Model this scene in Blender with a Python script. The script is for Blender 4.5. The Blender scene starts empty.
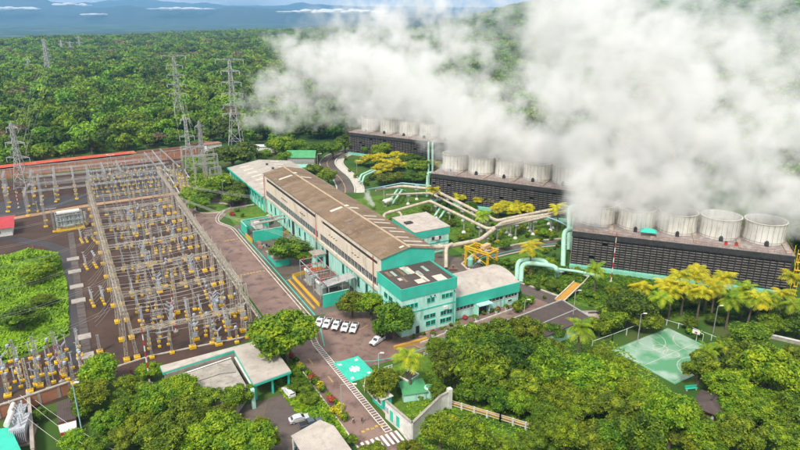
import bpy, math, random
from mathutils import Vector, Matrix, noise
R=math.radians
rnd=random.Random(7)
# ------------------------------------------------------------------ camera model (site axes: X across the hall, Y along the hall)
F=620.0; PITCH=math.atan(213/F); H=85.0; YAW=R(28.7)
CX,CY=-73.085,-132.746
AX=(math.cos(YAW),math.sin(YAW)); BX=(-math.sin(YAW),math.cos(YAW))
def ray(px,py):
    x=(px-400)/F; y=-(py-225)/F
    d=(x, math.cos(PITCH)+y*math.sin(PITCH), -math.sin(PITCH)+y*math.cos(PITCH))
    return Vector((d[0]*AX[0]+d[1]*AX[1], d[0]*BX[0]+d[1]*BX[1], d[2]))
def at(px,py,z=0.0):
    d=ray(px,py); t=(z-H)/d.z
    return (CX+d.x*t, CY+d.y*t)
def cam2site(x,y):
    return (CX+x*AX[0]+y*AX[1], CY+x*BX[0]+y*BX[1])
def site2cam(a,b):
    dx,dy=a-CX,b-CY
    return (dx*AX[0]+dy*BX[0], dx*AX[1]+dy*BX[1])
def proj(a,b,z=0.0):
    X,Y=site2cam(a,b)
    f=Y*math.cos(PITCH)-(z-H)*math.sin(PITCH); u=Y*math.sin(PITCH)+(z-H)*math.cos(PITCH)
    if f<=0.1: return (-9999,9999)
    return (400+F*X/f,225-F*u/f)
sc=bpy.context.scene
col=sc.collection
# ------------------------------------------------------------------ materials
def newmat(name):
    m=bpy.data.materials.new(name); m.use_nodes=True
    nt=m.node_tree; nt.nodes.clear()
    out=nt.nodes.new('ShaderNodeOutputMaterial'); b=nt.nodes.new('ShaderNodeBsdfPrincipled')
    nt.links.new(b.outputs[0],out.inputs[0])
    return m,nt,b,out
def N(nt,t,**kw):
    n=nt.nodes.new(t)
    for k,v in kw.items():
        if k in n.inputs: n.inputs[k].default_value=v
        else: setattr(n,k,v)
    return n
def rgba(c): return (c[0],c[1],c[2],1)
def mat(name,c1,c2=None,scale=.4,rough=.7,detail=4,c3=None,scale3=3.0,amt3=.5,bump=0,bscale=8,metal=0,var=0.0,wave=None,wamp=.3,stretch=None,lo=.35,hi=.65,spec=.3,coord='Object'):
    m,nt,b,out=newmat(name); L=nt.links.new
    tc=N(nt,'ShaderNodeTexCoord'); src=tc.outputs[coord]
    if stretch:
        mp=N(nt,'ShaderNodeMapping'); mp.inputs['Scale'].default_value=stretch; L(src,mp.inputs[0]); nsrc=mp.outputs[0]
    else: nsrc=src
    if c2 is None: c2=tuple(min(1,v*.72) for v in c1)
    n1=N(nt,'ShaderNodeTexNoise',Scale=scale,Detail=detail,Roughness=.6); L(nsrc,n1.inputs['Vector'])
    mr=N(nt,'ShaderNodeMapRange'); mr.inputs[1].default_value=lo; mr.inputs[2].default_value=hi; L(n1.outputs[0],mr.inputs[0])
    mx=N(nt,'ShaderNodeMix',data_type='RGBA'); mx.inputs[6].default_value=rgba(c1); mx.inputs[7].default_value=rgba(c2); L(mr.outputs[0],mx.inputs[0])
    cur=mx.outputs[2]
    if c3:
        n2=N(nt,'ShaderNodeTexNoise',Scale=scale3,Detail=3,Roughness=.65); L(nsrc,n2.inputs['Vector'])
        m2=N(nt,'ShaderNodeMapRange'); m2.inputs[1].default_value=.5; m2.inputs[2].default_value=.72; m2.inputs[4].default_value=amt3; L(n2.outputs[0],m2.inputs[0])
        mx2=N(nt,'ShaderNodeMix',data_type='RGBA'); L(cur,mx2.inputs[6]); mx2.inputs[7].default_value=rgba(c3); L(m2.outputs[0],mx2.inputs[0]); cur=mx2.outputs[2]
    if var:
        oi=N(nt,'ShaderNodeObjectInfo'); hs=N(nt,'ShaderNodeHueSaturation')
        v=N(nt,'ShaderNodeMapRange'); v.inputs[3].default_value=1-var; v.inputs[4].default_value=1+var; L(oi.outputs['Random'],v.inputs[0]); L(v.outputs[0],hs.inputs['Value']); L(cur,hs.inputs['Color']); cur=hs.outputs[0]
    hgt=None
    if wave:
        w=N(nt,'ShaderNodeTexWave',wave_type='BANDS',bands_direction=wave[0],Scale=wave[1],Distortion=0); L(src,w.inputs['Vector'])
        mw=N(nt,'ShaderNodeMapRange'); mw.inputs[3].default_value=1-wamp; mw.inputs[4].default_value=1.0; L(w.outputs['Fac'],mw.inputs[0])
        hw=N(nt,'ShaderNodeHueSaturation'); L(mw.outputs[0],hw.inputs['Value']); L(cur,hw.inputs['Color']); cur=hw.outputs[0]
        hgt=w.outputs['Fac']; bump=bump or .4
    if bump:
        if hgt is None:
            n3=N(nt,'ShaderNodeTexNoise',Scale=bscale,Detail=4); L(src,n3.inputs['Vector']); hgt=n3.outputs[0]
        bp=N(nt,'ShaderNodeBump'); bp.inputs['Strength'].default_value=bump; bp.inputs['Distance'].default_value=.1; L(hgt,bp.inputs['Height']); L(bp.outputs[0],b.inputs['Normal'])
    L(cur,b.inputs['Base Color']); b.inputs['Roughness'].default_value=rough; b.inputs['Metallic'].default_value=metal
    b.inputs['Specular IOR Level'].default_value=spec
    return m
def foliage(name,cs,scale=.55,transl=.14,hue=.03,val=.25):
    m,nt,b,out=newmat(name); L=nt.links.new
    tc=N(nt,'ShaderNodeTexCoord')
    n1=N(nt,'ShaderNodeTexNoise',Scale=scale,Detail=8,Roughness=.8); L(tc.outputs['Object'],n1.inputs['Vector'])
    cr=N(nt,'ShaderNodeValToRGB'); e=cr.color_ramp.elements
    ps=[.33,.45,.55,.68]
    e[0].position=ps[0]; e[0].color=rgba(cs[0]); e[1].position=ps[3]; e[1].color=rgba(cs[3])
    for i in (1,2):
        k=e.new(ps[i]); k.color=rgba(cs[i])
    L(n1.outputs[0],cr.inputs[0])
    oi=N(nt,'ShaderNodeObjectInfo'); hs=N(nt,'ShaderNodeHueSaturation')
    h=N(nt,'ShaderNodeMapRange'); h.inputs[3].default_value=.5-hue; h.inputs[4].default_value=.5+hue; L(oi.outputs['Random'],h.inputs[0]); L(h.outputs[0],hs.inputs['Hue'])
    mm=N(nt,'ShaderNodeMath',operation='MULTIPLY'); mm.inputs[1].default_value=7.31; L(oi.outputs['Random'],mm.inputs[0])
    fr=N(nt,'ShaderNodeMath',operation='FRACT'); L(mm.outputs[0],fr.inputs[0])
    v=N(nt,'ShaderNodeMapRange'); v.inputs[3].default_value=1-val; v.inputs[4].default_value=1+val; L(fr.outputs[0],v.inputs[0]); L(v.outputs[0],hs.inputs['Value'])
    L(cr.outputs[0],hs.inputs['Color'])
    L(hs.outputs[0],b.inputs['Base Color']); b.inputs['Roughness'].default_value=.55; b.inputs['Specular IOR Level'].default_value=.25
    tr=N(nt,'ShaderNodeBsdfTranslucent'); L(hs.outputs[0],tr.inputs[0])
    ms=N(nt,'ShaderNodeMixShader'); ms.inputs[0].default_value=transl; L(b.outputs[0],ms.inputs[1]); L(tr.outputs[0],ms.inputs[2]); L(ms.outputs[0],out.inputs[0])
    return m
M={}
def defmats():
    M['ground']=mat('grass_soil',(.06,.10,.015),(.10,.15,.02),scale=.08,c3=(.13,.09,.05),scale3=.12,amt3=.45,bump=.4,bscale=2,rough=.95,lo=.3,hi=.7)
    M['lawn']=mat('lawn',(.075,.15,.012),(.12,.21,.015),scale=.25,c3=(.03,.065,.012),scale3=.9,amt3=.9,bump=.5,bscale=5,rough=.95)
    M['valley']=mat('valley',(.035,.075,.03),(.06,.10,.035),scale=.0016,c3=(.12,.14,.07),scale3=.004,amt3=.6,rough=1,detail=8)
    M['hillm']=mat('far_slopes',(.010,.028,.018),(.03,.05,.025),scale=.001,rough=1,detail=8)
    M['gravel']=mat('dark_gravel',(.054,.030,.021),(.084,.049,.034),scale=.09,c3=(.03,.024,.026),scale3=.25,amt3=.6,bump=.5,bscale=6,rough=.85)
    M['wetgravel']=mat('wet_dark_gravel',(.034,.031,.034),(.055,.044,.042),scale=.08,c3=(.02,.022,.032),scale3=.2,amt3=.8,rough=.5,bump=.3,bscale=6)
    M['paver']=mat('brick_paver',(.185,.112,.09),(.26,.175,.14),scale=.1,c3=(.075,.05,.05),scale3=.3,amt3=.95,detail=8,bump=.3,bscale=5,rough=.6)
    M['apron']=mat('stained_apron',(.10,.078,.062),(.17,.135,.105),scale=.1,c3=(.05,.038,.035),scale3=.2,amt3=.9,rough=.45,bump=.2,bscale=3)
    M['asphalt']=mat('asphalt',(.085,.068,.062),(.135,.105,.09),scale=.1,c3=(.06,.05,.05),scale3=.6,amt3=.5,bump=.2,bscale=6)
    M['conc']=mat('concrete',(.42,.38,.33),(.30,.27,.23),scale=.3,c3=(.18,.15,.12),scale3=.8,amt3=.7,bump=.2)
    M['oconc']=mat('ochre_concrete',(.42,.25,.13),(.30,.19,.11),scale=.2,c3=(.2,.13,.1),scale3=.7,amt3=.6)
    M['kerb']=mat('pale_kerb',(.62,.58,.52),(.42,.38,.33),scale=.8,rough=.8)
    M['white']=mat('white_paint',(.78,.77,.73),(.62,.60,.55),scale=.5,c3=(.35,.31,.26),scale3=1.2,amt3=.4,rough=.6)
    M['yellow']=mat('yellow_paint',(.80,.50,.02),(.68,.40,.015),scale=1.2,rough=.6,var=.15)
    M['yline']=mat('worn_yellow_line',(.62,.40,.08),(.30,.2,.1),scale=1,rough=.7)
    M['beige']=mat('beige_wall',(.72,.63,.51),(.64,.55,.44),scale=.15,c3=(.36,.27,.19),scale3=.35,amt3=.6,stretch=(1,1,.35),rough=.75)
    M['mint']=mat('mint_wall',(.50,.80,.70),(.43,.73,.63),scale=.2,c3=(.17,.30,.26),scale3=.5,amt3=.75,stretch=(1,1,.2),rough=.6)
    M['teal']=mat('teal_panel',(.055,.60,.44),(.045,.50,.37),scale=.25,c3=(.16,.42,.34),scale3=.7,amt3=.7,rough=.5,wave=('X',2.0),wamp=.15)
    M['tealy']=mat('teal_panel_side',(.055,.60,.44),(.045,.50,.37),scale=.25,c3=(.1,.5,.4),scale3=.5,amt3=.4,rough=.5,wave=('Y',2.0),wamp=.15)
    M['tealp']=mat('teal_paint',(.045,.55,.39),(.04,.45,.33),scale=.4,rough=.5)
    M['roof_brown']=mat('weathered_brown_roof',(.28,.19,.115),(.17,.11,.065),scale=.12,c3=(.34,.26,.18),scale3=.25,amt3=.8,stretch=(.5,1,1),rough=.8,wave=('Y',1.2),wamp=.28,detail=6)
    M['roof_dark']=mat('dark_brown_roof',(.115,.085,.075),(.075,.055,.05),scale=.4,c3=(.17,.13,.11),scale3=.8,amt3=.5,rough=.75,wave=('X',1.3),wamp=.3)
    M['roof_grey']=mat('pale_grey_roof',(.50,.45,.39),(.40,.36,.31),scale=.15,c3=(.27,.23,.2),scale3=.4,amt3=.6,rough=.7,wave=('Y',1.2),wamp=.15)
    M['roof_greyx']=mat('pale_grey_roof_x',(.56,.50,.44),(.44,.39,.34),scale=.2,c3=(.30,.25,.21),scale3=.5,amt3=.6,rough=.7,wave=('X',1.2),wamp=.14)
    M['skylight']=mat('skylight_sheet',(.62,.56,.46),(.50,.45,.37),scale=.6,rough=.4)
    M['skyblue']=mat('pale_green_sheet',(.38,.46,.40),(.3,.38,.33),scale=.6,rough=.4)
    M['greenroof']=mat('green_roof',(.09,.40,.16),(.07,.30,.12),scale=.3,c3=(.2,.38,.2),scale3=.7,amt3=.5,rough=.6,wave=('X',1.6),wamp=.2)
    M['redroof']=mat('red_roof',(.55,.05,.06),(.42,.04,.05),scale=.3,rough=.5,wave=('Y',1.2),wamp=.2)
    M['glass']=mat('dark_glass',(.03,.04,.045),(.05,.065,.07),scale=.6,rough=.12,spec=.6)
    M['frame']=mat('white_frame',(.7,.68,.63),rough=.5)
    M['dark']=mat('dark_steel',(.03,.03,.032),(.05,.048,.045),scale=1,rough=.6)
    M['louvre_back']=mat('dark_fill',(.012,.012,.014),(.02,.02,.022),scale=1,rough=.8)
    M['louvre']=mat('weathered_louvre',(.19,.17,.145),(.09,.082,.075),scale=.5,c3=(.08,.07,.065),scale3=1.5,amt3=.8,rough=.7)
    M['casing']=mat('casing_panel',(.42,.35,.29),(.30,.24,.2),scale=.3,c3=(.2,.13,.1),scale3=.6,amt3=.7,stretch=(1,1,.3),rough=.7)
    M['deck']=mat('rusty_deck',(.30,.255,.235),(.22,.175,.16),scale=.4,c3=(.45,.41,.38),scale3=.6,amt3=.8,rough=.7)
    M['stack']=mat('fan_stack_panel',(.70,.69,.63),(.60,.59,.53),scale=.3,c3=(.42,.38,.31),scale3=.6,amt3=.55,stretch=(1,1,.25),rough=.6)
    M['ctmint']=mat('mint_basin',(.25,.60,.45),(.2,.48,.36),scale=.4,rough=.6)
    M['pipe']=mat('beige_pipe',(.56,.49,.385),(.46,.39,.295),scale=.3,c3=(.28,.21,.15),scale3=.9,amt3=.8,rough=.5)
    M['mpipe']=mat('mint_pipe',(.38,.66,.52),(.30,.55,.43),scale=.3,c3=(.38,.40,.30),scale3=1.2,amt3=.8,rough=.55)
    M['bpipe']=mat('pale_blue_pipe',(.32,.55,.60),(.25,.45,.5),scale=.5,rough=.4)
    M['galv']=mat('galvanised_steel',(.50,.50,.49),(.38,.38,.37),scale=1,rough=.45,metal=.35,var=.12)
    M['lattice']=mat('weathered_lattice',(.52,.47,.39),(.38,.33,.27),scale=.6,rough=.6,metal=.1,var=.12)
    M['redw']=mat('red_paint',(.55,.03,.04),(.42,.03,.03),scale=1,rough=.5)
    M['porc']=mat('brown_porcelain',(.24,.14,.10),(.16,.09,.07),scale=2,rough=.3)
    M['porcg']=mat('grey_porcelain',(.45,.47,.50),(.36,.38,.41),scale=2,rough=.3,var=.1)
    M['bluegrey']=mat('blue_grey_paint',(.42,.47,.52),(.33,.37,.41),scale=1,rough=.5)
    M['greybox']=mat('grey_green_paint',(.42,.48,.46),(.34,.4,.38),scale=1,rough=.5)
    M['wire']=mat('aluminium_wire',(.55,.52,.48),rough=.5)
    M['brick']=mat('red_brick',(.46,.21,.12),(.36,.15,.09),scale=.6,c3=(.46,.28,.2),scale3=.5,amt3=.7,rough=.85,stretch=(.4,.4,1))
    M['ochre']=mat('ochre_paint',(.62,.36,.06),(.45,.26,.06),scale=.6)
    M['soil']=mat('red_soil',(.50,.07,.03),(.38,.10,.05),scale=.15,c3=(.4,.28,.18),scale3=.3,amt3=.5,rough=.95)
    M['rust']=mat('rusty_parapet',(.34,.17,.10),(.24,.12,.08),scale=.5,rough=.8)
    M['court']=None
    M['bark']=mat('bark',(.16,.12,.085),(.10,.075,.055),scale=1.5,rough=.9)
    M['tyre']=mat('tyre',(.02,.02,.02),rough=.8)
    M['carw']=mat('white_car_paint',(.78,.78,.78),(.74,.74,.74),scale=1,rough=.2,spec=.6)
    M['cars']=mat('silver_car_paint',(.62,.63,.65),(.58,.59,.61),scale=1,rough=.22,metal=.3,spec=.6)
    M['card']=mat('slate_car_paint',(.10,.13,.16),(.09,.11,.14),scale=1,rough=.22,metal=.3,spec=.6)
    M['carbd']=mat('bedliner',(.03,.03,.032),rough=.8)
    M['skin']=mat('skin',(.35,.19,.12),rough=.6)
    M['hair']=mat('hair',(.02,.015,.012),rough=.7)
    for k,c in dict(c_red=(.55,.04,.04),c_mag=(.65,.02,.16),c_blue=(.06,.1,.22),c_white=(.7,.7,.68),c_dark=(.04,.04,.05),c_orange=(.75,.2,.03)).items(): M[k]=mat('cloth_'+k,c,rough=.9)
    M['f_dark']=foliage('foliage_dark',[(.012,.032,.004),(.04,.085,.006),(.10,.17,.008),(.22,.29,.012)],val=.25)
    M['f_mid']=foliage('foliage_mid',[(.014,.035,.004),(.06,.12,.005),(.17,.26,.006),(.40,.46,.012)],val=.25)
    M['f_olive']=foliage('foliage_olive',[(.02,.04,.005),(.08,.13,.006),(.20,.27,.008),(.44,.47,.014)],val=.2,hue=.02)
    M['f_bright']=foliage('foliage_bright',[(.02,.06,.003),(.09,.20,.004),(.23,.34,.006),(.44,.50,.014)],val=.15,hue=.015)
    M['f_gold']=foliage('foliage_gold',[(.10,.15,.008),(.32,.33,.01),(.62,.52,.012),(.80,.62,.02)],val=.12,hue=.008)
    M['f_forest']=foliage('foliage_forest',[(.015,.042,.004),(.06,.13,.006),(.18,.29,.008),(.38,.47,.014)],scale=.06,val=.55,hue=.022)
    M['f_pink']=foliage('foliage_pink',[(.05,.07,.02),(.12,.12,.04),(.24,.17,.08),(.36,.24,.14)],val=.2,hue=.02)
    M['f_palm']=foliage('palm_frond',[(.06,.15,.008),(.16,.29,.01),(.38,.45,.014),(.66,.56,.03)],scale=.5,val=.2,hue=.012,transl=.3)
    M['f_palmo']=foliage('palm_frond_orange',[(.12,.2,.01),(.36,.38,.012),(.66,.55,.015),(.78,.48,.02)],scale=.5,val=.15,hue=.01,transl=.3)
    M['flower']=foliage('red_flower',[(.10,.12,.01),(.3,.06,.03),(.5,.05,.04),(.6,.1,.05)],scale=1.2)
    M['grassb']=foliage('grass_blades',[(.08,.15,.005),(.17,.30,.007),(.28,.44,.01),(.40,.56,.02)],scale=.15,val=.1,hue=.01)
defmats()
def court_mat():
    m,nt,b,out=newmat('court_paint_sheen'); L=nt.links.new
    tc=N(nt,'ShaderNodeTexCoord')
    n=N(nt,'ShaderNodeTexNoise',Scale=.13,Detail=4,Roughness=.45); L(tc.outputs['Object'],n.inputs['Vector'])
    mr=N(nt,'ShaderNodeMapRange'); mr.inputs[1].default_value=.46; mr.inputs[2].default_value=.6; L(n.outputs[0],mr.inputs[0])
    mx=N(nt,'ShaderNodeMix',data_type='RGBA'); mx.inputs[6].default_value=(.09,.29,.14,1); mx.inputs[7].default_value=(.32,.46,.36,1); L(mr.outputs[0],mx.inputs[0]); L(mx.outputs[2],b.inputs['Base Color'])  # paler green paints the sky's reflection on the wet patches into the colour
    r=N(nt,'ShaderNodeMapRange'); r.inputs[3].default_value=.5; r.inputs[4].default_value=.06; L(mr.outputs[0],r.inputs[0]); L(r.outputs[0],b.inputs['Roughness'])
    b.inputs['Specular IOR Level'].default_value=.6
    return m
M['court']=court_mat()
# ------------------------------------------------------------------ mesh builder
class MB:
    def __init__(s): s.v=[]; s.f=[]
    def add(s,vs,fs):
        o=len(s.v); s.v+=[tuple(v) for v in vs]; s.f+=[tuple(i+o for i in f) for f in fs]; return s
    def box(s,x0,x1,y0,y1,z0,z1):
        return s.add([(x0,y0,z0),(x1,y0,z0),(x1,y1,z0),(x0,y1,z0),(x0,y0,z1),(x1,y0,z1),(x1,y1,z1),(x0,y1,z1)],[(3,2,1,0),(4,5,6,7),(0,1,5,4),(1,2,6,5),(2,3,7,6),(3,0,4,7)])
    def cbox(s,x,y,z0,z1,w,d,rot=0):
        c,n=math.cos(rot),math.sin(rot); vs=[]
        for z in (z0,z1):
            for sx,sy in ((-1,-1),(1,-1),(1,1),(-1,1)):
                a,b=sx*w/2,sy*d/2; vs.append((x+a*c-b*n,y+a*n+b*c,z))
        return s.add(vs,[(3,2,1,0),(4,5,6,7),(0,1,5,4),(1,2,6,5),(2,3,7,6),(3,0,4,7)])
    def bar(s,p,q,w,h=None):
        p,q=Vector(p),Vector(q); d=q-p
        if d.length<1e-6: return s
        d.normalize(); h=h or w
        up=Vector((0,0,1)) if abs(d.z)<.95 else Vector((1,0,0))
        x=d.cross(up).normalized(); y=x.cross(d).normalized(); vs=[]
        for e in (p,q):
            for sx,sy in ((-1,-1),(1,-1),(1,1),(-1,1)): vs.append(e+x*(sx*w/2)+y*(sy*h/2))
        return s.add(vs,[(0,1,5,4),(1,2,6,5),(2,3,7,6),(3,0,4,7),(3,2,1,0),(4,5,6,7)])
    def ring(s,c,d,r,n):
        up=Vector((0,0,1)) if abs(d.z)<.95 else Vector((1,0,0))
        x=d.cross(up).normalized(); y=d.cross(x).normalized()
        return [c+x*(r*math.cos(2*math.pi*i/n))+y*(r*math.sin(2*math.pi*i/n)) for i in range(n)]
    def tube(s,pts,r,n=8,caps=True):
        pts=[Vector(p) for p in pts]; rs=r if isinstance(r,(list,tuple)) else [r]*len(pts); o=len(s.v)
        for i,p in enumerate(pts):
            a=pts[max(i-1,0)]; b=pts[min(i+1,len(pts)-1)]; d=(b-a).normalized()
            s.v+=[tuple(v) for v in s.ring(p,d,rs[i],n)]
        for i in range(len(pts)-1):
            for j in range(n):
                k=(j+1)%n; s.f.append((o+i*n+j,o+i*n+k,o+(i+1)*n+k,o+(i+1)*n+j))
        if caps and n>2: s.f.append(tuple(o+j for j in range(n))); s.f.append(tuple(o+(len(pts)-1)*n+j for j in reversed(range(n))))
        return s
    def pipe(s,pts,r,n=10,bend=None):
        bend=bend or r*2.2
        pts=[Vector(p) for p in pts]; out=[pts[0]]
        for i in range(1,len(pts)-1):
            p=pts[i]; a=(pts[i-1]-p); b=(pts[i+1]-p); la=min(bend,a.length*.45); lb=min(bend,b.length*.45)
            pa=p+a.normalized()*la; pb=p+b.normalized()*lb
            for k in range(6):
                t=k/5; out.append(pa*(1-t)**2+p*2*t*(1-t)+pb*t*t)
        out.append(pts[-1]); return s.tube(out,r,n)
    def lathe(s,x,y,prof,n=12,cap=True):
        o=len(s.v)
        for (r,z) in prof:
            for i in range(n):
                t=2*math.pi*i/n; s.v.append((x+r*math.cos(t),y+r*math.sin(t),z))
        for i in range(len(prof)-1):
            for j in range(n):
                k=(j+1)%n; s.f.append((o+i*n+j,o+i*n+k,o+(i+1)*n+k,o+(i+1)*n+j))
        if cap: s.f.append(tuple(o+j for j in reversed(range(n)))); s.f.append(tuple(o+(len(prof)-1)*n+j for j in range(n)))
        return s
    def quad(s,a,b,c,d): return s.add([a,b,c,d],[(0,1,2,3)])
    def prism(s,poly,z0,z1):
        n=len(poly); vs=[(p[0],p[1],z0) for p in poly]+[(p[0],p[1],z1) for p in poly]
        return s.add(vs,[tuple(reversed(range(n))),tuple(range(n,2*n))]+[(i,(i+1)%n,n+(i+1)%n,n+i) for i in range(n)])
    def sheet(s,poly,z): return s.add([(p[0],p[1],z) for p in poly],[tuple(range(len(poly)))])
    def ribbon(s,pts,w,z):
        pts=[Vector((p[0],p[1])) for p in pts]; L=[];Rr=[]
        for i,p in enumerate(pts):
            d=(pts[min(i+1,len(pts)-1)]-pts[max(i-1,0)]).normalized(); n=Vector((-d.y,d.x))*w/2
            L.append((p+n).to_tuple()+(z,)); Rr.append((p-n).to_tuple()+(z,))
        o=len(s.v); s.v+=L+Rr; n=len(pts)
        for i in range(n-1): s.f.append((o+i,o+n+i,o+n+i+1,o+i+1))
        return s
    def kerb(s,pts,w,z0,z1):
        for i in range(len(pts)-1):
            p=Vector((pts[i][0],pts[i][1])); q=Vector((pts[i+1][0],pts[i+1][1])); d=(q-p).normalized(); n=Vector((-d.y,d.x))*w/2
            q2=q+d*w*.15
            s.add([(p+n).to_tuple()+(z0,),(p-n).to_tuple()+(z0,),(q2-n).to_tuple()+(z0,),(q2+n).to_tuple()+(z0,),(p+n).to_tuple()+(z1,),(p-n).to_tuple()+(z1,),(q2-n).to_tuple()+(z1,),(q2+n).to_tuple()+(z1,)],[(0,1,2,3),(7,6,5,4),(4,5,1,0),(5,6,2,1),(6,7,3,2),(7,4,0,3)])
        return s
    def lattice(s,p,q,w,n,r=.09,w2=None):
        # four chords and zigzag webs from p to q; square section w (w2 at the far end)
        p,q=Vector(p),Vector(q); d=(q-p); L=d.length; d.normalize(); w2=w if w2 is None else w2
        up=Vector((0,0,1)) if abs(d.z)<.9 else Vector((1,0,0))
        x=d.cross(up).normalized(); y=x.cross(d).normalized()
        def cnr(t,k):
            ww=(w+(w2-w)*t)/2; sx,sy=((-1,-1),(1,-1),(1,1),(-1,1))[k]
            return p+d*(L*t)+x*(sx*ww)+y*(sy*ww)
        for k in range(4): s.bar(cnr(0,k),cnr(1,k),r)
        for i in range(n):
            t0,t1=i/n,(i+1)/n
            for k in range(4):
                k2=(k+1)%4
                if i%2: s.bar(cnr(t0,k),cnr(t1,k2),r*.7)
                else: s.bar(cnr(t0,k2),cnr(t1,k),r*.7)
                s.bar(cnr(t1,k),cnr(t1,k2),r*.7)
        return s
    def build(s,name,m,parent=None,smooth=False,loc=None):
        me=bpy.data.meshes.new(name); me.from_pydata(s.v,[],s.f); me.update()
        if isinstance(m,str): m=M[m]
        me.materials.append(m)
        if smooth: me.polygons.foreach_set('use_smooth',[True]*len(me.polygons))
        o=bpy.data.objects.new(name,me); col.objects.link(o)
        if parent: o.parent=parent
        if loc: o.location=loc
        return o
def tag(o,label=None,cat=None,group=None,kind=None):
    if label: o['label']=label
    if cat: o['category']=cat
    if group: o['group']=group
    if kind: o['kind']=kind
    return o
def thing(name,label,cat,loc=(0,0,0),rz=0,group=None):
    o=bpy.data.objects.new(name,None); col.objects.link(o); o.empty_display_size=.3
    o.location=loc if len(loc)==3 else (loc[0],loc[1],0); o.rotation_euler=(0,0,rz)
    return tag(o,label,cat,group)
def struct(name,mb,m,smooth=False): return tag(mb.build(name,m,smooth=smooth),kind='structure')
CH={}
def kids(o):
    k=o.name
    if k not in CH: CH[k]=list(o.children)
    return CH[k]
def copy_tree(o,parent=None):
    c=o.copy(); col.objects.link(c)
    c.parent=parent
    for ch in kids(o): copy_tree(ch,c)
    return c
def place(proto,loc,rz=0,s=1,label=None,group=None):
    c=proto if not proto.get('_used') else copy_tree(proto)
    if not proto.get('_used'): kids(proto); [kids(k) for k in kids(proto)]; proto['_used']=1
    if '_used' in c and c is not proto: del c['_used']
    c.location=loc if len(loc)==3 else (loc[0],loc[1],0); c.rotation_euler=(0,0,rz); c.scale=(s,s,s) if not isinstance(s,tuple) else s
    if label: c['label']=label
    if group: c['group']=group
    return c
ORD=['first','second','third','fourth','fifth','sixth','seventh','eighth','ninth','tenth','eleventh','twelfth','thirteenth','fourteenth']
# ================================================================== TERRAIN AND SETTING
def sm(a,b,x):
    t=max(0,min(1,(x-a)/(b-a))); return t*t*(3-2*t)
def terr(xc,yc):
    r=math.hypot(xc,yc); t=xc/max(yc,1)
    if r<430: return 0.0
    R0=1750+ (950*sm(-.65,0,t)); 
    z=10*noise.noise(Vector((xc/260,yc/260,0)))*sm(430,900,r)
    z+=105*sm(1000,2700,r)*sm(.02,.22,t)
    R0+=900*sm(.02,.2,t)
    d=sm(R0,R0+1500,r)
    return z*(1-d)-60*d
def build_terrain():
    vs=[];fs=[]; rs=[0,60,120,200,300,430]; r=430
    while r<3600: r+=70; rs.append(r)
    while r<15500: r*=1.08; rs.append(r)
    ang=[R(-75+150*i/150) for i in range(151)]
    o=[]
    for r in rs:
        for a in ang:
            xc,yc=r*math.sin(a),r*math.cos(a); x,y=cam2site(xc,yc); vs.append((x,y,terr(xc,yc)))
    n=len(ang)
    for i in range(len(rs)-1):
        for j in range(n-1):
            fs.append((i*n+j,(i+1)*n+j,(i+1)*n+j+1,i*n+j+1))
    # the part behind the camera
    mb=MB(); mb.add(vs,fs); g=mb
    c=[cam2site(-3000,-1500),cam2site(3000,-1500),cam2site(3000,0),cam2site(-3000,0)]
    mb2=MB(); mb2.sheet(c,-.5); mb.add(mb2.v,mb2.f)
    m,nt,b,out=newmat('terrain'); L=nt.links.new
    # forest floor near, hazy farmland in the valley (by height of the land itself)
    tc=N(nt,'ShaderNodeTexCoord')
    g1=N(nt,'ShaderNodeTexNoise',Scale=.06,Detail=6); L(tc.outputs['Object'],g1.inputs['Vector'])
    c1=N(nt,'ShaderNodeValToRGB'); e=c1.color_ramp.elements; e[0].position=.35; e[0].color=(.04,.085,.018,1); e[1].position=.68; e[1].color=(.10,.11,.035,1); k=e.new(.5); k.color=(.055,.12,.02,1); L(g1.outputs[0],c1.inputs[0])
    g2=N(nt,'ShaderNodeTexNoise',Scale=.0035,Detail=9,Roughness=.65); L(tc.outputs['Object'],g2.inputs['Vector'])
    c2=N(nt,'ShaderNodeValToRGB'); e=c2.color_ramp.elements; e[0].position=.42; e[0].color=(.02,.05,.025,1); e[1].position=.66; e[1].color=(.14,.17,.09,1); k=e.new(.54); k.color=(.035,.07,.035,1); L(g2.outputs[0],c2.inputs[0])
    sx=N(nt,'ShaderNodeSeparateXYZ'); L(tc.outputs['Object'],sx.inputs[0])
    mr=N(nt,'ShaderNodeMapRange'); mr.inputs[1].default_value=-20; mr.inputs[2].default_value=-50; L(sx.outputs[2],mr.inputs[0])
    mx=N(nt,'ShaderNodeMix',data_type='RGBA'); L(mr.outputs[0],mx.inputs[0]); L(c1.outputs[0],mx.inputs[6]); L(c2.outputs[0],mx.inputs[7]); L(mx.outputs[2],b.inputs['Base Color'])
    b.inputs['Roughness'].default_value=.95; b.inputs['Specular IOR Level'].default_value=.1
    struct('ground',mb,m,smooth=True)
build_terrain()
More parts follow.
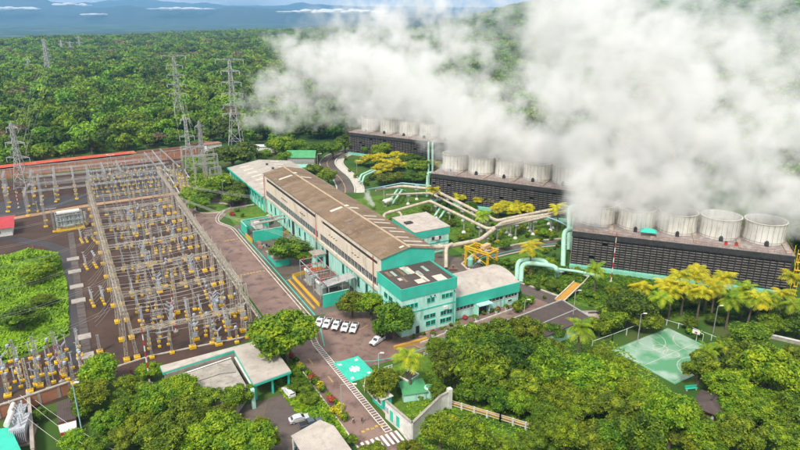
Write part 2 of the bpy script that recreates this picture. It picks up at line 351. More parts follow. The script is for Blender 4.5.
# mountains: ridges with a crest profile (pixel column, crest row) at a given distance
def ridge(name,dist,prof,width,seed,mt='hillm'):
    vs=[];fs=[]; nx=260; ny=14; x0,x1=prof[0][0],prof[-1][0]
    def crest(px):
        for (a,ya),(b,yb) in zip(prof,prof[1:]):
            if a<=px<=b:
                t=(px-a)/(b-a); t=t*t*(3-2*t); return ya+(yb-ya)*t
        return prof[-1][1]
    for i in range(nx+1):
        px=x0+(x1-x0)*i/nx; xc=(px-400)/F*dist*math.cos(PITCH)
        py=crest(px)
        # crest height at that distance
        ang=PITCH-math.atan((225-py)/F); zt=H-dist*math.tan(ang)
        zt=max(zt+60,4)
        zt*=1+.10*noise.fractal(Vector((px*.06,seed,0)),1,2,5)
        for j in range(ny+1):
            s=j/ny*2-1; yc=dist+s*width/2
            h=zt*(1-abs(s)**1.2)*(1+.35*(1-abs(s))*abs(s)*noise.fractal(Vector((px*.10,s*3,seed)),1,2,5)*3)
            x,y=cam2site(xc*yc/dist,yc); vs.append((x,y,-61+h))
    for i in range(nx):
        for j in range(ny): a=i*(ny+1)+j; fs.append((a,a+ny+1,a+ny+2,a+1))
    mb=MB(); mb.add(vs,fs); struct(name,mb,mt,smooth=True)
ridge('hills',4700,[(300,27),(345,20),(400,17),(450,18),(520,20),(640,24)],1300,1)
ridge('mountain_range',9600,[(-260,12),(-120,8),(0,9),(30,8),(45,9),(80,12),(95,8),(108,7),(118,6),(130,5.5),(142,7),(160,8.5),(200,10),(215,8.5),(240,6.5),(262,8),(300,9.5),(340,10),(400,11.5),(470,12),(560,11),(700,12),(900,12)],2900,4)
ridge('mountain_slopes',11500,[(-260,-8),(-100,-6),(0,-4),(38,-2),(60,2),(78,6),(110,10),(160,11),(300,11)],3000,9)
ridge('far_mountains',14200,[(-300,4),(0,5),(60,4),(90,2),(140,-1),(170,1.5),(200,3),(240,5.5),(262,6),(285,5),(302,2.2),(318,4.5),(350,6),(420,7),(640,9),(900,9)],3000,13)
# low cloud lying in the valley
def cloud_bank(dist,x0,x1,py,hpx,seed,label):
    rr=random.Random(seed); mb=MB(); k=dist/F
    n=int((x1-x0)/1.3)
    for i in range(n):
        px=x0+(x1-x0)*(i+rr.random())/n; e=math.sin(math.pi*(px-x0)/(x1-x0))**.5
        ang=PITCH-math.atan((225-py)/F); z=H-dist*math.tan(ang)
        xc=(px-400)/F*dist*math.cos(PITCH); yc=dist+rr.uniform(-300,300)
        x,y=cam2site(xc,yc); rx=k*rr.uniform(2.5,6); rz=k*hpx*rr.uniform(.15,.5)*max(.2,e); z+=k*rr.uniform(-.12,.22)*hpx*e
        vs=[];fs=[]; nn=12; mm=7
        for a in range(mm+1):
            ph=math.pi*a/mm
            for b in range(nn):
                th=2*math.pi*b/nn; q=1+.3*noise.noise(Vector((th*2,ph*2,i)))
                vs.append((x+rx*q*math.sin(ph)*math.cos(th),y+rx*q*math.sin(ph)*math.sin(th),z+rz*q*math.cos(ph)))
        for a in range(mm):
            for b in range(nn): fs.append((a*nn+b,a*nn+(b+1)%nn,(a+1)*nn+(b+1)%nn,(a+1)*nn+b))
        mb.add(vs,fs)
    return tag(mb.build('low_cloud',M['cloud'],smooth=True),label,'cloud','low clouds along the mountains','stuff')
m,nt,b,out=newmat('cloud_white'); b.inputs['Base Color'].default_value=(.92,.92,.92,1); b.inputs['Roughness'].default_value=1; b.inputs['Specular IOR Level'].default_value=0; tr=N(nt,'ShaderNodeBsdfTranslucent'); tr.inputs[0].default_value=(.92,.92,.92,1); ms=N(nt,'ShaderNodeMixShader'); ms.inputs[0].default_value=.4; nt.links.new(b.outputs[0],ms.inputs[1]); nt.links.new(tr.outputs[0],ms.inputs[2]); nt.links.new(ms.outputs[0],out.inputs[0])
M['cloud']=m
cloud_bank(8700,-34,36,9,4.6,3,'thick low white cloud at the far left under the mountain')
cloud_bank(9000,66,84,5,3.2,5,'small white cloud on the mountain shoulder')
cloud_bank(8600,86,104,14.5,2.2,6,'thin low cloud strip in the valley left of centre')
cloud_bank(8800,156,206,9,3.0,7,'long thin white cloud below the mountain gap')
cloud_bank(7600,280,385,12.0,4.6,8,'long white cloud bank lying beside the steam')
cloud_bank(5400,106,138,38,2.2,9,'wisp of white mist above the forest edge')
# ---------------- plant ground surfaces
S=MB()
yard=[at(-60,222),at(0,181),at(100,170),at(190,152),at(216,150),(-12,262),(-13,250),(-17,180),(-29,178),(-30,160),(-31,22),(-36,19),(-60,16),(-97,10),(-135,8),(-150,100)]
struct('yard_gravel',MB().sheet(yard,.02),'gravel')
def poly(*ps,z=0): return [at(*p) if len(p)==2 and not isinstance(p[0],str) else p for p in ps]
struct('far_yard_gravel',MB().sheet([(-66,183),(-66,252),(-24,257),(-24,184)],.032),'wetgravel')
struct('side_yard_gravel',MB().sheet([(-112,175),(-112,205),(-67.5,200),(-67.5,184)],.033),'wetgravel')
struct('inner_road',MB().ribbon([(-103,172),(-90,174.5),(-67,178.5),(-45,179.5),(-26,180)],4.2,.045),'oconc')
struct('inner_track',MB().ribbon([(-105,150),(-96,142),(-84,128),(-79,118),(-79.5,80),(-79,40),(-80,30),(-90,24),(-110,20)],4.5,.035),'wetgravel')
st=MB()
for i in range(52):
    b=18+i*2.35
    st.box(-77.6,-75.4,b,b+2.2,0,.12+.03*(i%3))
struct('cable_trench',st,'asphalt')
pd=MB()
for b in (107.6,94.5,80.4,68.3,42.4,31,150): pd.box(-78.9,-74.9,b-1.6,b+1.6,0,.3)
struct('trench_covers',pd,'conc')
struct('yard_path',MB().ribbon([(-24,178),(-21,195),(-20,213),(-22,232)],5.5,.05),mat('dry_grass',(.2,.17,.05),(.28,.22,.09),scale=.5,rough=.95))
ke=MB(); ke.kerb([(-27,180),(-25.8,212),(-26,235)],.5,0,.3); ke.kerb([(-17,180),(-16.5,213),(-15,236)],.5,0,.3); ke.kerb([(-31.2,22),(-31.2,160),(-28,178)],.35,0,.35)
ke.kerb([(-80,20),(-62,23),(-37,21),(-31,25)],.3,0,.3)
struct('yard_kerb',ke,'kerb')
# main road, parking, apron
struct('road',MB().sheet([(-29.5,-60),(-20.5,-60),(-21.3,6),(-17.6,20),(-17.3,118),(-20,126),(-14,136),(-6,134.5),(-1,150),(-8,172),(-22,170),(-29.5,160)],.03),'paver')
struct('parking',MB().sheet([(-17.4,19.5),(-21.2,6),(-20.6,-9),(16,-9),(44,-7),(50,-6),(50,2),(45,2),(1,0),(1,22),(-12,24)],.026),'paver')
struct('apron',MB().sheet([(-16.6,24),(1.4,20),(1.4,128),(-4,128),(-16.6,116)],.024),'apron')
struct('rear_yard',MB().sheet([(18,14),(46,14),(48,40),(42,50),(33,50),(33,70),(20,72),(19.5,40)],.023),'apron')
ax=[(54,-5),(51,6),(47.5,17),(46,28),(47,34),(54,38.5),(66,39),(82,38.5),(98,34),(106,31)]
struct('access_road',MB().ribbon(ax,6.2,.036),'asphalt')
ex=MB(); 
def off(pts,d):
    pts=[Vector(p) for p in pts]; o=[]
    for i,p in enumerate(pts):
        t=(pts[min(i+1,len(pts)-1)]-pts[max(i-1,0)]).normalized(); o.append((p.x-t.y*d,p.y+t.x*d))
    return o
ex.kerb(off(ax,-3.3)[:4],.5,0,.35); ex.kerb(off(ax,3.3)[3:],.5,0,.35); ex.kerb(off(ax,-3.3)[5:],.4,0,.2)
rc=[at(345,193),at(345,187),at(340,178),at(331,170),at(327,163),at(332,157),at(345,152),at(360,151)]
rcs=[]
for i in range(len(rc)-1):
    for k in range(4):
        p0=rc[max(i-1,0)];p1=rc[i];p2=rc[i+1];p3=rc[min(i+2,len(rc)-1)]; t=k/4
        rcs.append(tuple(.5*((2*p1[q])+(-p0[q]+p2[q])*t+(2*p0[q]-5*p1[q]+4*p2[q]-p3[q])*t*t+(-p0[q]+3*p1[q]-3*p2[q]+p3[q])*t**3) for q in (0,1)))
rcs.append(rc[-1])
struct('curving_road',MB().ribbon(rcs,8,.03),'asphalt')
struct('curving_road_line',MB().ribbon(off(rcs,.0),.35,.045),'yline')
struct('curving_path',MB().ribbon(off(rcs,-7.2),3.6,.06),'kerb')
ex.kerb(off(rcs,4.3),.6,0,.35); ex.kerb(off(rcs,-4.8),.8,0,.45); ex.kerb(off(rcs,-9.4),.6,0,.35)
# white double kerb line along the road
kp=[(-17.2,26),(-16.9,60),(-16.7,117)]
arc=[]
for i in range(9):
    t=i/8; arc.append((-16.9-5.5*math.sin(t*math.pi*.55), 117+10*t+2*math.sin(t*3)))
arc=[(-16.8,112),(-17.6,117),(-19.3,121),(-20.2,125),(-19,131),(-16,137),(-12,141),(-6,142),(0,142)]
def spl(rc,m=5):
    o=[]
    for i in range(len(rc)-1):
        for k in range(m):
            p0=rc[max(i-1,0)];p1=rc[i];p2=rc[i+1];p3=rc[min(i+2,len(rc)-1)]; t=k/m
            o.append(tuple(.5*((2*p1[q])+(-p0[q]+p2[q])*t+(2*p0[q]-5*p1[q]+4*p2[q]-p3[q])*t*t+(-p0[q]+3*p1[q]-3*p2[q]+p3[q])*t**3) for q in (0,1)))
    o.append(rc[-1]); return o
kl=spl([(-17.2,22),(-17.1,60),(-16.9,100)]+arc[:],5)
ex.kerb(kl,.35,0,.2); ex.kerb(off(kl,1.1),.3,0,.2)
ex.kerb([(-29.8,-60),(-29.8,20)],.35,0,.25); ex.kerb([(-19.9,-60),(-19.6,-34),(-19.2,-16)],.3,0,.3)
ex.kerb([(3,-5.2),(17.4,-3.2),(46.7,-.2)],.4,0,.45)
isl=[( -19.1+7.5*math.cos(t)*1.1+3, 143.6+6.5*math.sin(t)) for t in [i*math.pi/12 for i in range(25)]]
struct('road_kerb',ex,'kerb')
ln=MB()
ln.ribbon([(-21.0,-34),(-21.2,8),(-19.6,18)],.18,.05); ln.ribbon([(-22.5,-34),(-22.7,8),(-20.8,19)],.18,.05)
for i in range(46):
    b=-34+i*.95; ln.box(-22.55,-21.05,b,b+.2,.035,.052)
struct('walkway_marking',ln,'white')
zb=MB(); zy=MB()
for i in range(8):
    a=-28.8+i*1.15; (zb if i%3!=2 else zb).box(a,a+.6,-38.2,-34.5,.035,.05)
struct('zebra_crossing',zb,'white')
for b,a0,a1 in ((-31.5,-27,-20.8),(64,-28.5,-18.5),(100,-24,-18.2),(28,-24,-20)):
    for i in range(int((a1-a0)/1.1)): zy.box(a0+i*1.1,a0+i*1.1+.75,b-.35+(i%2)*.25,b+.35+(i%2)*.25,.035,.09)
zy.ribbon([(-26.3,2),(-26.3,-1)],.35,.05); zy.ribbon([(-25,-8),(-25,-11)],.35,.05)
pk=[(-11+i*2.75,14-i*1.9) for i in range(7)]
for (a,b) in [(-8.5+0,9.6),(-5,7.4),(-2,5.2),(1.5,-.5),(4.5,-2)]: zy.ribbon([(a,b),(a+3.6,b+1.4)],.22,.05)
for i in range(4): zy.ribbon([(-1+i*3.2,-8),(-2.4+i*3.2,-3.8)],.22,.05)
struct('yellow_road_marking',zy,'yline')
gl=MB(); gl.ribbon([(-15.9,24),(-15.6,60),(-15.5,112)],.35,.05); gl.ribbon([(-15.6,52),(-9,55)],.3,.05); gl.ribbon([(-21,-2.5),(-12,-7),(-5,-8.5),(4,-7.6)],.25,.05); gl.ribbon([(8,-5.8),(18,-5.2),(28,-4.5)],.25,.05)
gl.ribbon([(-20.3,6),(-16.3,20)],.25,.05); gl.ribbon(off(ax,-1)[4:9],.3,.05); gl.ribbon([(-16,136),(-12,150)],.3,.05); gl.ribbon([(-18,130),(-26,134)],.3,.05)
struct('green_walkway_line',gl,'tealp')
# grass islands
struct('grass_island',MB().sheet([(-15.3,118),(-14.8,136),(-9,140),(3,140),(3,118),(-6,116)],.06),'lawn')
struct('tree_island',MB().sheet([(-18+8*math.cos(t),146+7.5*math.sin(t)) for t in [i*math.pi/9 for i in range(18)]],.07),'lawn')
ik=MB(); ik.kerb([(-18+8*math.cos(t),146+7.5*math.sin(t)) for t in [i*math.pi/9 for i in range(19)]],.4,0,.3); struct('island_kerb',ik,'kerb')
struct('pipe_lawn',MB().sheet([(50,41),(106,36),(132,62),(88,104),(60,128),(44,128),(34,90),(46,68),(50,50)],.016),'lawn')
struct('slope_lawn',MB().sheet([(56,-6),(56,34),(76,34),(76,18),(112,-26),(118,-48),(70,-28)],.017),'lawn')
struct('roadside_lawn',MB().sheet([(-36,-30),(-30.2,-30),(-30.2,16),(-34,16),(-36,4)],.018),'lawn')
struct('front_lawn',MB().sheet([(-19,-30),(-19,-12),(4,-11),(30,-14),(34,-40),(10,-46),(-2,-38)],.019),'lawn')
struct('lower_lawn',MB().sheet([(-19,-44),(-4,-40),(6,-52),(10,-64),(-20,-70)],.021),'lawn')
struct('left_field',MB().sheet([at(-60,275),at(-10,260),at(28,248),at(58,252),at(68,285),at(70,335),at(40,352),at(0,365),at(-60,380)],.05),'lawn')
struct('parking_court',MB().sheet([(-50,-10),(-35,-10),(-35.5,-20),(-36,-38),(-50,-38)],.025),'apron')
struct('red_path',MB().sheet([at(268,400),at(290,393),at(292,412),at(300,432),at(275,440),at(262,425)],.04),'asphalt')
# court
CA=R(31.6-0); c0=Vector(at(612,350)); c1=Vector(at(668,328)); c2=Vector(at(712,345))
cd=(c1-c0).normalized(); ce=Vector((cd.y,-cd.x)); 
if (c2-c1).dot(ce)<0: ce=-ce
CL=(c1-c0).length
court=thing('sports_court','green and white painted sports court with wet patches among the trees','court',(c0.x,c0.y,0),math.atan2(cd.y,cd.x))
sg=-1 if Vector((-cd.y,cd.x)).dot(ce)<0 else 1
W2=19
MB().box(0,CL,min(0,sg*W2),max(0,sg*W2),.0,.09).build('court_surface','court',court)
cl=MB()
def cline(p,q,w=.12): 
    cl.ribbon([p,q],w,.1)
for a,b in (((.6,.6),(CL-.6,.6)),((CL-.6,.6),(CL-.6,W2-.6)),((.6,.6),(.6,W2-.6)),((.6,W2-.6),(CL-.6,W2-.6)),((.6,9.5),(CL-.6,9.5))): cline((a[0],a[1]*sg),(b[0],b[1]*sg))
for cx,cy,r,a0,a1 in ((CL-.6,9.5,6,90,270),(CL/2,9.5,2.0,0,360),(CL/2,.6,5.8,0,180),(CL/2,W2-.6,5.8,180,360),(CL/2,6.2,1.9,0,360)):
    pts=[(cx+r*math.cos(R(a0+(a1-a0)*i/24)),sg*(cy+r*math.sin(R(a0+(a1-a0)*i/24)))) for i in range(25)]
    cl.ribbon(pts,.16,.102+.001*r)
cline((CL/2-2.4,.6*sg),(CL/2-1.9,6.2*sg)); cline((CL/2+2.4,.6*sg),(CL/2+1.9,6.2*sg))
cl.build('court_line','kerb',court)
def hoop(x,y,rz,label):
    h=thing('basketball_hoop',label,'basketball hoop',(x,y,0),rz,'hoops of the sports court')
    MB().pipe([(0,0,0),(0,0,3),(1.4,0,3.2)],.09,8).pipe([(0,1.6,0),(0,1.6,2.6),(0,0,3)],.07,6).build('post','white',h)
    bb=MB().box(1.4,1.46,-.95,.95,2.8,4.0).build('backboard','white',h)
    MB().box(1.465,1.475,-.32,.32,2.95,3.4).build('target_square','c_red',bb)
    MB().tube([(1.75+.25*math.cos(t),.25*math.sin(t),3.05) for t in [i*math.pi/6 for i in range(13)]],.02,4).build('rim','c_orange',h)
hx,hy=at(696,341); hoop(hx,hy,math.atan2(-cd.y,-cd.x)+.3,'white basketball hoop with red square at the upper edge of the court')
# assembly point square on the road
ap=thing('assembly_point_marking','green assembly point square painted on the pavers with white figures and arrows','road marking',(-17.9,-8,0),R(2))
MB().box(-3.6,3.6,-5,5,.03,.06).build('green_square','tealp',ap)
aw=MB()
for sx in (-1,1):
    for sy in (-1,1):
        cx,cy=sx*2.5,sy*3.7; d=Vector((-sx,-sy)).normalized(); n=Vector((-d.y,d.x)); c=Vector((cx,cy)); p=c+d*.9
        MB().sheet([c-d*.5+n*.22,c+n*.22+d*.1,c+d*.1+n*.62,p,c+d*.1-n*.62,c-n*.22+d*.1,c-d*.5-n*.22],.066).build('white_arrow','white',ap)
fg=MB()
for (x,y,s) in ((0,.1,1.15),(-.9,-.1,.9),(.9,-.1,.9),(-.45,-.9,.8),(.5,-.9,.8)):
    fg.sheet([(x+.27*s*math.cos(t),y+.95*s+.27*s*math.sin(t)) for t in [i*math.pi/5 for i in range(10)]],.067+.001*s)
    fg.sheet([(x-.45*s,y-.8*s),(x+.45*s,y-.8*s),(x+.5*s,y+.3*s),(x+.3*s,y+.6*s),(x-.3*s,y+.6*s),(x-.5*s,y+.3*s)],.069+.0015*s)
fg.build('white_figures','white',ap)
# ---------------- haze, world, lights, camera
def build_haze():
    lo=-63; vs=[cam2site(x,y) for x,y in ((-17500,-1600),(17500,-1600),(17500,17200),(-17500,17200))]
    mb=MB(); mb.prism(vs,lo,700)
    m=bpy.data.materials.new('haze_air'); m.use_nodes=True; nt=m.node_tree; nt.nodes.clear()
    o=nt.nodes.new('ShaderNodeOutputMaterial'); v=nt.nodes.new('ShaderNodeVolumePrincipled'); nt.links.new(v.outputs[0],o.inputs['Volume'])
    v.inputs['Color'].default_value=HAZE_COL; v.inputs['Density'].default_value=HAZE_D; v.inputs['Anisotropy'].default_value=.0
    ob=mb.build('haze',m); ob['kind']='stuff'
HAZE_COL=(.27,.55,.92,1); HAZE_D=.95e-4
build_haze()
w=bpy.data.worlds.new('World'); sc.world=w; w.use_nodes=True; nt=w.node_tree; nt.nodes.clear()
wo=nt.nodes.new('ShaderNodeOutputWorld'); bg=nt.nodes.new('ShaderNodeBackground'); sky=nt.nodes.new('ShaderNodeTexSky'); sky.sky_type='NISHITA'
sky.sun_disc=False; SE,SA=R(52),R(235)
sky.sun_elevation=SE; sky.sun_rotation=SA; sky.air_density=1.0; sky.dust_density=4.0; sky.ozone_density=1.0; sky.altitude=700
# broken cloud over most of the sky
wtc=nt.nodes.new('ShaderNodeTexCoord'); wmp=nt.nodes.new('ShaderNodeMapping'); wmp.inputs['Scale'].default_value=(1,1,3.5); wn=N(nt,'ShaderNodeTexNoise',Scale=3.0,Detail=7,Roughness=.6)
nt.links.new(wtc.outputs['Generated'],wmp.inputs[0]); nt.links.new(wmp.outputs[0],wn.inputs['Vector'])
wr=nt.nodes.new('ShaderNodeMapRange'); wr.inputs[1].default_value=.32; wr.inputs[2].default_value=.5; nt.links.new(wn.outputs[0],wr.inputs[0])
wm_=nt.nodes.new('ShaderNodeMix'); wm_.data_type='RGBA'; wm_.inputs[7].default_value=(7.6,7.4,7.1,1); nt.links.new(sky.outputs[0],wm_.inputs[6]); nt.links.new(wr.outputs[0],wm_.inputs[0])
nt.links.new(wm_.outputs[2],bg.inputs[0]); nt.links.new(bg.outputs[0],wo.inputs[0]); bg.inputs[1].default_value=.06
sl=bpy.data.lights.new('sun','SUN'); sl.energy=1.5; sl.angle=R(12); sl.color=(1,.95,.88); so=bpy.data.objects.new('sun',sl); col.objects.link(so)
# direction towards the sun: sky rotation is measured clockwise from +Y
sd=Vector((math.sin(SA)*math.cos(SE),math.cos(SA)*math.cos(SE),math.sin(SE)))
so.rotation_euler=sd.to_track_quat('Z','Y').to_euler()
cam=bpy.data.cameras.new('camera'); co=bpy.data.objects.new('camera',cam); col.objects.link(co); sc.camera=co
cam.sensor_width=36; cam.lens=36*F/800; cam.clip_end=90000; cam.clip_start=1
co.location=(CX,CY,H); co.rotation_euler=(math.pi/2-PITCH,0,-YAW)
sc.view_settings.view_transform='Standard'; sc.view_settings.look='None'; sc.view_settings.gamma=1; sc.view_settings.exposure=1.46
sc.cycles.max_bounces=8; sc.cycles.diffuse_bounces=3; sc.cycles.glossy_bounces=2; sc.cycles.volume_bounces=4; sc.cycles.transparent_max_bounces=8
sc.cycles.use_denoising=True; sc.cycles.volume_step_rate=1.5; sc.cycles.volume_preview_step_rate=1
sc.cycles.caustics_reflective=False; sc.cycles.caustics_refractive=False; sc.cycles.sample_clamp_indirect=6
# ================================================================== BUILDINGS
def window(parent,x0,x1,y,z0,z1,n=2,axis='x',out=-1,fr='frame',gl='glass',mull=.07):
    """window on a wall; axis x: runs along x at y; axis y: runs along y at x=y. out: outward sign"""
    g=MB(); f=MB(); d=.05
    def bx(mb,a0,a1,d0,d1,za,zb):
        lo,hi=min(y+out*d0,y+out*d1),max(y+out*d0,y+out*d1)
        if axis=='x': mb.box(a0,a1,lo,hi,za,zb)
        else: mb.box(lo,hi,a0,a1,za,zb)
    bx(g,x0,x1,.003,.03,z0,z1)
    w=.12
    bx(f,x0-w,x1+w,.002,.14,z0-w,z0); bx(f,x0-w,x1+w,.002,.12,z1,z1+w); bx(f,x0-w,x0,.002,.11,z0,z1); bx(f,x1,x1+w,.002,.11,z0,z1)
    for i in range(1,n):
        a=x0+(x1-x0)*i/n; bx(f,a-mull/2,a+mull/2,.031,.1,z0,z1)
    o=g.build('window',gl,parent); f.build('frame',fr,o); return o
# ---- turbine hall
hall=thing('turbine_hall','long turbine hall with weathered brown roof, beige upper wall and mint lower wall','hall',(0,0,0))
X0,X1,Y0,Y1,ZE,ZR=1.5,19.5,14.7,128.2,17.9,19.9
MB().box(X0+.5,X1-.3,Y0+.3,Y1-.3,0,14.4).build('lower_wall','mint',hall)
up=MB()
def boxes_with_gaps(mb,y0,y1,gaps,x0,x1,z0,z1):
    y=y0
    for a,b in gaps:
        mb.box(x0,x1,y,a,z0,z1); y=b
    mb.box(x0,x1,y,y1,z0,z1)
# beige wall: base ledge, pier strip between window band and slit, top strip; two bays split at y=64
for a,b,dx in ((Y0,63.8,0),(64.2,Y1,.25)):
    up.box(X0-.25+dx,X0+.5,a,b,6.8,7.9); up.box(X0+dx,X0+.5,a,b,10.7,14.9); up.box(X0+dx,X0+.5,a,b,16.2,17.75)
    up.box(X0+dx,X0+.5,a,a+1.2,7.9,10.7); up.box(X0+dx,X0+.5,b-1.0,b,7.9,10.7)
    up.box(X0+dx,X0+.5,a,a+2.6,14.9,16.2); up.box(X0+dx,X0+.5,b-3,b,14.9,16.2)
up.build('upper_wall','beige',hall)
MB().box(X0+.42,X0+.55,Y0+.4,Y1-.4,7.9,17.5).build('recess','dark',hall)
vs=MB()
for i in range(22):
    y=20+i*5.0
    if i%3==1 or i%3==2:
        vs.add([],[])
for y in (30,32,34,47,49,51,53,78,80,82,98,100,102,104):
    MB().bar((X0-.02,y,13.1),(X0-.02,y+1.3,12.7),.18).build('wall_vent','dark',hall)
bandw=[]
for a,b in ((16,63),(65.4,127)):
    n=int((b-a)/2.6); s=(b-a)/n
    for i in range(n):
        bandw.append((a+i*s+.12,a+(i+1)*s-.12))
for a,b in bandw:
    window(hall,a,b,X0+.38,8.05,10.55,2,axis='y',out=-1)
for i in range(19):
    y=16.5+i*6; MB().box(X0+.2,X0+.52,y,y+.8,0,6.8).build('pilaster','mint',hall)
for i in range(18):
    y=19+i*6
    if i not in (5,6,12): window(hall,y,y+1.5,X0+.5,2.2,5.6,1,axis='y',out=-1,gl='mint' if i%3==0 else 'glass',fr='tealp')
for y in (56.5,92): MB().box(X0+.4,X0+.52,y,y+3.2,0,6).build('door','dark',hall)
MB().box(X0-.1,X0+.3,14.7,14.95,0,17.6).build('corner_trim','beige',hall)
for y in (19.5,65.5,127.6): MB().tube([(X0-.35,y,17.4),(X0-.35,y,.2)],.12,6).build('downpipe','redw',hall)
for y in (40,88,108): MB().tube([(X0-.3,y,6.9),(X0+.3,y,.2)],.1,6).build('drainpipe','mint',hall)
# gable with teal cladding
def gable(y0,y1,z0,mt,name='gable_panel'):
    mb=MB(); xm=(X0+X1)/2+.2
    pr=[(X0,z0),(X1,z0),(X1,ZE-.05),(xm,ZR-.08),(X0,ZE-.05)]
    n=len(pr); mb.add([(p[0],y0,p[1]) for p in pr]+[(p[0],y1,p[1]) for p in pr],[tuple(range(n)),tuple(reversed(range(n,2*n)))]+[(i,n+i,n+(i+1)%n,(i+1)%n) for i in range(n)])
    return mb.build(name,mt,hall)
gable(Y0-.05,Y0+.3,14.2,'teal'); gable(Y1-.3,Y1,12,'beige')
MB().box(X1-.3,X1,Y0+.3,Y1-.3,0,17.8).build('rear_wall','beige',hall)
# roof slopes built of sheet courses
xm=(X0+X1)/2+.2
def slope(xa,za,xb,zb,name):
    mb=MB(); mb.add([(xa,Y0-.35,za),(xa,Y1+.3,za),(xb,Y1+.3,zb),(xb,Y0-.35,zb),(xa,Y0-.35,za+.18),(xa,Y1+.3,za+.18),(xb,Y1+.3,zb+.18),(xb,Y0-.35,zb+.18)],[(0,1,2,3),(7,6,5,4),(0,4,5,1),(2,6,7,3),(0,3,7,4),(1,5,6,2)])
    return mb.build(name,'roof_brown',hall)
r1=slope(X0-.35,ZE-.08,xm,ZR-.08,'roof'); r2=slope(X1+.35,ZE-.08,xm+.001,ZR-.08,'roof')
rl=MB()
def zr(x): return (ZE+.1+(x-(X0-.35))/(xm-X0+.35)*(ZR-ZE)) if x<xm else (ZE+.1+((X1+.35)-x)/(X1+.35-xm)*(ZR-ZE))
def rpatch(mb,xa,xb,ya,yb,h=.04):
    za,zb=zr(xa)+h,zr(xb)+h; mb.add([(xa,ya,za-.03),(xb,ya,zb-.03),(xb,yb,zb-.03),(xa,yb,za-.03),(xa,ya,za),(xb,ya,zb),(xb,yb,zb),(xa,yb,za)],[(3,2,1,0),(4,5,6,7),(0,1,5,4),(1,2,6,5),(2,3,7,6),(3,0,4,7)])
for k in range(1,5):
    for sx in (0,1):
        x=(X0-.35+(xm-X0+.35)*k/5) if sx==0 else (X1+.35-(X1+.35-xm)*k/5)
        rpatch(rl,x-.06,x+.06,Y0-.3,Y1+.2,.03)
rl.build('sheet_joint',mat('joint_grime',(.32,.24,.17),(.12,.085,.06),scale=.8),hall)
MB().box(xm-.35,xm+.35,Y0-.4,Y1+.3,ZR+.02,ZR+.2).build('ridge_cap',mat('ridge_tan',(.50,.38,.25),(.40,.30,.2),scale=.4),hall)
sk=[(3.5,9.3,112),(11.2,16,107),(5,9.6,60),(11.2,15,58)]
for xa,xb,y in sk:
    mb=MB(); rpatch(mb,xa,xb,y,y+1.7,.05); mb.build('skylight','skylight',hall)
for k,(xa,xb,y) in enumerate([(12,17,48),(11.5,18,44),(12,18,40),(11.5,17,34),(12.5,18,30),(11.5,16,24),(12,18.5,20),(11.2,19,16.2),(8.4,9.9,16)]):
    mb=MB(); rpatch(mb,xa,xb,y,y+.95,.05); mb.build('skylight','skylight',hall)
sv=MB()
for y in (112.8,59.5):
    sv.lathe(xm,y,[(.7,ZR+.1),(.7,ZR+.55),(.95,ZR+.6),(.2,ZR+.95)],10)
sv.build('roof_vent','skylight',hall)
rr=random.Random(5); msh=mat('newer_brown_sheet',(.19,.13,.095),(.27,.2,.14),scale=.5,wave=('Y',1.2),wamp=.25)
for i in range(26):
    x=rr.choice([X0+.1,5,8.6,11,14.6]) ; y=Y0+rr.random()*110; k=1.5+rr.random()*1.8
    pt=MB(); rpatch(pt,x,x+k,y,y+.8+rr.random()*3,.025); pt.build('replaced_roof_sheet',msh,hall)
# ---- far low hall
fh=thing('low_workshop_hall','low pale grey roofed hall with teal eaves behind the far end of the turbine hall','hall',(0,0,0))
a0,a1,b0,b1=.6,34,128.4,190
MB().box(a0+.4,a1-.4,b0,b1-.4,0,7.2).build('wall','mint',fh)
mb=MB()
def gz(x): return 7.4+2.4*(1-abs(x-17.3)/17.0)
for x_a,x_b in ((a0-.5,17.3),(17.3,a1+.5)):
    za,zb=gz(x_a),gz(x_b); mb.add([(x_a,b0,za),(x_a,b1,za),(x_b,b1,zb),(x_b,b0,zb),(x_a,b0,za+.2),(x_a,b1,za+.2),(x_b,b1,zb+.2),(x_b,b0,zb+.2)],[(0,1,2,3),(7,6,5,4),(0,4,5,1),(2,6,7,3),(0,3,7,4),(1,5,6,2)])
mb.build('roof','roof_grey',fh)
mb=MB(); mb.add([(a0,b1-.3,7.2),(a1,b1-.3,7.2),(17.3,b1-.3,gz(17.3))],[(0,1,2)]); mb.add([(a0,b0+.1,7.2),(a1,b0+.1,7.2),(17.3,b0+.1,gz(17.3))],[(0,2,1)]); mb.build('gable','mint',fh)
MB().box(a0-.7,a0-.5,b0,b1,6.9,7.75).build('eave_fascia','tealp',fh)
for i in range(8):
    y=132+i*7.2; mb=MB(); x_a,x_b=5,10; mb.add([(x_a,y,gz(x_a)+.24),(x_b,y,gz(x_b)+.24),(x_b,y+2.2,gz(x_b)+.24),(x_a,y+2.2,gz(x_a)+.24)],[(0,1,2,3)]); mb.build('skylight','skylight',fh)
    if i<5:
        mb=MB(); x_a,x_b=22,27; y+=24; mb.add([(x_a,y,gz(x_a)+.24),(x_b,y,gz(x_b)+.24),(x_b,y+2.2,gz(x_b)+.24),(x_a,y+2.2,gz(x_a)+.24)],[(0,1,2,3)]); mb.build('skylight','skylight',fh)
for y in (136,146,156,166,176): MB().lathe(17.3,y,[(.5,9.8),(.5,10.4),(.9,10.5),(.2,11)],8).build('roof_vent','dark',fh)
for i in range(12):
    y=131+i*4.8; window(fh,y,y+1.6,a0+.4,3,6,1,axis='y',out=-1,fr='tealp'); 
for i in range(13): MB().box(a0+.1,a0+.4,128.6+i*4.8,129.5+i*4.8,0,6.9).build('pilaster','tealp',fh)
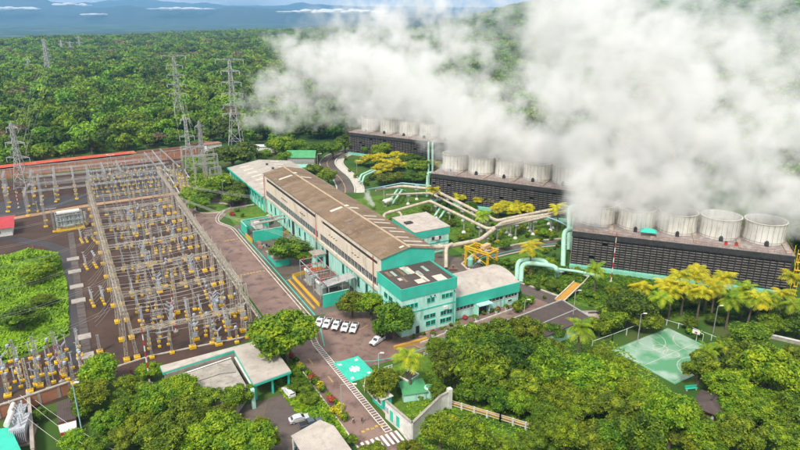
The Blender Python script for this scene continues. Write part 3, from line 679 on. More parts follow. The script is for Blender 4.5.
# ---- office block
of=thing('office_block','mint and teal office block with dark flat roof in front of the hall','building',(0,0,0))
MB().box(0.15,17.85,.15,14.4,0,13.6).build('wall','mint',of)
MB().box(0,18,0,.22,11.15,14.5).build('fascia','teal',of)
MB().box(0,.22,.222,14.6,11.15,14.5).build('fascia','tealy',of); MB().box(17.78,18,.222,14.6,11.15,14.5).build('fascia','tealy',of)
mb=MB(); mb.add([(.22,.22,13.7),(17.78,.22,13.7),(17.78,14.6,14.3),(.22,14.6,14.3)],[(0,1,2,3)]); mb.build('roof','roof_dark',of)
def orz(y): return 13.7+.6*(y-.22)/14.38
def op(x,y,w,d,mt): 
    mb=MB(); mb.add([(x,y,orz(y)+.05),(x+w,y,orz(y)+.05),(x+w,y+d,orz(y+d)+.05),(x,y+d,orz(y+d)+.05)],[(0,1,2,3)]); mb.build('roof_sheet',mt,of)
op(3.2,9.6,.9,3.4,'skyblue'); op(5.6,9.0,1.0,4.6,'roof_brown'); op(7.1,9.0,.9,3.6,'skyblue'); op(8.0,8.9,1.6,4.8,'skylight'); op(10,6.8,1.1,3.2,'skyblue'); op(13,8.4,1.0,3.8,'skyblue')
op(6.8,2.6,3.2,2.5,'skylight'); op(9.4,2.6,1.3,6.5,'skylight'); op(12.6,1.6,3.2,3.6,'skylight'); op(3.0,6.4,1.1,1.6,'skylight'); op(4.2,5.0,.8,3.2,'roof_brown'); op(1.6,10,1.2,3.4,'roof_brown'); op(6.9,12.6,2,1.6,'skylight')
MB().box(0.1,17.9,.0,.14,6.9,7.15).box(.0,.14,.1,14.4,6.9,7.15).build('string_course','tealp',of)
for x0,x1,z0,z1,n in ((1.6,5.4,8.3,9.5,3),(8.2,10.8,8.7,10,2),(13.0,16.8,8.9,10.1,3),(7.2,11.2,3.9,5,2),(7.9,11.2,1.6,2.9,2),(12.7,16.9,3.7,4.9,2),(12.6,16.6,1.3,2.5,2),(2.4,4.2,3.6,5.2,1)):
    w=(x1-x0)/n
    for i in range(n): window(of,x0+i*w+.12,x0+(i+1)*w-.3,.15,z0,z1,2,out=-1,fr='tealp')
for y0,y1 in ((1.8,3.0),(5.4,7.4),(8.4,10.2)): window(of,y0,y1,.15,8.4,9.8,2,axis='y',out=-1,fr='tealp')
for y0,y1 in ((3,4.6),(7,9)): window(of,y0,y1,.15,2.6,4.2,2,axis='y',out=-1,fr='tealp')
MB().box(4.7,5.8,.06,.148,.05,2.3).build('door','dark',of)
for x in (9.3,10.6,17.1): MB().lathe(x,-.1,[(.05,10.3),(.22,10.5),(.22,10.7),(.05,10.75)],6).build('wall_lamp','dark',of)
MB().box(13.6,14.9,-.35,.14,5.5,6.4).build('air_conditioner','white',of)
MB().tube([(16.9,-.05,11),(16.9,-.05,.2)],.08,6).tube([(17.7,-.05,11),(17.7,-.05,.2)],.08,6).build('downpipe','tealp',of)
# ---- annex with curved roof
an=thing('annex','single storey mint annex with pale curved roof and wide teal fascia','building',(0,0,0))
A0,A1,B0,B1=18.4,42.2,1.8,15
MB().box(A0,A1-.1,B0+.1,B1,0,6.6).build('wall','mint',an)
MB().box(A0-.1,A1,B0-.25,B0+.08,3.9,7.1).build('fascia','teal',an)
mb=MB(); n=12; o=[]
for i in range(n+1):
    t=i/n; y=B0-.2+(B1+.4-B0)*t; z=6.75+2.1*math.sin(math.pi*min(1,t*.78+.02))
    o+= [(A0-.1,y,z),(A1+.1,y,z)]
mb.add(o,[(2*i,2*i+1,2*i+3,2*i+2) for i in range(n)]); mb.build('roof','roof_greyx',an,smooth=True)
sd_=MB()
for X in (A0,A1-.12):
    poly_=[(X,B0,6.6)]+[(X,p[1],p[2]-.04) for p in o[::2]]+[(X,B1,6.6)]
    sd_.add(poly_,[tuple(range(len(poly_)))])
sd_.build('end_wall','mint',an)
for x0,x1,n in ((19.2,25.4,5),(30.6,36.2,4),(36.9,41.6,4)):
    w=(x1-x0)/n
    for i in range(n): window(an,x0+i*w+.08,x0+(i+1)*w-.08,B0+.1,2.7,3.75,1,out=-1)
window(an,38.2,39.6,B0+.1,1.2,1.9,1,out=-1)
MB().box(26.3,30,B0-.02,B0+.09,0,3.1).build('entrance_door','dark',an)
MB().box(26.0,26.3,B0-1.4,B0+.1,0,3.3).box(30,30.3,B0-1.4,B0+.1,0,3.3).box(25.9,30.8,B0-2.2,B0+.05,3.4,3.62).build('entrance_canopy','mint',an)
MB().tube([(18.6,B0-.1,6),(18.6,B0-.1,.1)],.07,6).tube([(26,B0-.35,4),(26,B0-.35,.1)],.07,6).tube([(36.6,B0-.1,4),(36.6,B0-.1,.1)],.07,6).build('downpipe','tealp',an)
# ---- rear two storey block
rb=thing('rear_block','mint two storey block with pale roof behind the hall beside the pipes','building',(0,0,0))
MB().box(33.2,47.8,50,67,0,9).build('wall','mint',rb)
MB().box(33,48,49.75,49.98,6.9,9.6).build('fascia','teal',rb); MB().box(32.9,33.15,50,67,6.9,9.6).build('fascia','tealy',rb)
mb=MB(); mb.add([(32.8,49.7,9.62),(48.2,49.7,9.62),(48.2,67.3,10.3),(32.8,67.3,10.3),(32.8,49.7,9.45),(48.2,49.7,9.45),(48.2,67.3,10.1),(32.8,67.3,10.1)],[(0,1,2,3),(7,6,5,4),(0,4,5,1),(1,5,6,2),(2,6,7,3),(3,7,4,0)]); mb.build('roof','roof_greyx',rb)
MB().box(33,48,49.85,49.99,3.9,4.2).build('string_course','tealp',rb)
MB().box(34,37,58,60,10.1,10.5).build('roof_hatch','dark',rb)
window(rb,35,37,49.99,5,6.3,2); window(rb,40.2,44.4,49.99,5.1,6.5,3); MB().box(41.6,43,49.2,49.98,5.4,6.6).build('air_conditioner','white',rb)
window(rb,35,37,49.99,1.2,2.6,2); window(rb,41,44,49.99,1.2,2.6,2)
# ---- far green roof hut, small buildings
gx,gy=at(301,166)
gh=thing('green_roof_shed','grey shed with bright green roof by the curving road','shed',(gx,gy,0),R(-28.7))
MB().box(-8,8,0,7,0,5).build('wall','conc',gh)
mb=MB(); mb.add([(-8.6,-.7,5),(8.6,-.7,5),(8.6,4.5,8.4),(-8.6,4.5,8.4),(8.6,8,6.5),(-8.6,8,6.5)],[(0,1,2,3),(3,2,4,5)]); mb.build('roof','greenroof',gh)
MB().box(-7.7,7.8,-.1,-.02,2.2,4.4).build('shutter','galv',gh)
gx,gy=at(302,174)
ms=thing('canopy_shelter','pale mint flat canopy shelter beyond the hall roof','shelter',(gx,gy,0),R(-28.7))
MB().box(-7,7,0,7,3.6,3.9).build('canopy_roof','ctmint',ms); [MB().box(x-.1,x+.1,y-.1,y+.1,0,3.6).build('post','white',ms) for x in (-6.5,6.5) for y in (.5,6.5)]
gx,gy=at(262,153)
ws=thing('white_shed','white roofed shed half hidden among the forest trees','shed',(gx,gy,0),R(-28.7))
MB().box(-9,9,0,6,0,4).build('wall','white',ws); MB().box(-9.5,9.5,-.5,6.5,4,4.3).build('roof','white',ws)
# ---- red roofed control house at left
rh=thing('red_roof_house','white control house with red sheet roof at the left edge','building',(0,0,0))
MB().box(-112,-97,148,164,0,3.6).build('wall','white',rh)
mb=MB(); mb.add([(-113,147,3.6),(-96,147,3.6),(-96,156,5),(-113,156,5),(-96,165,3.6),(-113,165,3.6)],[(0,1,2,3),(3,2,4,5)]); mb.build('roof','redroof',rh)
MB().add([(-97,148,3.6),(-97,164,3.6),(-97,156,4.9)],[(0,1,2)]).build('gable','white',rh)
window(rh,-111,-108,148,1.4,2.6,2); window(rh,-104,-101,148,1.4,2.6,2)
# ---- carport building (L shaped, pale roof, teal fascia)
cp=thing('carport_building','L shaped low building with pale corrugated roof and teal fascia beside the switchyard','building',(0,0,0))
P=lambda px,py,z=4.6: Vector(at(px,py,z))
o1=P(267,338);o2=P(292,371);o3=P(254,385);o4=P(234,346); l1=P(163,363); l2=P(160,371)
mb=MB(); 
def slab(mb,pts,z0,z1): mb.prism([tuple(p) for p in pts],z0,z1)
a_=P(267,338);b_=P(291,371);c_=P(253.5,384.5);d_=P(234,350);e_=P(163,372.5);f_=P(160,366)
mb.prism([tuple(p) for p in (a_,f_,e_,d_,c_,b_)],4.45,4.65); mb.build('roof','roof_greyx',cp)
tf=MB()
for p,q in ((e_,d_),(d_,c_),(c_,b_),(b_,a_),(f_,e_)):
    tf.bar((p.x,p.y,4.2),(q.x,q.y,4.2),.15,.55)
tf.build('fascia','tealp',cp)
wl=MB()
def inset(p,c,k): return (p.x+(c.x-p.x)*k,p.y+(c.y-p.y)*k)
cc=(a_+b_+c_+d_)/4
q=[inset(p,cc,.1) for p in (a_,P(234,346),d_,)]
wl.prism([inset(a_,cc,.08),inset(f_,cc,.03),inset(e_,cc,.03),tuple(d_),tuple(d_*.45+c_*.55),tuple(a_*.45+b_*.55)],0,4.1); wl.build('wall','conc',cp)
for t in (0.02,.5,.98):
    p=c_*(1-t)+b_*t; p=p+(cc-p)*.08; MB().cbox(p.x,p.y,0,4.1,.45,.45).build('column','tealp',cp)
# lower flat roof inside the L
f1=P(228,351,3);f2=P(238,378,3)
lr=thing('courtyard_roof','stained beige lower roof with a dark crack inside the L shaped building','roof',(0,0,0))
pts=[at(231,359,3.4),at(248,388,3.4),at(238,402,3.4),at(165,402,3.4),at(160,382,3.4)]
MB().prism(pts,3.1,3.4).build('roof_slab','conc',lr); MB().prism([tuple(Vector(p)*.97+Vector(pts[3])*.03) for p in pts],0,3.1).build('wall','conc',lr)
MB().ribbon([at(235,357,3.43),at(252,386,3.43)],.5,3.46).ribbon([at(170,378,3.43),at(231,357.5,3.43)],.5,3.45).build('white_edge','white',lr)
MB().ribbon([at(188,383,3.43),at(205,379,3.43),at(220,374,3.43),at(236,372,3.43)],.25,3.42).build('crack_line','dark',lr)
p=at(254,408); MB(); wpost=thing('white_gate_post','white and mint post beside the courtyard drive','post',(p[0],p[1],0)); MB().box(-.4,.4,-.4,.4,0,5).build('post','mint',wpost)
# big pale canopy bottom
bc=thing('pale_canopy','large pale canopy roof in the bottom edge of the view covering parked cars','canopy',(0,0,0))
pts=[at(291,436,4),at(320,420,4),at(334,426,4),at(353,452,4),at(352,475,4),at(318,478,4),at(306,460,4)]
MB().prism(pts[::-1],3.8,4.1).build('canopy_roof','roof_greyx',bc)
for p in pts[:5]: 
    q=Vector(p)*.93+Vector(pts[5])*.07; MB().cbox(q.x,q.y,0,3.8,.25,.25).build('post','white',bc)
# brown shingle shrine hut and dark roof pavilion right
def hip_hut(name,label,cat,x,y,rz,w,d,h,rh,wm,rm,post=True):
    t=thing(name,label,cat,(x,y,0),rz)
    if post: [MB().box(sx*w*.42-.25,sx*w*.42+.25,sy*d*.42-.25,sy*d*.42+.25,0,h).build('post','white',t) for sx in (-1,1) for sy in (-1,1)]
    MB().box(-w*.36,w*.36,-d*.1,d*.4,0,h-.2).build('wall',wm,t)
    mb=MB(); mb.add([(-w/2,-d/2,h),(w/2,-d/2,h),(w/2,d/2,h),(-w/2,d/2,h),(-w*.2,0,h+rh),(w*.2,0,h+rh),(-w/2,-d/2,h-.2),(w/2,-d/2,h-.2),(w/2,d/2,h-.2),(-w/2,d/2,h-.2)],[(0,1,5,4),(1,2,5),(2,3,4,5),(3,0,4),(0,6,7,1),(1,7,8,2),(2,8,9,3),(3,9,6,0)])
    mb.build('roof',rm,t); MB().bar((-w*.2,0,h+rh+.05),(w*.2,0,h+rh+.05),.35).build('ridge_tile','dark',t); return t
x,y=at(712,404,3); hip_hut('garden_pavilion','dark brown hipped roof pavilion with white columns among the right trees','pavilion',x,y,R(20),8,7,3.2,1.6,'brick','roof_dark')
x,y=at(727,412,3); hip_hut('garden_pavilion','smaller dark brown roof pavilion joined on the lower right','pavilion',x,y,R(20),5,5,3,1.2,'brick','roof_dark')
x,y=at(594,316,3); hip_hut('brown_shed','low shed with mottled brown roof above the green pond wall','shed',x,y,R(-25),9,7,3,1.0,'conc','casing',False)
dr=thing('dark_roof_house','low house with dark corrugated roof edged white behind the trees','building',(0,0,0))
g1,g2,g3,g4=[at(*p,4) for p in ((507,321),(562,300),(590,317),(538,340))]
MB().prism([g1,g4,g3,g2],3.7,4).build('roof','roof_dark',dr); MB().prism([tuple(Vector(p)*.94+Vector(at(552,322,4))*.06) for p in (g1,g4,g3,g2)],0,3.65).build('wall','mint',dr)
MB().bar(g1+(4.05,),g2+(4.05,),.5,.3).bar(g2+(4.05,),g3+(4.05,),.5,.3).bar((Vector(g1+(4.08,))*.45+Vector(g4+(4.08,))*.55),(Vector(g2+(4.08,))*.45+Vector(g3+(4.08,))*.55),.3,.1).build('roof_edge','galv',dr)
# gate house and white walls at the bottom
gw=thing('white_boundary_wall','white rendered boundary wall with green shutters by the gate','wall',(0,0,0))
wpts=[at(386,418),at(412,441),at(440,413),at(449,408)]
wm=MB()
for p,q in zip(wpts,wpts[1:]): wm.bar(p+(2.2,),q+(2.2,),.35,4.4)
wm.build('wall_panel','white',gw)
cpn=MB(); [cpn.bar(p+(4.5,),q+(4.5,),.6,.18) for p,q in zip(wpts,wpts[1:])]; cpn.build('coping','conc',gw)
for t in (.25,.5): 
    p=Vector(wpts[0])*(1-t)+Vector(wpts[1])*t; d=(Vector(wpts[1])-Vector(wpts[0])).normalized(); n=Vector((-d.y,d.x)); n=n if n.x<0 else -n
    q0=p+n*.2-d*.55; q1=p+n*.2+d*.55; MB().bar((q0.x,q0.y,2.0),(q1.x,q1.y,2.0),.12,2.6).build('shutter','tealp',gw)
p=Vector(wpts[0])*.93+Vector(wpts[1])*.07; MB().cbox(p.x-.3,p.y-.1,2.2,3.4,.3,.9,R(10)).build('blue_emblem','bluegrey',gw)
MB().cbox(wpts[3][0],wpts[3][1],0,5.2,1,1).build('end_pillar','white',gw)
kb=thing('gate_booth','small teal gate booth beside the road','booth',at(382,404)+(0,),R(5))
MB().box(-1.2,1.2,-2.2,2.2,0,2.9).build('wall','tealp',kb); MB().box(-1.5,1.5,-2.5,2.5,2.9,3.1).build('roof','white',kb); window(kb,-1.6,-.2,-1.2,1.2,2.3,1,axis='y',out=-1); window(kb,.3,1.7,-1.2,1.2,2.3,1,axis='y',out=-1)
gr=thing('green_roof_store','low store with green sheet roof behind the white wall','shed',at(413,396)+(0,),R(-15)); 
MB().box(-2.7,2.7,-2,2,0,2.2).build('wall','mint',gr); MB().add([(-3,-2.4,2.2),(3,-2.4,2.2),(3,2.4,2.9),(-3,2.4,2.9)],[(0,1,2,3)]).build('roof','greenroof',gr)
wt=thing('mint_tank','small round mint tank with a dark lid','tank',at(429,396)+(0,)); MB().lathe(0,0,[(1.2,0),(1.2,2.4),(1.0,2.6)],16).build('shell','mint',wt); MB().lathe(0,0,[(.8,2.62),(.75,2.75)],12).build('lid','greenroof',wt)
mh=thing('mint_pump_house','small mint walled pump house with dark open top','building',at(408,386)+(0,),R(20)); MB().box(-2,2,-1.6,1.6,0,2.8).build('wall','mint',mh); MB().box(-1.7,1.7,-1.3,1.3,2.8,2.9).build('roof','roof_dark',mh); MB().box(-2.1,-1.75,-1.7,1.7,2.8,3.2).box(1.75,2.1,-1.7,1.7,2.8,3.2).build('parapet','white',mh)
sgn=thing('green_white_sign','tilted white and green sign board at the road corner','sign',at(365,389)+(0,),R(60)); MB().box(-1.8,1.8,-.06,.06,.6,2.4).build('board','white',sgn); MB().box(-1.6,1.6,-.08,-.061,1.4,2.2).build('stripe','tealp',sgn); [MB().box(x-.06,x+.06,-.05,.05,0,.6).build('post','galv',sgn) for x in (-1.5,1.5)]
# small huts at bottom left
h1=thing('lean_to_shed','dark corrugated lean to shed at the bottom left','shed',(0,0,0))
s1=[at(*p,3) for p in ((57,402),(74,399),(76,418),(57,423))]
MB().prism(s1,2.8,3).build('roof','roof_dark',h1); MB().prism([tuple(Vector(p)*.95+Vector(at(66,411,3))*.05) for p in s1],0,2.75).build('wall','brick',h1)
h2=thing('white_roof_hut','small hut with white sheet roof and a slanting awning','hut',(0,0,0))
s2=[at(*p,3) for p in ((58,425),(76,420),(77,437),(70,439),(69,430),(60,432))]
MB().prism(s2,2.7,2.9).build('roof','white',h2); s3=[at(*p,0) for p in ((61,436),(73,432),(75,440),(63,444))]; MB().prism(s3,0,2.6).build('wall','redw',h2)
def brickwall(name,label,pts,h,top='conc'):
    t=thing(name,label,'wall'); mb=MB(); mc=MB()
    for p,q in zip(pts,pts[1:]): mb.bar(p+(h/2,),q+(h/2,),.4,h); mc.bar(p+(h+.12,),q+(h+.12,),.7,.24)
    mb.build('brick_face','brick',t); mc.build('coping',top,t); pr=MB()
    for p,q in zip(pts,pts[1:]):
        d=(Vector(q)-Vector(p)); n=max(1,int(d.length/4))
        for i in range(n+1): v=Vector(p)+d*i/n; pr.cbox(v.x,v.y,0,h+.02,.55,.55,math.atan2(d.y,d.x))
    pr.build('pilaster','conc',t); return t
brickwall('brick_wall','long red brick retaining wall with pale coping behind the switchyard',[at(-60,186),at(2,179.5),at(60,172.5),at(100,168),at(150,162),at(183,158),at(200,155)],5.2)
brickwall('brick_wall','red brick wall closing the near left of the switchyard',[at(-30,426),at(0,418),at(60,397),at(71,393)],3)
brickwall('brick_wall','short red brick wall running down to the bottom edge at left',[at(30,402),at(33,428),at(35,460)],2.6)
MB_=MB(); bt=[at(-60,184),at(2,177.5),at(60,170.5),at(100,166),at(138,161.5)]
up_=[(p[0],p[1]+7) for p in bt]
mb=MB()
for i in range(len(bt)-1):
    mb.add([bt[i]+(5.2,),bt[i+1]+(5.2,),(bt[i+1][0]-1,bt[i+1][1]+6,5.6),(bt[i][0]-1,bt[i][1]+6,5.6),(bt[i+1][0]-1,bt[i+1][1]+26,0),(bt[i][0]-1,bt[i][1]+26,0)],[(0,1,2,3),(3,2,4,5)])
struct('earth_bank',mb,'soil')
pw=thing('rust_parapet','low rusty brown parapet strip along the right end of the rear wall','parapet'); mb=MB(); pp=[at(138,161),at(183,156),at(205,150),at(222,152)]
for p,q in zip(pp,pp[1:]): mb.bar(p+(3.0,),q+(3.0,),.5,6)
mb.build('panel','rust',pw)
gate=thing('white_gate_house','small white gate house at the far right corner of the switchyard','building',at(213,153)+(0,),R(10)); MB().box(-5,5,-3,3,0,6).build('wall','white',gate); MB().box(-5.3,5.3,-3.3,3.3,6,6.4).build('roof','rust',gate); window(gate,-2,2,-3,2,4,2)
# ---- cooling towers
def cooling_tower(label,x,y,rz,n,cell,h,first,depth=24,sr=6.4,sh=6.9,front=6.7):
    t=thing('cooling_tower',label,'cooling tower',(x,y,0),rz,'rows of cooling towers'); Lw=n*cell
    MB().box(0,Lw,.9,depth,0,h-.6).build('fill_core','louvre_back',t)
    MB().box(-.3,Lw+.3,-1.6,depth+1,0,1.3).build('basin','ctmint',t)
    MB().box(-.25,0,.2,depth,1.3,h).build('end_casing','casing',t); MB().box(Lw,Lw+.25,.2,depth,1.3,h).build('end_casing','casing',t)
    MB().box(-.4,Lw+.4,-.5,-.3+.01,h-1.9,h-.1).build('upper_louvre_band','dark',t)
    lv=MB(); rows=12; nb=int(Lw/1.9); rr=random.Random(int(x))
    for r in range(rows):
        z=1.9+r*(h-4.2)/(rows-1)
        for i in range(nb):
            a=Lw*i/nb
            if rr.random()<.02 or a+Lw/nb>Lw+.01: continue
            y0=-.25+.12*r/rows
            lv.add([(a+.16,y0,z),(a+Lw/nb-.16,y0,z),(a+Lw/nb-.16,y0+.4,z+.12),(a+.16,y0+.4,z+.12),(a+.16,y0,z+.2),(a+Lw/nb-.16,y0,z+.2),(a+Lw/nb-.16,y0+.4,z+.32),(a+.16,y0+.4,z+.32)],[(0,1,2,3),(7,6,5,4),(0,4,5,1),(1,5,6,2),(2,6,7,3),(3,7,4,0)])
    lv.build('louvre','louvre',t)
    lp=MB()
    for i in range(nb+1):
        a=Lw*i/nb; lp.box(a-.09,a+.09,-.4,-.27,1.3,h-1.9)
    lp.build('louvre_post','dark',t)
    MB().box(-.4,Lw+.4,-.5,depth+.6,h-.1,h+.12).build('deck','deck',t)
    rl=MB()
    for i in range(int(Lw/1.6)+1):
        a=i*1.6; rl.bar((a,-.4,h+.1),(a,-.4,h+1.25),.07); rl.bar((a,depth+.5,h+.1),(a,depth+.5,h+1.25),.07)
    for z in (.65,1.25): rl.bar((-.3,-.4,h+z),(Lw+.3,-.4,h+z),.07); rl.bar((-.3,depth+.5,h+z),(Lw+.3,depth+.5,h+z),.07)
    for yy in range(0,int(depth),2): rl.bar((-.3,yy,h+.1),(-.3,yy,h+1.25),.07); rl.bar((Lw+.3,yy,h+.1),(Lw+.3,yy,h+1.25),.07)
    rl.bar((-.3,-.4,h+1.25),(-.3,depth+.5,h+1.25),.07); rl.bar((Lw+.3,-.4,h+1.25),(Lw+.3,depth+.5,h+1.25),.07)
    rl.build('railing','rust',t)
    for i in range(n):
        cx=first+i*cell; cy=front+sr
        st=MB(); prof=[(sr*1.0,h+.1),(sr*.995,h+.7),(sr*.98,h+2.2),(sr*.97,h+sh*.55),(sr*.98,h+sh*.85),(sr*1.01,h+sh)]
        st.lathe(cx,cy,prof+[(sr*.95,h+sh),(sr*.9,h+4),(sr*.95,h+.3)],40,cap=False)
        s=st.build('fan_stack','stack',t,smooth=False)
        fl=MB()
        for k in range(24):
            th=2*math.pi*k/24
            for (r1,z1),(r2,z2) in zip(prof,prof[1:]): fl.bar((cx+(r1+.03)*math.cos(th),cy+(r1+.03)*math.sin(th),z1),(cx+(r2+.03)*math.cos(th),cy+(r2+.03)*math.sin(th),z2),.10)
        for zz,rr_ in ((h+.7,.997),(h+sh-.15,1.01)):
            fl.tube([(cx+(sr*rr_+.03)*math.cos(q*math.pi/16),cy+(sr*rr_+.03)*math.sin(q*math.pi/16),zz) for q in range(33)],.09,5)
        fl.build('rib',mat('rib%d'%i,(.42,.38,.30),(.30,.25,.18),scale=1) if 'rib%d'%i not in bpy.data.materials else bpy.data.materials['rib%d'%i],s)
        fb=MB(); fb.lathe(cx,cy,[(.9,h+2.3),(.9,h+3.2),(.3,h+3.5)],12)
        for k in range(8):
            th=math.pi*k/4+i; d=Vector((math.cos(th),math.sin(th),0)); nn=Vector((-d.y,d.x,0))
            p=Vector((cx,cy,h+2.7)); fb.add([p+d*.8+nn*.3,p+d*5.2+nn*.45,p+d*5.2-nn*.45+Vector((0,0,.15)),p+d*.8-nn*.3+Vector((0,0,.4))],[(0,1,2,3)])
        fb.build('fan','dark',s)
        mo=MB(); mo.box(cx-.55,cx+.55,front-1.5,front-.2,h+.12,h+1.3); mo.lathe(cx,front-1,[(.5,h+1.3),(.5,h+1.7),(.2,h+1.9)],10); mo.build('fan_motor','bluegrey' if i==0 else 'dark',t)
        MB().box(cx+sr*.75,cx+sr*.75+1.3,.2,depth*.8,h+.125,h+.5).build('walkway_hatch','casing',t)
    mb=MB(); mb.pipe([(-1.5,depth*.6,1),(-1.5,depth*.6,h+.9),(2,depth*.6,h+.9)],.5,10); mb.build('riser','mpipe',t)
    # access stair at the right end
    sx=Lw+1.6; sp=MB()
    for a in (-.1,1.6):
        for b in (2,6): sp.bar((sx+a,b,0),(sx+a,b,h+1.4),.14)
    for k in range(5):
        z0=k*h/5; b0_,b1_=(2.3,5.7) if k%2 else (5.7,2.3)
        for a in (.0,.8): sp.bar((sx+a+.2,b0_,z0),(sx+a+.2,b1_,z0+h/5),.12)
        sp.box(sx-.1,sx+1.7,1.6,2.4,z0+h/5-.1,z0+h/5)
    sp.build('access_stair','yellow' if n==5 and cell<13.3 else 'rust',t)
    return t
cooling_tower('nearest long dark louvred cooling tower with five pale fan stacks, at right',76.6,15.6,R(-49.2),5,13.25,13.6,6.6)
cooling_tower('middle cooling tower with five pale fan stacks behind golden shrubs',75.1,106.8,R(-56.2),5,13.28,14,6.3,sh=7.6)
cooling_tower('farthest cooling tower of dark louvres beside the curving road',84.2,220.9,R(-59.4),5,14,14,8.2,sh=8.6)
ct=bpy.data.objects['cooling_tower']
tent=thing('green_tent','small green tarpaulin tent on the deck of the near cooling tower','tent',(0,0,0)); Mt=Matrix.Translation((76.6,15.6,0))@Matrix.Rotation(R(-49.2),4,'Z')
def loc3(x,y,z): return Mt@Vector((x,y,z))
p=loc3(24,3,13.72); tent.location=p; tent.rotation_euler=(0,0,R(-49.2))
mb=MB(); mb.add([(-2.6,-1.8,1.6),(2.6,-1.8,1.6),(2.6,1.8,1.6),(-2.6,1.8,1.6),(-1.2,0,2.7),(1.4,0,2.6)],[(0,1,5,4),(1,2,5),(2,3,4,5),(3,0,4)]); mb.build('canopy','tealp',tent)
[MB().bar((x,y,0),(x,y,1.6),.08).build('pole','galv',tent) for x in (-2.5,2.5) for y in (-1.7,1.7)]
for (x,y) in ((47.5,2.5),(50.5,2.6)):
    d=thing('red_drum','red drum on the deck of the near cooling tower, %s of two'%('left' if x<48 else 'right'),'drum',loc3(x,y,13.72)[:],0,'drums on the cooling tower deck'); MB().lathe(0,0,[(.45,0),(.45,.35),(.48,.37),(.45,.4),(.45,1.1)],12).build('barrel','redw',d); MB().lathe(0,0,[(.42,1.1),(.42,1.14)],12).build('lid','c_dark',d)
# ---- pipelines
def pipeline(label,runs,mt,sup=(),supr=.28,name='pipeline',foot=True,seg=12):
    t=thing(name,label,'pipeline')
    for pts,r in runs: MB().pipe(pts,r,seg,bend=r*3).build('pipe',mt,t,smooth=True)
    fl=MB()
    for pts,r in runs:
        for p,q in zip(pts,pts[1:]):
            p,q=Vector(p),Vector(q); L=(q-p).length; k=max(1,int(L/9)); d=(q-p).normalized()
            for i in range(1,k): c=p+(q-p)*i/k; fl.tube([c-d*.08,c+d*.08],r*1.14,12)
    if fl.v: fl.build('flange',mt,t)
    for (x,y,z) in sup:
        s=MB().cbox(x,y,.2,z,supr*1.4,supr*1.4).build('support_post','galv',t)
        if foot: MB().lathe(x,y,[(.9,0),(.75,.55),(.4,.9)],8).build('footing','white',s)
        MB().cbox(x,y,z-.35,z-.02,1.7,1.7).build('saddle','bluegrey',s)
    return t
def A3(px,py,z): return at(px,py,z)+(z,)
def along(pts,step,dz=0):
    o=[]
    for p,q in zip(pts,pts[1:]):
        p,q=Vector(p),Vector(q); n=max(1,int((q-p).length/step))
        for i in range(n): v=p+(q-p)*(i+.5)/n; o.append((v.x,v.y,v.z-dz))
    return o
p1=[A3(383,234,3),A3(384,214,6.5),A3(430,201,6.5),A3(488,229,6.5),A3(560,214,6.5),A3(606,203,6.5)]
pipeline('upper beige steam pipe rising from the hall and bending at the palms',[(p1,.62)],'pipe',along(p1[2:],9,.7))
p2=[A3(376,190,6),A3(402,186,6),A3(432,189,6),A3(480,213,6),A3(497,221,6.2),A3(560,208,6.4),A3(600,199,6.4)]
pipeline('beige steam pipe passing in front of the middle cooling tower',[(p2,.7)],'pipe',along(p2[1:],10,.8))
p2b=[A3(386,195,5),A3(430,193,5),A3(476,216,5),A3(487,224,5)]
pipeline('thinner beige pipe below the middle cooling tower pipe',[(p2b,.5)],'pipe',along(p2b,14,.5))
p3=[A3(433,247,5.5),A3(445,247,5.5),A3(480,240,6),A3(502,223,6.3),A3(520,219,6.3),A3(606,206,6.3)]
pipeline('large beige steam pipe leaving the rear of the hall over the lawn',[(p3,.8)],'pipe',along(p3[2:],9,.9))
p3b=[A3(446,268,.5),A3(446,247,6.2),A3(452,244,6.2)]
pipeline('beige vertical pipe dropping behind the office roof',[(p3b,.68)],'pipe')
p3c=[A3(495,227,7.2),A3(545,215,7.2),A3(606,203,7.2)]
pipeline('slim beige pipe laid on top of the large steam pipe',[(p3c,.3)],'pipe')
bl=[A3(365,190,7.3),A3(402,183,7.3),A3(433,186,7.3)]
pipeline('pale blue pipe running with the beige pipes toward the middle cooling tower',[(bl,.3)],'bpipe',along(bl,16,.3),foot=False)
bl2=[A3(540,215,7),A3(556,220,6),A3(566,225,6)]
pipeline('short sloping pale blue pipe near the mint risers',[(bl2,.28)],'bpipe')
rs=[A3(563,266,.3),A3(564,231,11.5),A3(572,229,11.5)]
pipeline('front tall mint riser at the left corner of the near cooling tower',[(rs,.85)],'mpipe')
rs=[A3(569,250,.3),A3(569,207,14.5),A3(576,206,14.5)]
pipeline('rear tall mint riser at the left corner of the near cooling tower',[(rs,.8)],'mpipe')
m1=[A3(517,280,.3),A3(517.5,262,5),A3(524,260,5),A3(541,260,5),A3(547,263,5),A3(548,267,3)]
m2=[A3(521,282,.3),A3(521.5,265,5),A3(530,263,5),A3(554,266,5),A3(557,270,4),A3(557,276,.3)]
pipeline('pair of thick mint pipes looping beside the annex',[(m1,.8),(m2,.8)],'mpipe')
m3=[A3(548,268,2.2),A3(575,271,2.2),A3(600,276,2.2)]
pipeline('low mint header pipe along the foot of the near cooling tower',[(m3,.5)],'mpipe',along(m3,8,.4),foot=False)
for i,(x0,y0,x1,y1) in enumerate(((428.5,160,428.5,142),(432.5,160.5,432.5,142.5))):
    r_=[A3(x0,y0+30,.3),A3(x1,y1,13.5),A3(x1+3,y1-1,13.5)]
    pipeline('%s of two tall mint risers on the farthest cooling tower'%('left','right')[i],[(r_,.55)],'mpipe')
r_=[A3(427,197,.3),A3(427.5,173,12),A3(432,172.5,12)]
pipeline('curved mint riser at the left corner of the middle cooling tower',[(r_,.6)],'mpipe')
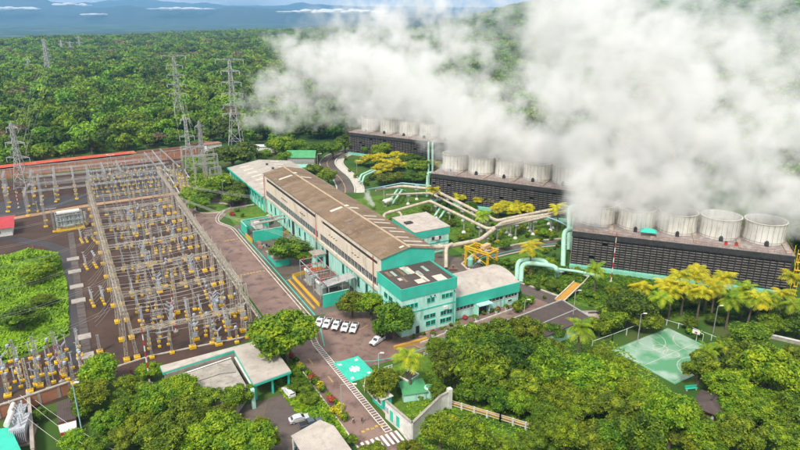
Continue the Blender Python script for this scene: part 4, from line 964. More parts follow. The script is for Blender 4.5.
for i in range(2):
    r_=[A3(359+3*i,182+i,1.5),A3(361+3*i,175+i,4),A3(372+3*i,170+i,4),A3(375+3*i,172+i,2)]
    pipeline('%s mint pipe loop in the grass below the far cooling tower'%('upper','lower')[i],[(r_,.55)],'mpipe')
for i,(px,py) in enumerate(((436,214),(441,216),(393,196),(397,197))):
    r_=[A3(px-4,py+6,1),A3(px,py,4.5),A3(px+5,py-7,4.5),A3(px+8,py-6,2)]
    pipeline(('left slanting mint pipe loop behind the rear block','right slanting mint pipe loop behind the rear block','left mint pipe loop beside the small steam vent','right mint pipe loop beside the small steam vent')[i],[(r_,.5)],'mpipe')
pb=[A3(384,233,.3),A3(381,219,3),A3(390,211,3.5),A3(400,212,3.5),A3(404,222,1)]
pipeline('curling beige pipe behind the hall roof',[(pb,.55)],'pipe')
# white ejector vessel by steam
ev=thing('white_vessel','white horizontal vessel beside the small steam vent','tank',at(388,206)+(0,),R(20)); MB().tube([(-3,0,2.6),(-2.7,0,2.6),(2.7,0,2.6),(3,0,2.6)],[.5,1.1,1.1,.5],14).build('shell','white',ev,smooth=True); [MB().box(x-.2,x+.2,-.8,.8,0,1.8).build('saddle','galv',ev) for x in (-1.8,1.8)]
# yellow gantry crane frame
yf=thing('yellow_gantry_crane','yellow steel gantry crane frame behind the annex','crane',(48.6,31,0),R(18)); yf.scale=(.58,.78,.95)
for i,(x,y) in enumerate(((-5,-6.5),(5,-6.5),(-5,5.5),(5,5.5))): MB().lattice((x,y,0),(x*.85,y,7),.8,5,.15).build('leg','yellow',yf)
for x in (-4.3,4.3): MB().lattice((x,-7.5,7.3),(x,6.5,7.3),.9,8,.16).build('girder','yellow',yf)
MB().bar((-5,-6.5,7.3),(5,-6.5,7.3),.4).bar((-5,5.5,7.3),(5,5.5,7.3),.4).bar((-5,0,4),(5,0,4),.22).bar((-4.5,-6.5,3),(-4.5,5.5,6.5),.2).bar((4.5,-6.5,3),(4.5,5.5,6.5),.2).build('cross_beam','yellow',yf)
MB().box(-2.5,4.2,-3.5,-1.2,7.8,9.2).build('trolley',mat('tan_box',(.62,.42,.22),(.5,.33,.17),scale=1),yf)
# plant machinery behind office: pipes and vessels
rr=random.Random(11)
for i in range(12):
    px,py=rr.uniform(452,492),rr.uniform(258,286); x,y=at(px,py)
    if x<21 or y<17: continue
    h=rr.uniform(1.2,2.6); k=i%4
    t=thing('machinery_unit',['low tan pump skid beside the yellow crane','squat mint filter vessel beside the yellow crane','pale pipe manifold beside the yellow crane','rusty valve assembly beside the yellow crane'][k]+', number by row '[:0],'machinery',(x,y,0),rr.uniform(0,3),'machinery behind the office block')
    if k==0: MB().box(-1.6,1.6,-.9,.9,0,.4).build('base','conc',t); MB().tube([(-1.2,0,1.1),(1.2,0,1.1)],.6,12).build('motor','pipe',t)
    elif k==1: MB().lathe(0,0,[(.9,.3),(1.0,.5),(1.0,h),(.5,h+.5)],14).build('vessel','ctmint',t); MB().box(-1,1,-1,1,0,.3).build('base','conc',t)
    elif k==2: MB().pipe([(-2.5,0,.3),(-2.5,0,h),(2.5,0,h),(2.5,0,.3)],.35,10).pipe([(-1,.9,.3),(-1,.9,h*.7),(1.8,.9,h*.7)],.3,8).build('pipe','skylight',t)
    else: MB().tube([(-1.5,0,.8),(1.5,0,.8)],.35,10).lathe(0,0,[(.25,.8),(.25,2),(.7,2.05),(.7,2.2)],10).build('valve','porc',t)
# sloping yellow covered stair near right
ys=thing('yellow_covered_stair','yellow roofed sloping stairway on the grass bank','stairway')
q0=Vector(A3(578,283,2.8)); q1=Vector(A3(559,301,.9)); d=(q1-q0); nn=Vector((-d.y,d.x,0)).normalized()
MB().add([q0+nn*1.2,q0-nn*1.2,q1-nn*1.2,q1+nn*1.2,q0+nn*1.2-Vector((0,0,.2)),q0-nn*1.2-Vector((0,0,.2)),q1-nn*1.2-Vector((0,0,.2)),q1+nn*1.2-Vector((0,0,.2))],[(0,1,2,3),(7,6,5,4),(0,4,5,1),(1,5,6,2),(2,6,7,3),(3,7,4,0)]).build('cover',mat('ochre_sheet',(.62,.33,.05),(.5,.26,.05),scale=.5,wave=('X',1.5),wamp=.3),ys)
MB().bar(q0+nn*1.35+Vector((0,0,.2)),q1+nn*1.35+Vector((0,0,.2)),.3).bar(q0-nn*1.35+Vector((0,0,.2)),q1-nn*1.35+Vector((0,0,.2)),.3).bar(q0+nn*1.35,q0+nn*1.35+(q0-q1).normalized()*5+Vector((0,0,.5)),.3).build('handrail','skylight',ys)
tr_=MB()
for i in range(8):
    c=q0+d*(i+.5)/8; tr_.cbox(c.x,c.y,0,max(.2,c.z-.7-i*.0),.8,.5,math.atan2(d.y,d.x))
tr_.build('step','conc',ys)
# ================================================================== SWITCHYARD
def insul(mb,x,y,z0,z1,r=.16,n=7,seg=7):
    pr=[]
    for i in range(n):
        z=z0+(z1-z0)*i/n; dz=(z1-z0)/n
        pr+=[(r*.5,z),(r,z+dz*.3),(r*.5,z+dz*.65)]
    pr.append((r*.5,z1)); return mb.lathe(x,y,pr,seg)
def base_leg(t,h,w=.95,d=.8,ph=.55,lat=False):
    MB().box(-w/2,w/2,-d/2,d/2,0,ph).build('plinth','yellow',t)
    m=MB()
    if lat: m.lattice((0,0,ph),(0,0,h),.45,4,.09)
    else: m.bar((0,0,ph),(0,0,h),.24)
    m.build('support','galv',t)
def P_post():
    t=thing('post_insulator','','insulator'); base_leg(t,2.4)
    m=MB(); insul(m,0,0,2.4,4.7); m.build('insulator','porcg',t); MB().tube([(-.5,0,4.75),(.5,0,4.75)],.09,6).build('terminal','galv',t); return t
def P_ct():
    t=thing('current_transformer','','transformer'); base_leg(t,2.2,1.05,.9)
    m=MB(); insul(m,0,0,2.2,4.2,.26); m.build('insulator','porc',t); MB().lathe(0,0,[(.2,4.2),(.42,4.35),(.42,4.9),(.2,5.05)],10).build('head_tank','bluegrey',t); return t
def P_arr():
    t=thing('surge_arrester','','arrester'); base_leg(t,1.9,.85,.8)
    m=MB(); insul(m,0,0,1.9,4.9,.2,9); m.build('insulator','porcg',t); MB().tube([(.45*math.cos(a),.45*math.sin(a),4.8) for a in [i*math.pi/6 for i in range(13)]],.06,5).build('grading_ring','galv',t); return t
def P_brk():
    t=thing('circuit_breaker','','circuit breaker'); MB().box(-.9,.9,-.6,.6,0,.6).build('plinth','yellow',t)
    m=MB(); [m.bar((x,0,.6),(x,0,2.2),.2) for x in (-.6,.6)]; m.bar((-.8,0,2.2),(.8,0,2.2),.2); m.build('support','galv',t)
    MB().box(-.5,.5,-.35,.35,1.0,2.0).build('control_box','bluegrey',t)
    m=MB(); insul(m,0,0,2.3,4.0,.2); 
    m.build('insulator','porcg',t)
    m=MB(); m.bar((0,0,4.0),(-1.1,0,5.0),.3).bar((0,0,4.0),(1.1,0,5.0),.3); m.build('interrupter','bluegrey',t); return t
def P_disc():
    t=thing('disconnector','','disconnector'); MB().box(-1.6,-.8,-.4,.4,0,.5).box(.8,1.6,-.4,.4,0,.5).build('plinth','yellow',t)
    m=MB(); [m.bar((x,0,.5),(x,0,2.6),.22) for x in (-1.2,1.2)]; m.bar((-1.7,0,2.65),(1.7,0,2.65),.25); m.build('support_frame','galv',t)
    for x in (-1.4,0,1.4): m=MB(); insul(m,x,0,2.8,4.3,.15,6); m.build('insulator','porc',t)
    MB().bar((-1.4,0,4.4),(1.4,0,4.45),.12).build('blade','galv',t); return t
def P_frame():
    t=thing('breaker_frame','','circuit breaker'); MB().box(-1.1,1.1,-1.5,1.5,0,.5).build('plinth','yellow',t)
    m=MB()
    for x in (-.9,.9):
        for y in (-1.3,1.3): m.bar((x,y,.5),(x,y,4.6),.16)
        m.bar((x,-1.3,4.6),(x,1.3,4.6),.16); m.bar((x,-1.3,2.6),(x,1.3,2.6),.14)
    for y in (-1.3,0,1.3): m.bar((-.9,y,4.6),(.9,y,4.6),.16); m.bar((-.9,y,2.6),(.9,y,2.6),.14)
    m.build('frame','bluegrey',t)
    for y in (-.7,.7): MB().lathe(0,y,[(.35,.6),(.4,.8),(.4,2.3),(.2,2.6)],10).build('tank','bluegrey',t)
    for y in (-.9,.9): m=MB(); insul(m,0,y,2.7,4.4,.2); m.build('insulator','porcg',t)
    return t
protos={k:f() for k,f in dict(post=P_post,ct=P_ct,arr=P_arr,brk=P_brk,disc=P_disc,frame=P_frame).items()}
NM=dict(post='slim post insulator',ct='brown current transformer with blue-grey head',arr='tall surge arrester with top ring',brk='breaker with V shaped arms',disc='three-insulator disconnector',frame='blue-grey framed breaker')
GR=dict(post='post insulators in the switchyard',ct='current transformers in the switchyard',arr='surge arresters in the switchyard',brk='breakers in the switchyard',disc='disconnectors in the switchyard',frame='framed breakers in the switchyard')
rr=random.Random(21)
def equip(kind,a,b,rz,where):
    return place(protos[kind],(a,b,0),rz+rr.uniform(-.04,.04),rr.uniform(.92,1.08),'%s, %s'%(NM[kind],where),GR[kind])
PH=['near phase','middle phase','far phase']
colk=[(-61.5,['post','arr']),(-57.5,['disc']),(-53.5,['brk','frame','brk']),(-49.2,['ct']),(-45.2,['disc','post']),(-41,['brk','ct','post'])]
for i in range(11):
    bc_=29.5+12*i
    for j,(a,ks) in enumerate(colk):
        if rr.random()<.12: continue
        k=ks[(i+j)%len(ks)] if rr.random()<.8 else 'post'
        if k=='frame':
            equip(k,a,bc_+.5,0,'column %s of the %s bay'%(ORD[j],ORD[i])); equip('post',a,bc_-3.4,0,'in front of the framed breaker, %s bay'%ORD[i]); continue
        for ph,dy in enumerate((-2.7,0,2.7)):
            equip(k,a+ph*.35-.4+rr.uniform(-.2,.2),bc_+dy,0,'column %s of the %s bay, %s'%(ORD[j],ORD[i],PH[ph]))
# dense group near the road end of the front bays
for k,(px,py) in enumerate([(222,306),(226,312),(231,318),(214,309),(219,316),(224,322),(229,328),(236,307),(240,313),(244,319),(208,327),(212,332),(196,340),(214,340),(233,338),(219,345),(237,343),(247,338)]):
    a,b=at(px,py); equip(['brk','ct','disc','brk','ct','post'][k%6],a,b,0,'%s in the dense near right group'%ORD[k%14])
# left of the main gantry
for b,kk in ((64,'arr'),(97,'ct'),(127,'disc'),(150,'arr')):
    for g,a in enumerate((-73.2,-70.2)):
        for ph,dy in enumerate((-2.4,0,2.4)): equip(kk if g else 'post',a+dy*-.1,b+dy,0,'left of the lattice row near its %s pillar, %s'%(ORD[int((b-23)/12)],PH[ph]))
# far yard low equipment
for i in range(7):
    a=-62+i*6.6
    for j,b in enumerate((190,199,208,218,229,240)):
        if rr.random()<.18: continue
        k=rr.choice(['post','disc','brk','ct','disc'])
        for ph,dx in enumerate((-1.9,0,1.9)): 
            if j%2 and ph==1: continue
            equip(k,a+dx,b,math.pi/2,'far yard, %s row, %s column'%(ORD[j],ORD[i]))
# near left yard
for i in range(6):
    for j in range(3):
        px=4+i*15+rr.uniform(-2,2)+j*2; py=372-i*2.6+j*9+rr.uniform(-1,1); a,b=at(px,py); k=['brk','post','ct','arr'][(i+j)%4]
        equip(k,a,b,R(10),'near left yard, %s from the left in its %s row'%(ORD[i],ORD[j]))
for i,(px,py) in enumerate(((20,193),(33,197),(46,187),(10,203),(38,212),(4,188))):
    a,b=at(px,py); equip(['disc','arr','post','ct','post','brk'][i],a,b,0,'%s of the far left strip by the red roof'%ORD[i])
for i in range(9):
    for j in range(2):
        px=2+i*9.5+rr.uniform(-2,2)+j*3; py=366-i*2.2+j*19+rr.uniform(-1.5,1.5); a,b=at(px,py); equip(['post','ct','arr','post'][(i+j)%4],a,b,R(10),'extra line of the near left yard, %s from the left, %s row'%(ORD[i],ORD[j]))
for i,(px,py,zt) in enumerate(((30,392,9),(100,352,5),(50,390,6),(74,384,6),(8,396,6),(18,372,9),(38,368,9),(58,363,9),(80,356,8),(40,386,7),(64,376,7))):
    a,b=at(px,py); t=thing('lattice_post','grey lattice post of the near left yard, %s'%['thick one beside the brick wall','short one by the gantry foot','slim one left of the bands','slim one before the trees','leftmost one','first of the field side row','second of the field side row','third of the field side row','last of the field side row','middle one among the breakers','right one among the breakers'][i],'post',(a,b,0),0,'lattice posts of the near left yard'); MB().lattice((0,0,.5),(0,0,zt),.7,7,.1,.5).build('column','lattice' if i==0 else 'galv',t); MB().box(-.8,.8,-.8,.8,0,.5).build('plinth','yellow',t)
# insulator banks (bluish grey) lower left
for i,(px,py) in enumerate(((6,411),(16,408),(27,404.5),(37,401))):
    a,b=at(px,py); t=thing('radiator_cabinet','grey cabinet with insulators on top by the brick wall, %s from the left'%ORD[i],'cabinet',(a,b,0),R(12),'cabinets along the near brick wall')
    MB().box(-1.4,1.4,-.6,.6,0,1.3).build('cabinet','greybox',t); [insul(MB(),x,0,1.3,2.4,.15,5).build('insulator','porcg',t) for x in (-.9,0,.9)]
# gantries
def plinth(mb,x,y,w=1.7,d=1.5,h=.8): mb.cbox(x,y,0,h,w,d)
def gantry_row(name,label,a,bs,zt,double=True,w=.75,mt='lattice'):
    t=thing(name,label,'gantry')
    for i,b in enumerate(bs):
        c=MB()
        if double:
            c.lattice((a-.9,b,.8),(a-.3,b,zt),w,9,.09,.6); c.lattice((a+1.6,b,.8),(a+.8,b,zt),w,9,.09,.6)
        else: c.lattice((a,b,.8),(a,b,zt),w,9,.1,.6)
        co=c.build('column',mt,t)
        p=MB(); plinth(p,a-.9 if double else a,b,1.5,1.6); 
        if double: plinth(p,a+1.6,b,1.5,1.6)
        p.build('plinth','yellow',co)
    for b,b2 in zip(bs,bs[1:]):
        m=MB().lattice((a-.25,b+.1,zt+.1),(a-.25,b2-.1,zt+.1),.85,9,.085)
        m.build('beam',mt,t)
    for b in bs: MB().lattice((a,b,zt+.6),(a,b,zt+2.6),.5,3,.08,.1).build('peak',mt,t)
    return t
bs1=[23.5,35.4,47.2,59,71.9,84,96.8,109,121.2,133.2,146,158.5,170]
gantry_row('lattice_gantry','long tan lattice gantry along the left of the main bays, double legs on yellow plinths',-66.8,bs1,13.2)
bs2=[24.6,36.4,48.2,59.9,73.2,85.8,98.5,110,121.3,133.7,146.4,157.5,170]
gantry_row('lattice_gantry','tan lattice gantry along the road side of the main bays',-36.4,bs2,14.4)
for i,(b,z) in enumerate(((22,8.6),(45,9),(66.5,9),(89,9),(112,9),(135,9),(158,9))):
    t=thing('cross_gantry','lattice cross gantry between the two long gantries, %s from the carport'%ORD[i],'gantry',(0,0,0),0,'cross gantries over the bays')
    MB().lattice((-66,b,z),(-52.2,b,z),.8,9,.08).build('beam','lattice',t); MB().lattice((-50.8,b,z),(-37,b,z),.8,9,.08).build('beam','lattice',t)
    c=MB().lattice((-51.5,b,.8),(-51.5,b,14.5),.8,11,.11,.5).build('column','lattice' if i%2 else 'galv',t); p=MB(); plinth(p,-51.5,b); p.build('plinth','yellow',c)
    for a in (-61.8,-56.8,-46.4,-41.6):
        c2=MB().lattice((a,b,.5),(a,b,z+.8),.45,8,.075,.3).build('column','galv',t); MB().box(a-.6,a+.6,b-.6,b+.6,0,.5).build('plinth','yellow',c2)
    dis=MB()
    for a in (-62,-59,-56,-47,-44,-41): insul(dis,a,b-.6,z-2.0,z-.5,.13,5,6)
    dis.build('hanging_insulator','porcg',t)
# far yard steel gantries
for i,(px,py,n,sp,zt) in enumerate(((46,227,2,9,11),(55,232,1,9,10),(42,205,3,8,11),(58,200,4,9,10.5),(77,199,4,9,10.5),(8,212,3,8,9),(28,216,3,8,9),(34,196,3,8,9.5),(92,196,4,9,10),(108,192,4,9,9.5),(124,190,4,9,9.5),(6,196,3,8,9))):
    a,b=at(px,py); t=thing('steel_gantry','slim grey steel portal at the left of the far yard, %s from the left'%ORD[i],'gantry',(a,b,0),0,'portals of the far yard')
    for k in range(n):
        c=MB().lattice((0,k*sp,.5),(0,k*sp,zt),.6,9,.09).build('column','galv',t); MB().box(-.8,.8,k*sp-.7,k*sp+.7,0,.5).build('plinth','yellow',c)
    if n>1: MB().lattice((0,0,zt),(0,(n-1)*sp,zt),.7,8*(n-1),.08).build('beam','galv',t)
    else: MB().bar((-2,0,zt),(2,0,zt),.25).build('beam','galv',t)
for i in range(4):
    b=192+i*15; t=thing('busbar_support','long low grey busbar structure crossing the far yard, %s from the near kerb'%ORD[i],'busbar',(0,0,0),0,'busbars of the far yard')
    for k,dy in enumerate((0,1.6,3.2)): MB().tube([(-92,b+dy,6),(-26,b+dy,6)],.1,6).build('busbar','galv',t)
    for a in range(-90,-26,9): c=MB().bar((a,b-.3,.4),(a,b-.3,5.4),.3).bar((a,b-.6,5.4),(a,b+3.8,5.4),.3); c=c.build('support','galv',t); MB().box(a-.6,a+.6,b-.9,b+.3,0,.45).build('plinth','yellow',c)
# slanting A frames at the upper right of the yard
for i,((tx,ty),(bx,by)) in enumerate((((144,152),(158,169)),((152,150.5),(168,171)),((160,149),(179,167)))):
    top=at(tx,ty,10)+(10,); bot=at(bx,by)+(.3,)
    t=thing('slanting_strut','pale slanting steel strut at the far right of the yard, %s from the left'%ORD[i],'strut',(0,0,0),0,'slanting struts of the far yard')
    MB().bar(top,bot,.55).build('strut','galv',t); MB().bar(top,(top[0],top[1],0),.35).build('post','galv',t); MB().cbox(bot[0],bot[1],0,.6,1.4,1.4).build('plinth','yellow',t)
# lattice pylons
def pylon(label,a,b,h,w,arms,rz=0,mt='galv',z=0,r=.22,name='lattice_pylon',grp='lattice pylons'):
    t=thing(name,label,'pylon',(a,b,z),rz,grp)
    m=MB(); k=.45
    m.lattice((0,0,0),(0,0,h*k),w,4,r,w*.38); m.build('lower_body',mt,t)
    MB().lattice((0,0,h*k),(0,0,h*.97),w*.38,10,r*.8,w*.16).build('upper_body',mt,t)
    MB().bar((-.3,0,h*.97),(0,0,h),r).bar((.3,0,h*.97),(0,0,h),r).build('peak',mt,t)
    for fz,L in arms:
        c=MB(); zz=h*fz
        for sx in (-1,1):
            for dy in (-.5,.5):
                c.bar((sx*.4,dy,zz),(sx*L,0,zz+.25),r*.75); c.bar((sx*.4,dy,zz+1.3),(sx*L,0,zz+.25),r*.6)
            for q in (.35,.65): c.bar((sx*L*q,-.3,zz),(sx*L*q,.2,zz+1.1*(1-q)+.2),r*.5)
        arm=c.build('crossarm',mt,t); ii=MB()
        for sx in (-1,1): insul(ii,sx*L*.96,0,zz-2.2,zz,.22,5,6)
        ii.build('insulator_string','porcg',arm)
    return t
def pyl(label,px,py,topy,w,arms,rz,mt='galv',r=.22,z=0):
    a,b=at(px,py,z); X,Y=site2cam(a,b); best=min(range(5,120),key=lambda k:abs(proj(a,b,z+k)[1]-topy)); return pylon(label,a,b,best,w,arms,rz,mt,z,r)
YR=R(-28.7)
pyl('grey pylon standing in the far left corner of the switchyard, close to the brick wall',24,188,122,6.5,[(.9,3),(.68,5),(.46,6)],YR,r=.28)
five=[(.98,9),(.86,6),(.74,6.5),(.62,7),(.5,6.5)]
pyl('tall pylon in the forest with wide T top, left of the two big ones',182,132,55,9,five,YR,r=.26)
pyl('tallest pylon in front of the steam with six pairs of arms',237,150,58,9,five+[(.4,7.5)],YR,r=.28)
pyl('bright crowded pylon where the yard wall meets the forest',191,173,113,6,[(.9,2.5),(.62,4),(.4,4)],YR+.3,r=.3)
pyl('second short pylon beside the crowded one at the yard corner',204,172,120,5,[(.88,3),(.5,4)],YR+.9,r=.28)
for i,(px,py,h,n_) in enumerate(((184,176,16,3),(196,182,14,3),(205,178,15,2),(212,190,11,2),(176,186,12,2))):
    a,b=at(px,py); t=thing('terminal_portal','tall crowded steel portal at the yard corner below the crowded pylon, %s of five'%ORD[i],'gantry',(a,b,0),R(-20+13*i),'portals at the yard corner')
    for k in range(n_):
        c=MB().lattice((k*6,0,.5),(k*6,0,h),.8,10,.13,.5).build('column','galv' if i%2 else 'lattice',t); MB().box(k*6-.8,k*6+.8,-.8,.8,0,.5).build('plinth','yellow',c)
    for zz in (h,h*.68): MB().lattice((0,0,zz),((n_-1)*6,0,zz),.8,5*(n_-1),.11).build('beam','galv',t)
pyl('slim pylon far behind left on the forest slope',31,80,59,6,[(.95,2.5),(.7,4)],YR,r=.5)
pyl('tall slender distant pylon left of centre over the forest',51,82,38,12,[(.95,3),(.75,5),(.58,6)],YR,r=.6)
pyl('tiny far pylon on the forest ridge, left of three',62.5,52,40,9,[(.9,6),(.6,7)],YR,r=.8)
pyl('tiny far pylon on the forest ridge, middle of three',72,56,41,9,[(.9,6),(.6,7)],YR,r=.8)
pyl('tiny far pylon on the forest ridge, right of three',81,53,36,9,[(.9,6),(.6,7)],YR,r=.8)
# red and white masts, light posts
def mast(label,px,py,h,bands='rw',r=.22):
    a,b=at(px,py); t=thing('banded_mast',label,'mast',(a,b,0),0,'red and white masts'); n=10
    for i in range(n): MB().tube([(0,0,h*i/n),(0,0,h*(i+1)/n)],[r*(1-.5*i/n),r*(1-.5*(i+1)/n)],8).build('red_band' if i%2 else 'white_band','redw' if i%2 else 'white',t)
    MB().tube([(0,0,h),(0,0,h+1.5)],.06,5).build('lightning_rod','galv',t); MB().lathe(0,0,[(.7,0),(.7,.3)],8).build('base','conc',t); return t
mast('red and white banded mast at the near edge of the switchyard',150,384,15); mast('red and white mast standing in the middle of the switchyard bays',176,332,12,r=.18)
mast('thin red and white mast in the near left yard',62,382,10,r=.15); mast('red and white mast in front of the near cooling tower',611,282,17.5,r=.2); mast('dark red mast beside the corner pylon',19,208,9,r=.25)
mast('short red and white mast near the road gantry',214,322,9,r=.15)
def lamp(label,px,py,h,arm=1.8,rz=0,heads=1,mt='galv'):
    a,b=at(px,py); t=thing('street_lamp',label,'street lamp',(a,b,0),rz,'street lamps')
    MB().tube([(0,0,0),(0,0,h)],[.14,.09],8).build('pole',mt,t)
    for k in range(heads):
        s=1 if k==0 else -1
        am=MB().pipe([(0,0,h-.2),(0,0,h+.3),(s*arm,0,h+.5)],.06,6).build('arm',mt,t); MB().box(s*arm-.45,s*arm+.45,-.18,.18,h+.42,h+.58).build('lamp_head','white',am)
    return t
lamp('curved arm street lamp over the lower road beside the canopy',342,419,8.5,3,YR)
lamp('tall pale pole at the road corner beside the parking',379,396,11,.8,YR,1,'bpipe')
lamp('street lamp by the lawn in front of the yellow crane',443,264,7,1.5,YR+3.1)
lamp('street lamp at the far bend of the curving road',357,176,8,1.5,YR); lamp('street lamp left of the curving road by the green shed',318,172,10,2,YR)
lamp('lamp pole among the trees by the round island',224,203,10,1.4,YR+1); lamp('lamp pole on the island edge left of the low hall',214,198,9,1.4,YR+2)
lamp('lamp pole standing in front of the yellow stair',572,327,11,1.2,YR); lamp('lamp pole on the lawn left of the sports court',617,318,8,1,YR)
lamp('lamp pole at the left side of the court',637,345,9,1,YR); lamp('lamp pole beside the court palms',713,333,8,1,YR); lamp('lamp pole at the foot of the near cooling tower',523,330,9,1,YR)
lamp('twin headed lamp pole behind the brick wall line',115,186,16,1.6,YR,2); lamp('lamp pole in the middle of the far yard',116,204,12,1,YR); lamp('lamp pole in the courtyard lawn by the fence',402,300+12,8,1,YR)
lamp('slim grey pole crossing the near left tree',85,447,15,.9,YR,1,'bpipe')
# overhead wires
def wire(name,label,spans,sag,r,grp,seg=7):
    t=thing(name,label,'overhead line',(0,0,0),0,grp)
    for p,q in spans:
        p,q=Vector(p),Vector(q); pts=[]
        for i in range(seg+1):
            s=i/seg; v=p.lerp(q,s); v.z-=sag*4*s*(1-s); pts.append(v)
        MB().tube(pts,r,3,False).build('conductor','wire',t)
    return t
for j,a in enumerate((-62,-59,-56,-47,-44,-41)):
    wire('bay_conductor','string of thin conductors running the length of the bays, %s from the left'%ORD[j],[((a,b,8.2),(a,b2,8.2)) for b,b2 in zip((22,45,66.5,89,112,135),(45,66.5,89,112,135,158))],.7,.035,'lengthwise conductors over the bays')
for i in range(11):
    b=29.5+12*i; sp=[]
    for dy in (-2.7,0,2.7): sp+=[((-66.5,b+dy,12.8),(-36.6,b+dy,13.8)),((-61.5,b+dy,4.9),(-41,b+dy,5.0))]
    wire('cross_conductor','three phase conductors hung across the %s bay'%ORD[i],sp,1.0,.035,'crosswise conductors over the bays')
for i in range(8):
    b=40+i*14; wire('slack_jumper','slack conductors from the long gantry to the field side posts, %s from the near end'%ORD[i],[((-67,b+d,12.8),(-73.5,b+d*1.1,5)) for d in (-2.4,0,2.4)],.9,.035,'slack jumpers on the field side')
for i in range(7):
    b=30+i*20; wire('down_dropper','droppers down to the left field from the long gantry, %s from the near end'%ORD[i],[((-67,b,13),(-100,b-6,9.5)),((-67,b+1.6,13),(-100,b-4.4,9.5))],1.6,.03,'lines over the bright green field')
for i in range(6):
    b=190+i*9; wire('far_conductor','thin conductors crossing the far yard, %s from the near kerb'%ORD[i],[((-92,b+d,9.5),(-26,b+d,9.5)) for d in (0,1.5,3)],.8,.035,'conductors over the far yard')
pa_=[(-94.8,229.7),(24,279),(15,375)]
def armpt(a,b,z,dx): return (a+dx*math.cos(YR),b+dx*math.sin(YR),z)
P1=at(24,188);P2=at(182,132);P3=at(237,150);P4=at(191,173);P6=at(51,82);P5=at(31,80)
for i,(p,q,z1,z2) in enumerate(((P1,P6,24,34),(P1,P5,22,18),(P3,P4,30,22),(P2,P4,30,26))):
    sp=[]
    for dx in (-4,4):
        for dz in (0,-6): sp.append((armpt(p[0],p[1],z1+dz,dx),armpt(q[0],q[1],z2+dz,dx)))
    wire('transmission_line','transmission wires leaving the %s'%(['corner pylon toward the slender distant pylon','corner pylon toward the slim slope pylon','tallest pylon down to the crowded pylon','wide topped pylon down to the crowded pylon','tallest pylon over the forest','wide topped pylon over the forest'][i]),sp,8 if i>3 else 4,.035,'transmission lines',14)
sp=[(( -36,120+i*1.2,14),( 1.2,50+i*3,8.5)) for i in range(4)]
wire('transformer_feed','wires from the road gantry to the hall across the round tree',sp,1.2,.028,'feeds from the yard to the hall')
sp=[((-36,150+i*1.3,14),(1.2,118+i*2,8.5)) for i in range(4)]
wire('transformer_feed','wires from the road gantry to the hall above the tree island',sp,1.2,.028,'feeds from the yard to the hall')
sp=[(at(35,400,9)+(9,),at(118,452,2)+(2,)),(at(20,395,9)+(9,),at(110,462,2)+(2,)),(at(8,402,9)+(9,),at(90,462,2)+(2,))]
wire('corner_wire','three wires slanting over the bottom left corner',sp,.8,.035,'wires at the bottom left')
# capacitor bank
cb=thing('capacitor_bank','large pale green steel rack packed with insulators at the switchyard left','capacitor bank',at(71,229)+(0,),R(4))
MB().box(-5.2,5.2,-1.9,1.9,0,.6).build('plinth','yellow',cb)
m=MB()
for x in (-4.8,-1.6,1.6,4.8):
    for y in (-1.6,1.6): m.bar((x,y,.6),(x,y,7.4),.2)
for z in (2.2,4.4,6.6,7.4):
    for y in (-1.6,1.6): m.bar((-4.8,y,z),(4.8,y,z),.2)
    for x in (-4.8,-1.6,1.6,4.8): m.bar((x,-1.6,z),(x,1.6,z),.18)
m.build('rack','greybox',cb)
for z in (2.3,4.5):
    for i in range(9):
        x=-4.3+i*1.07; c=MB().box(x-.35,x+.35,-1.2,1.2,z,z+1.1).build('capacitor','greybox',cb); m=MB(); insul(m,x,-.8,z+1.1,z+1.9,.14,4,6); insul(m,x,.8,z+1.1,z+1.9,.14,4,6); m.build('bushing','porcg',c)
MB().box(-4.2,4.2,-1.4,1.4,7.5,7.9).build('top_tray','white',cb)
# big grey transformer at bottom left, green roof piece
def transformer(label,x,y,rz,s=1,mt='greybox',bush='redw'):
    t=thing('power_transformer',label,'transformer',(x,y,0),rz,'power transformers'); t.scale=(s,s,s)
    MB().box(-3,3,-2,2,0,.4).build('base','conc',t); MB().box(-2.3,2.3,-1.3,1.3,.4,3.4).build('tank',mt,t)
    for sx in (-1,1):
        f=MB()
        for i in range(9): y0=-1.3+i*.3; f.box(sx*2.35 if sx>0 else -3.1,3.1 if sx>0 else -2.35,y0,y0+.1,.9,3.1)
        f.build('radiator',mt,t)
    MB().tube([(-1.9,1.5,4.3),(1.9,1.5,4.3)],.5,14).build('conservator','white',t)
    for x_ in (-1.4,0,1.4): m=MB(); insul(m,x_,-.4,3.4,5.2,.26,6,8); m.build('bushing',bush,t)
    for x_ in (-1,0,1): m=MB(); insul(m,x_,.7,3.4,4.4,.18,4,8); m.build('low_bushing','porcg',t)
    MB().pipe([(1.6,1.5,3.9),(1.6,.9,3.6),(1.6,.9,3.4)],.12,6).build('oil_pipe',mt,t); return t
x,y=at(23,437); transformer('large white-grey transformer in the bottom left corner beside the green tarpaulin',x,y,R(80),1.15,'porcg','porcg')
x,y=at(22,422); transformer('white-grey transformer behind the bottom left one',x,y,R(80),.9,'porcg','porcg')
gt=thing('green_tarpaulin','bright green sheet roof cut by the bottom left corner','tarpaulin'); pts=[at(-14,431,3.5),at(10,427,3.5),at(22,452,3.5),at(0,470,3.5)]
MB().prism(pts[::-1],3.3,3.5).build('sheet','tealp',gt); MB().prism([tuple(Vector(p)*.93+Vector(at(5,445,3.5))*.07) for p in pts[::-1]],0,3.25).build('wall','greybox',gt)
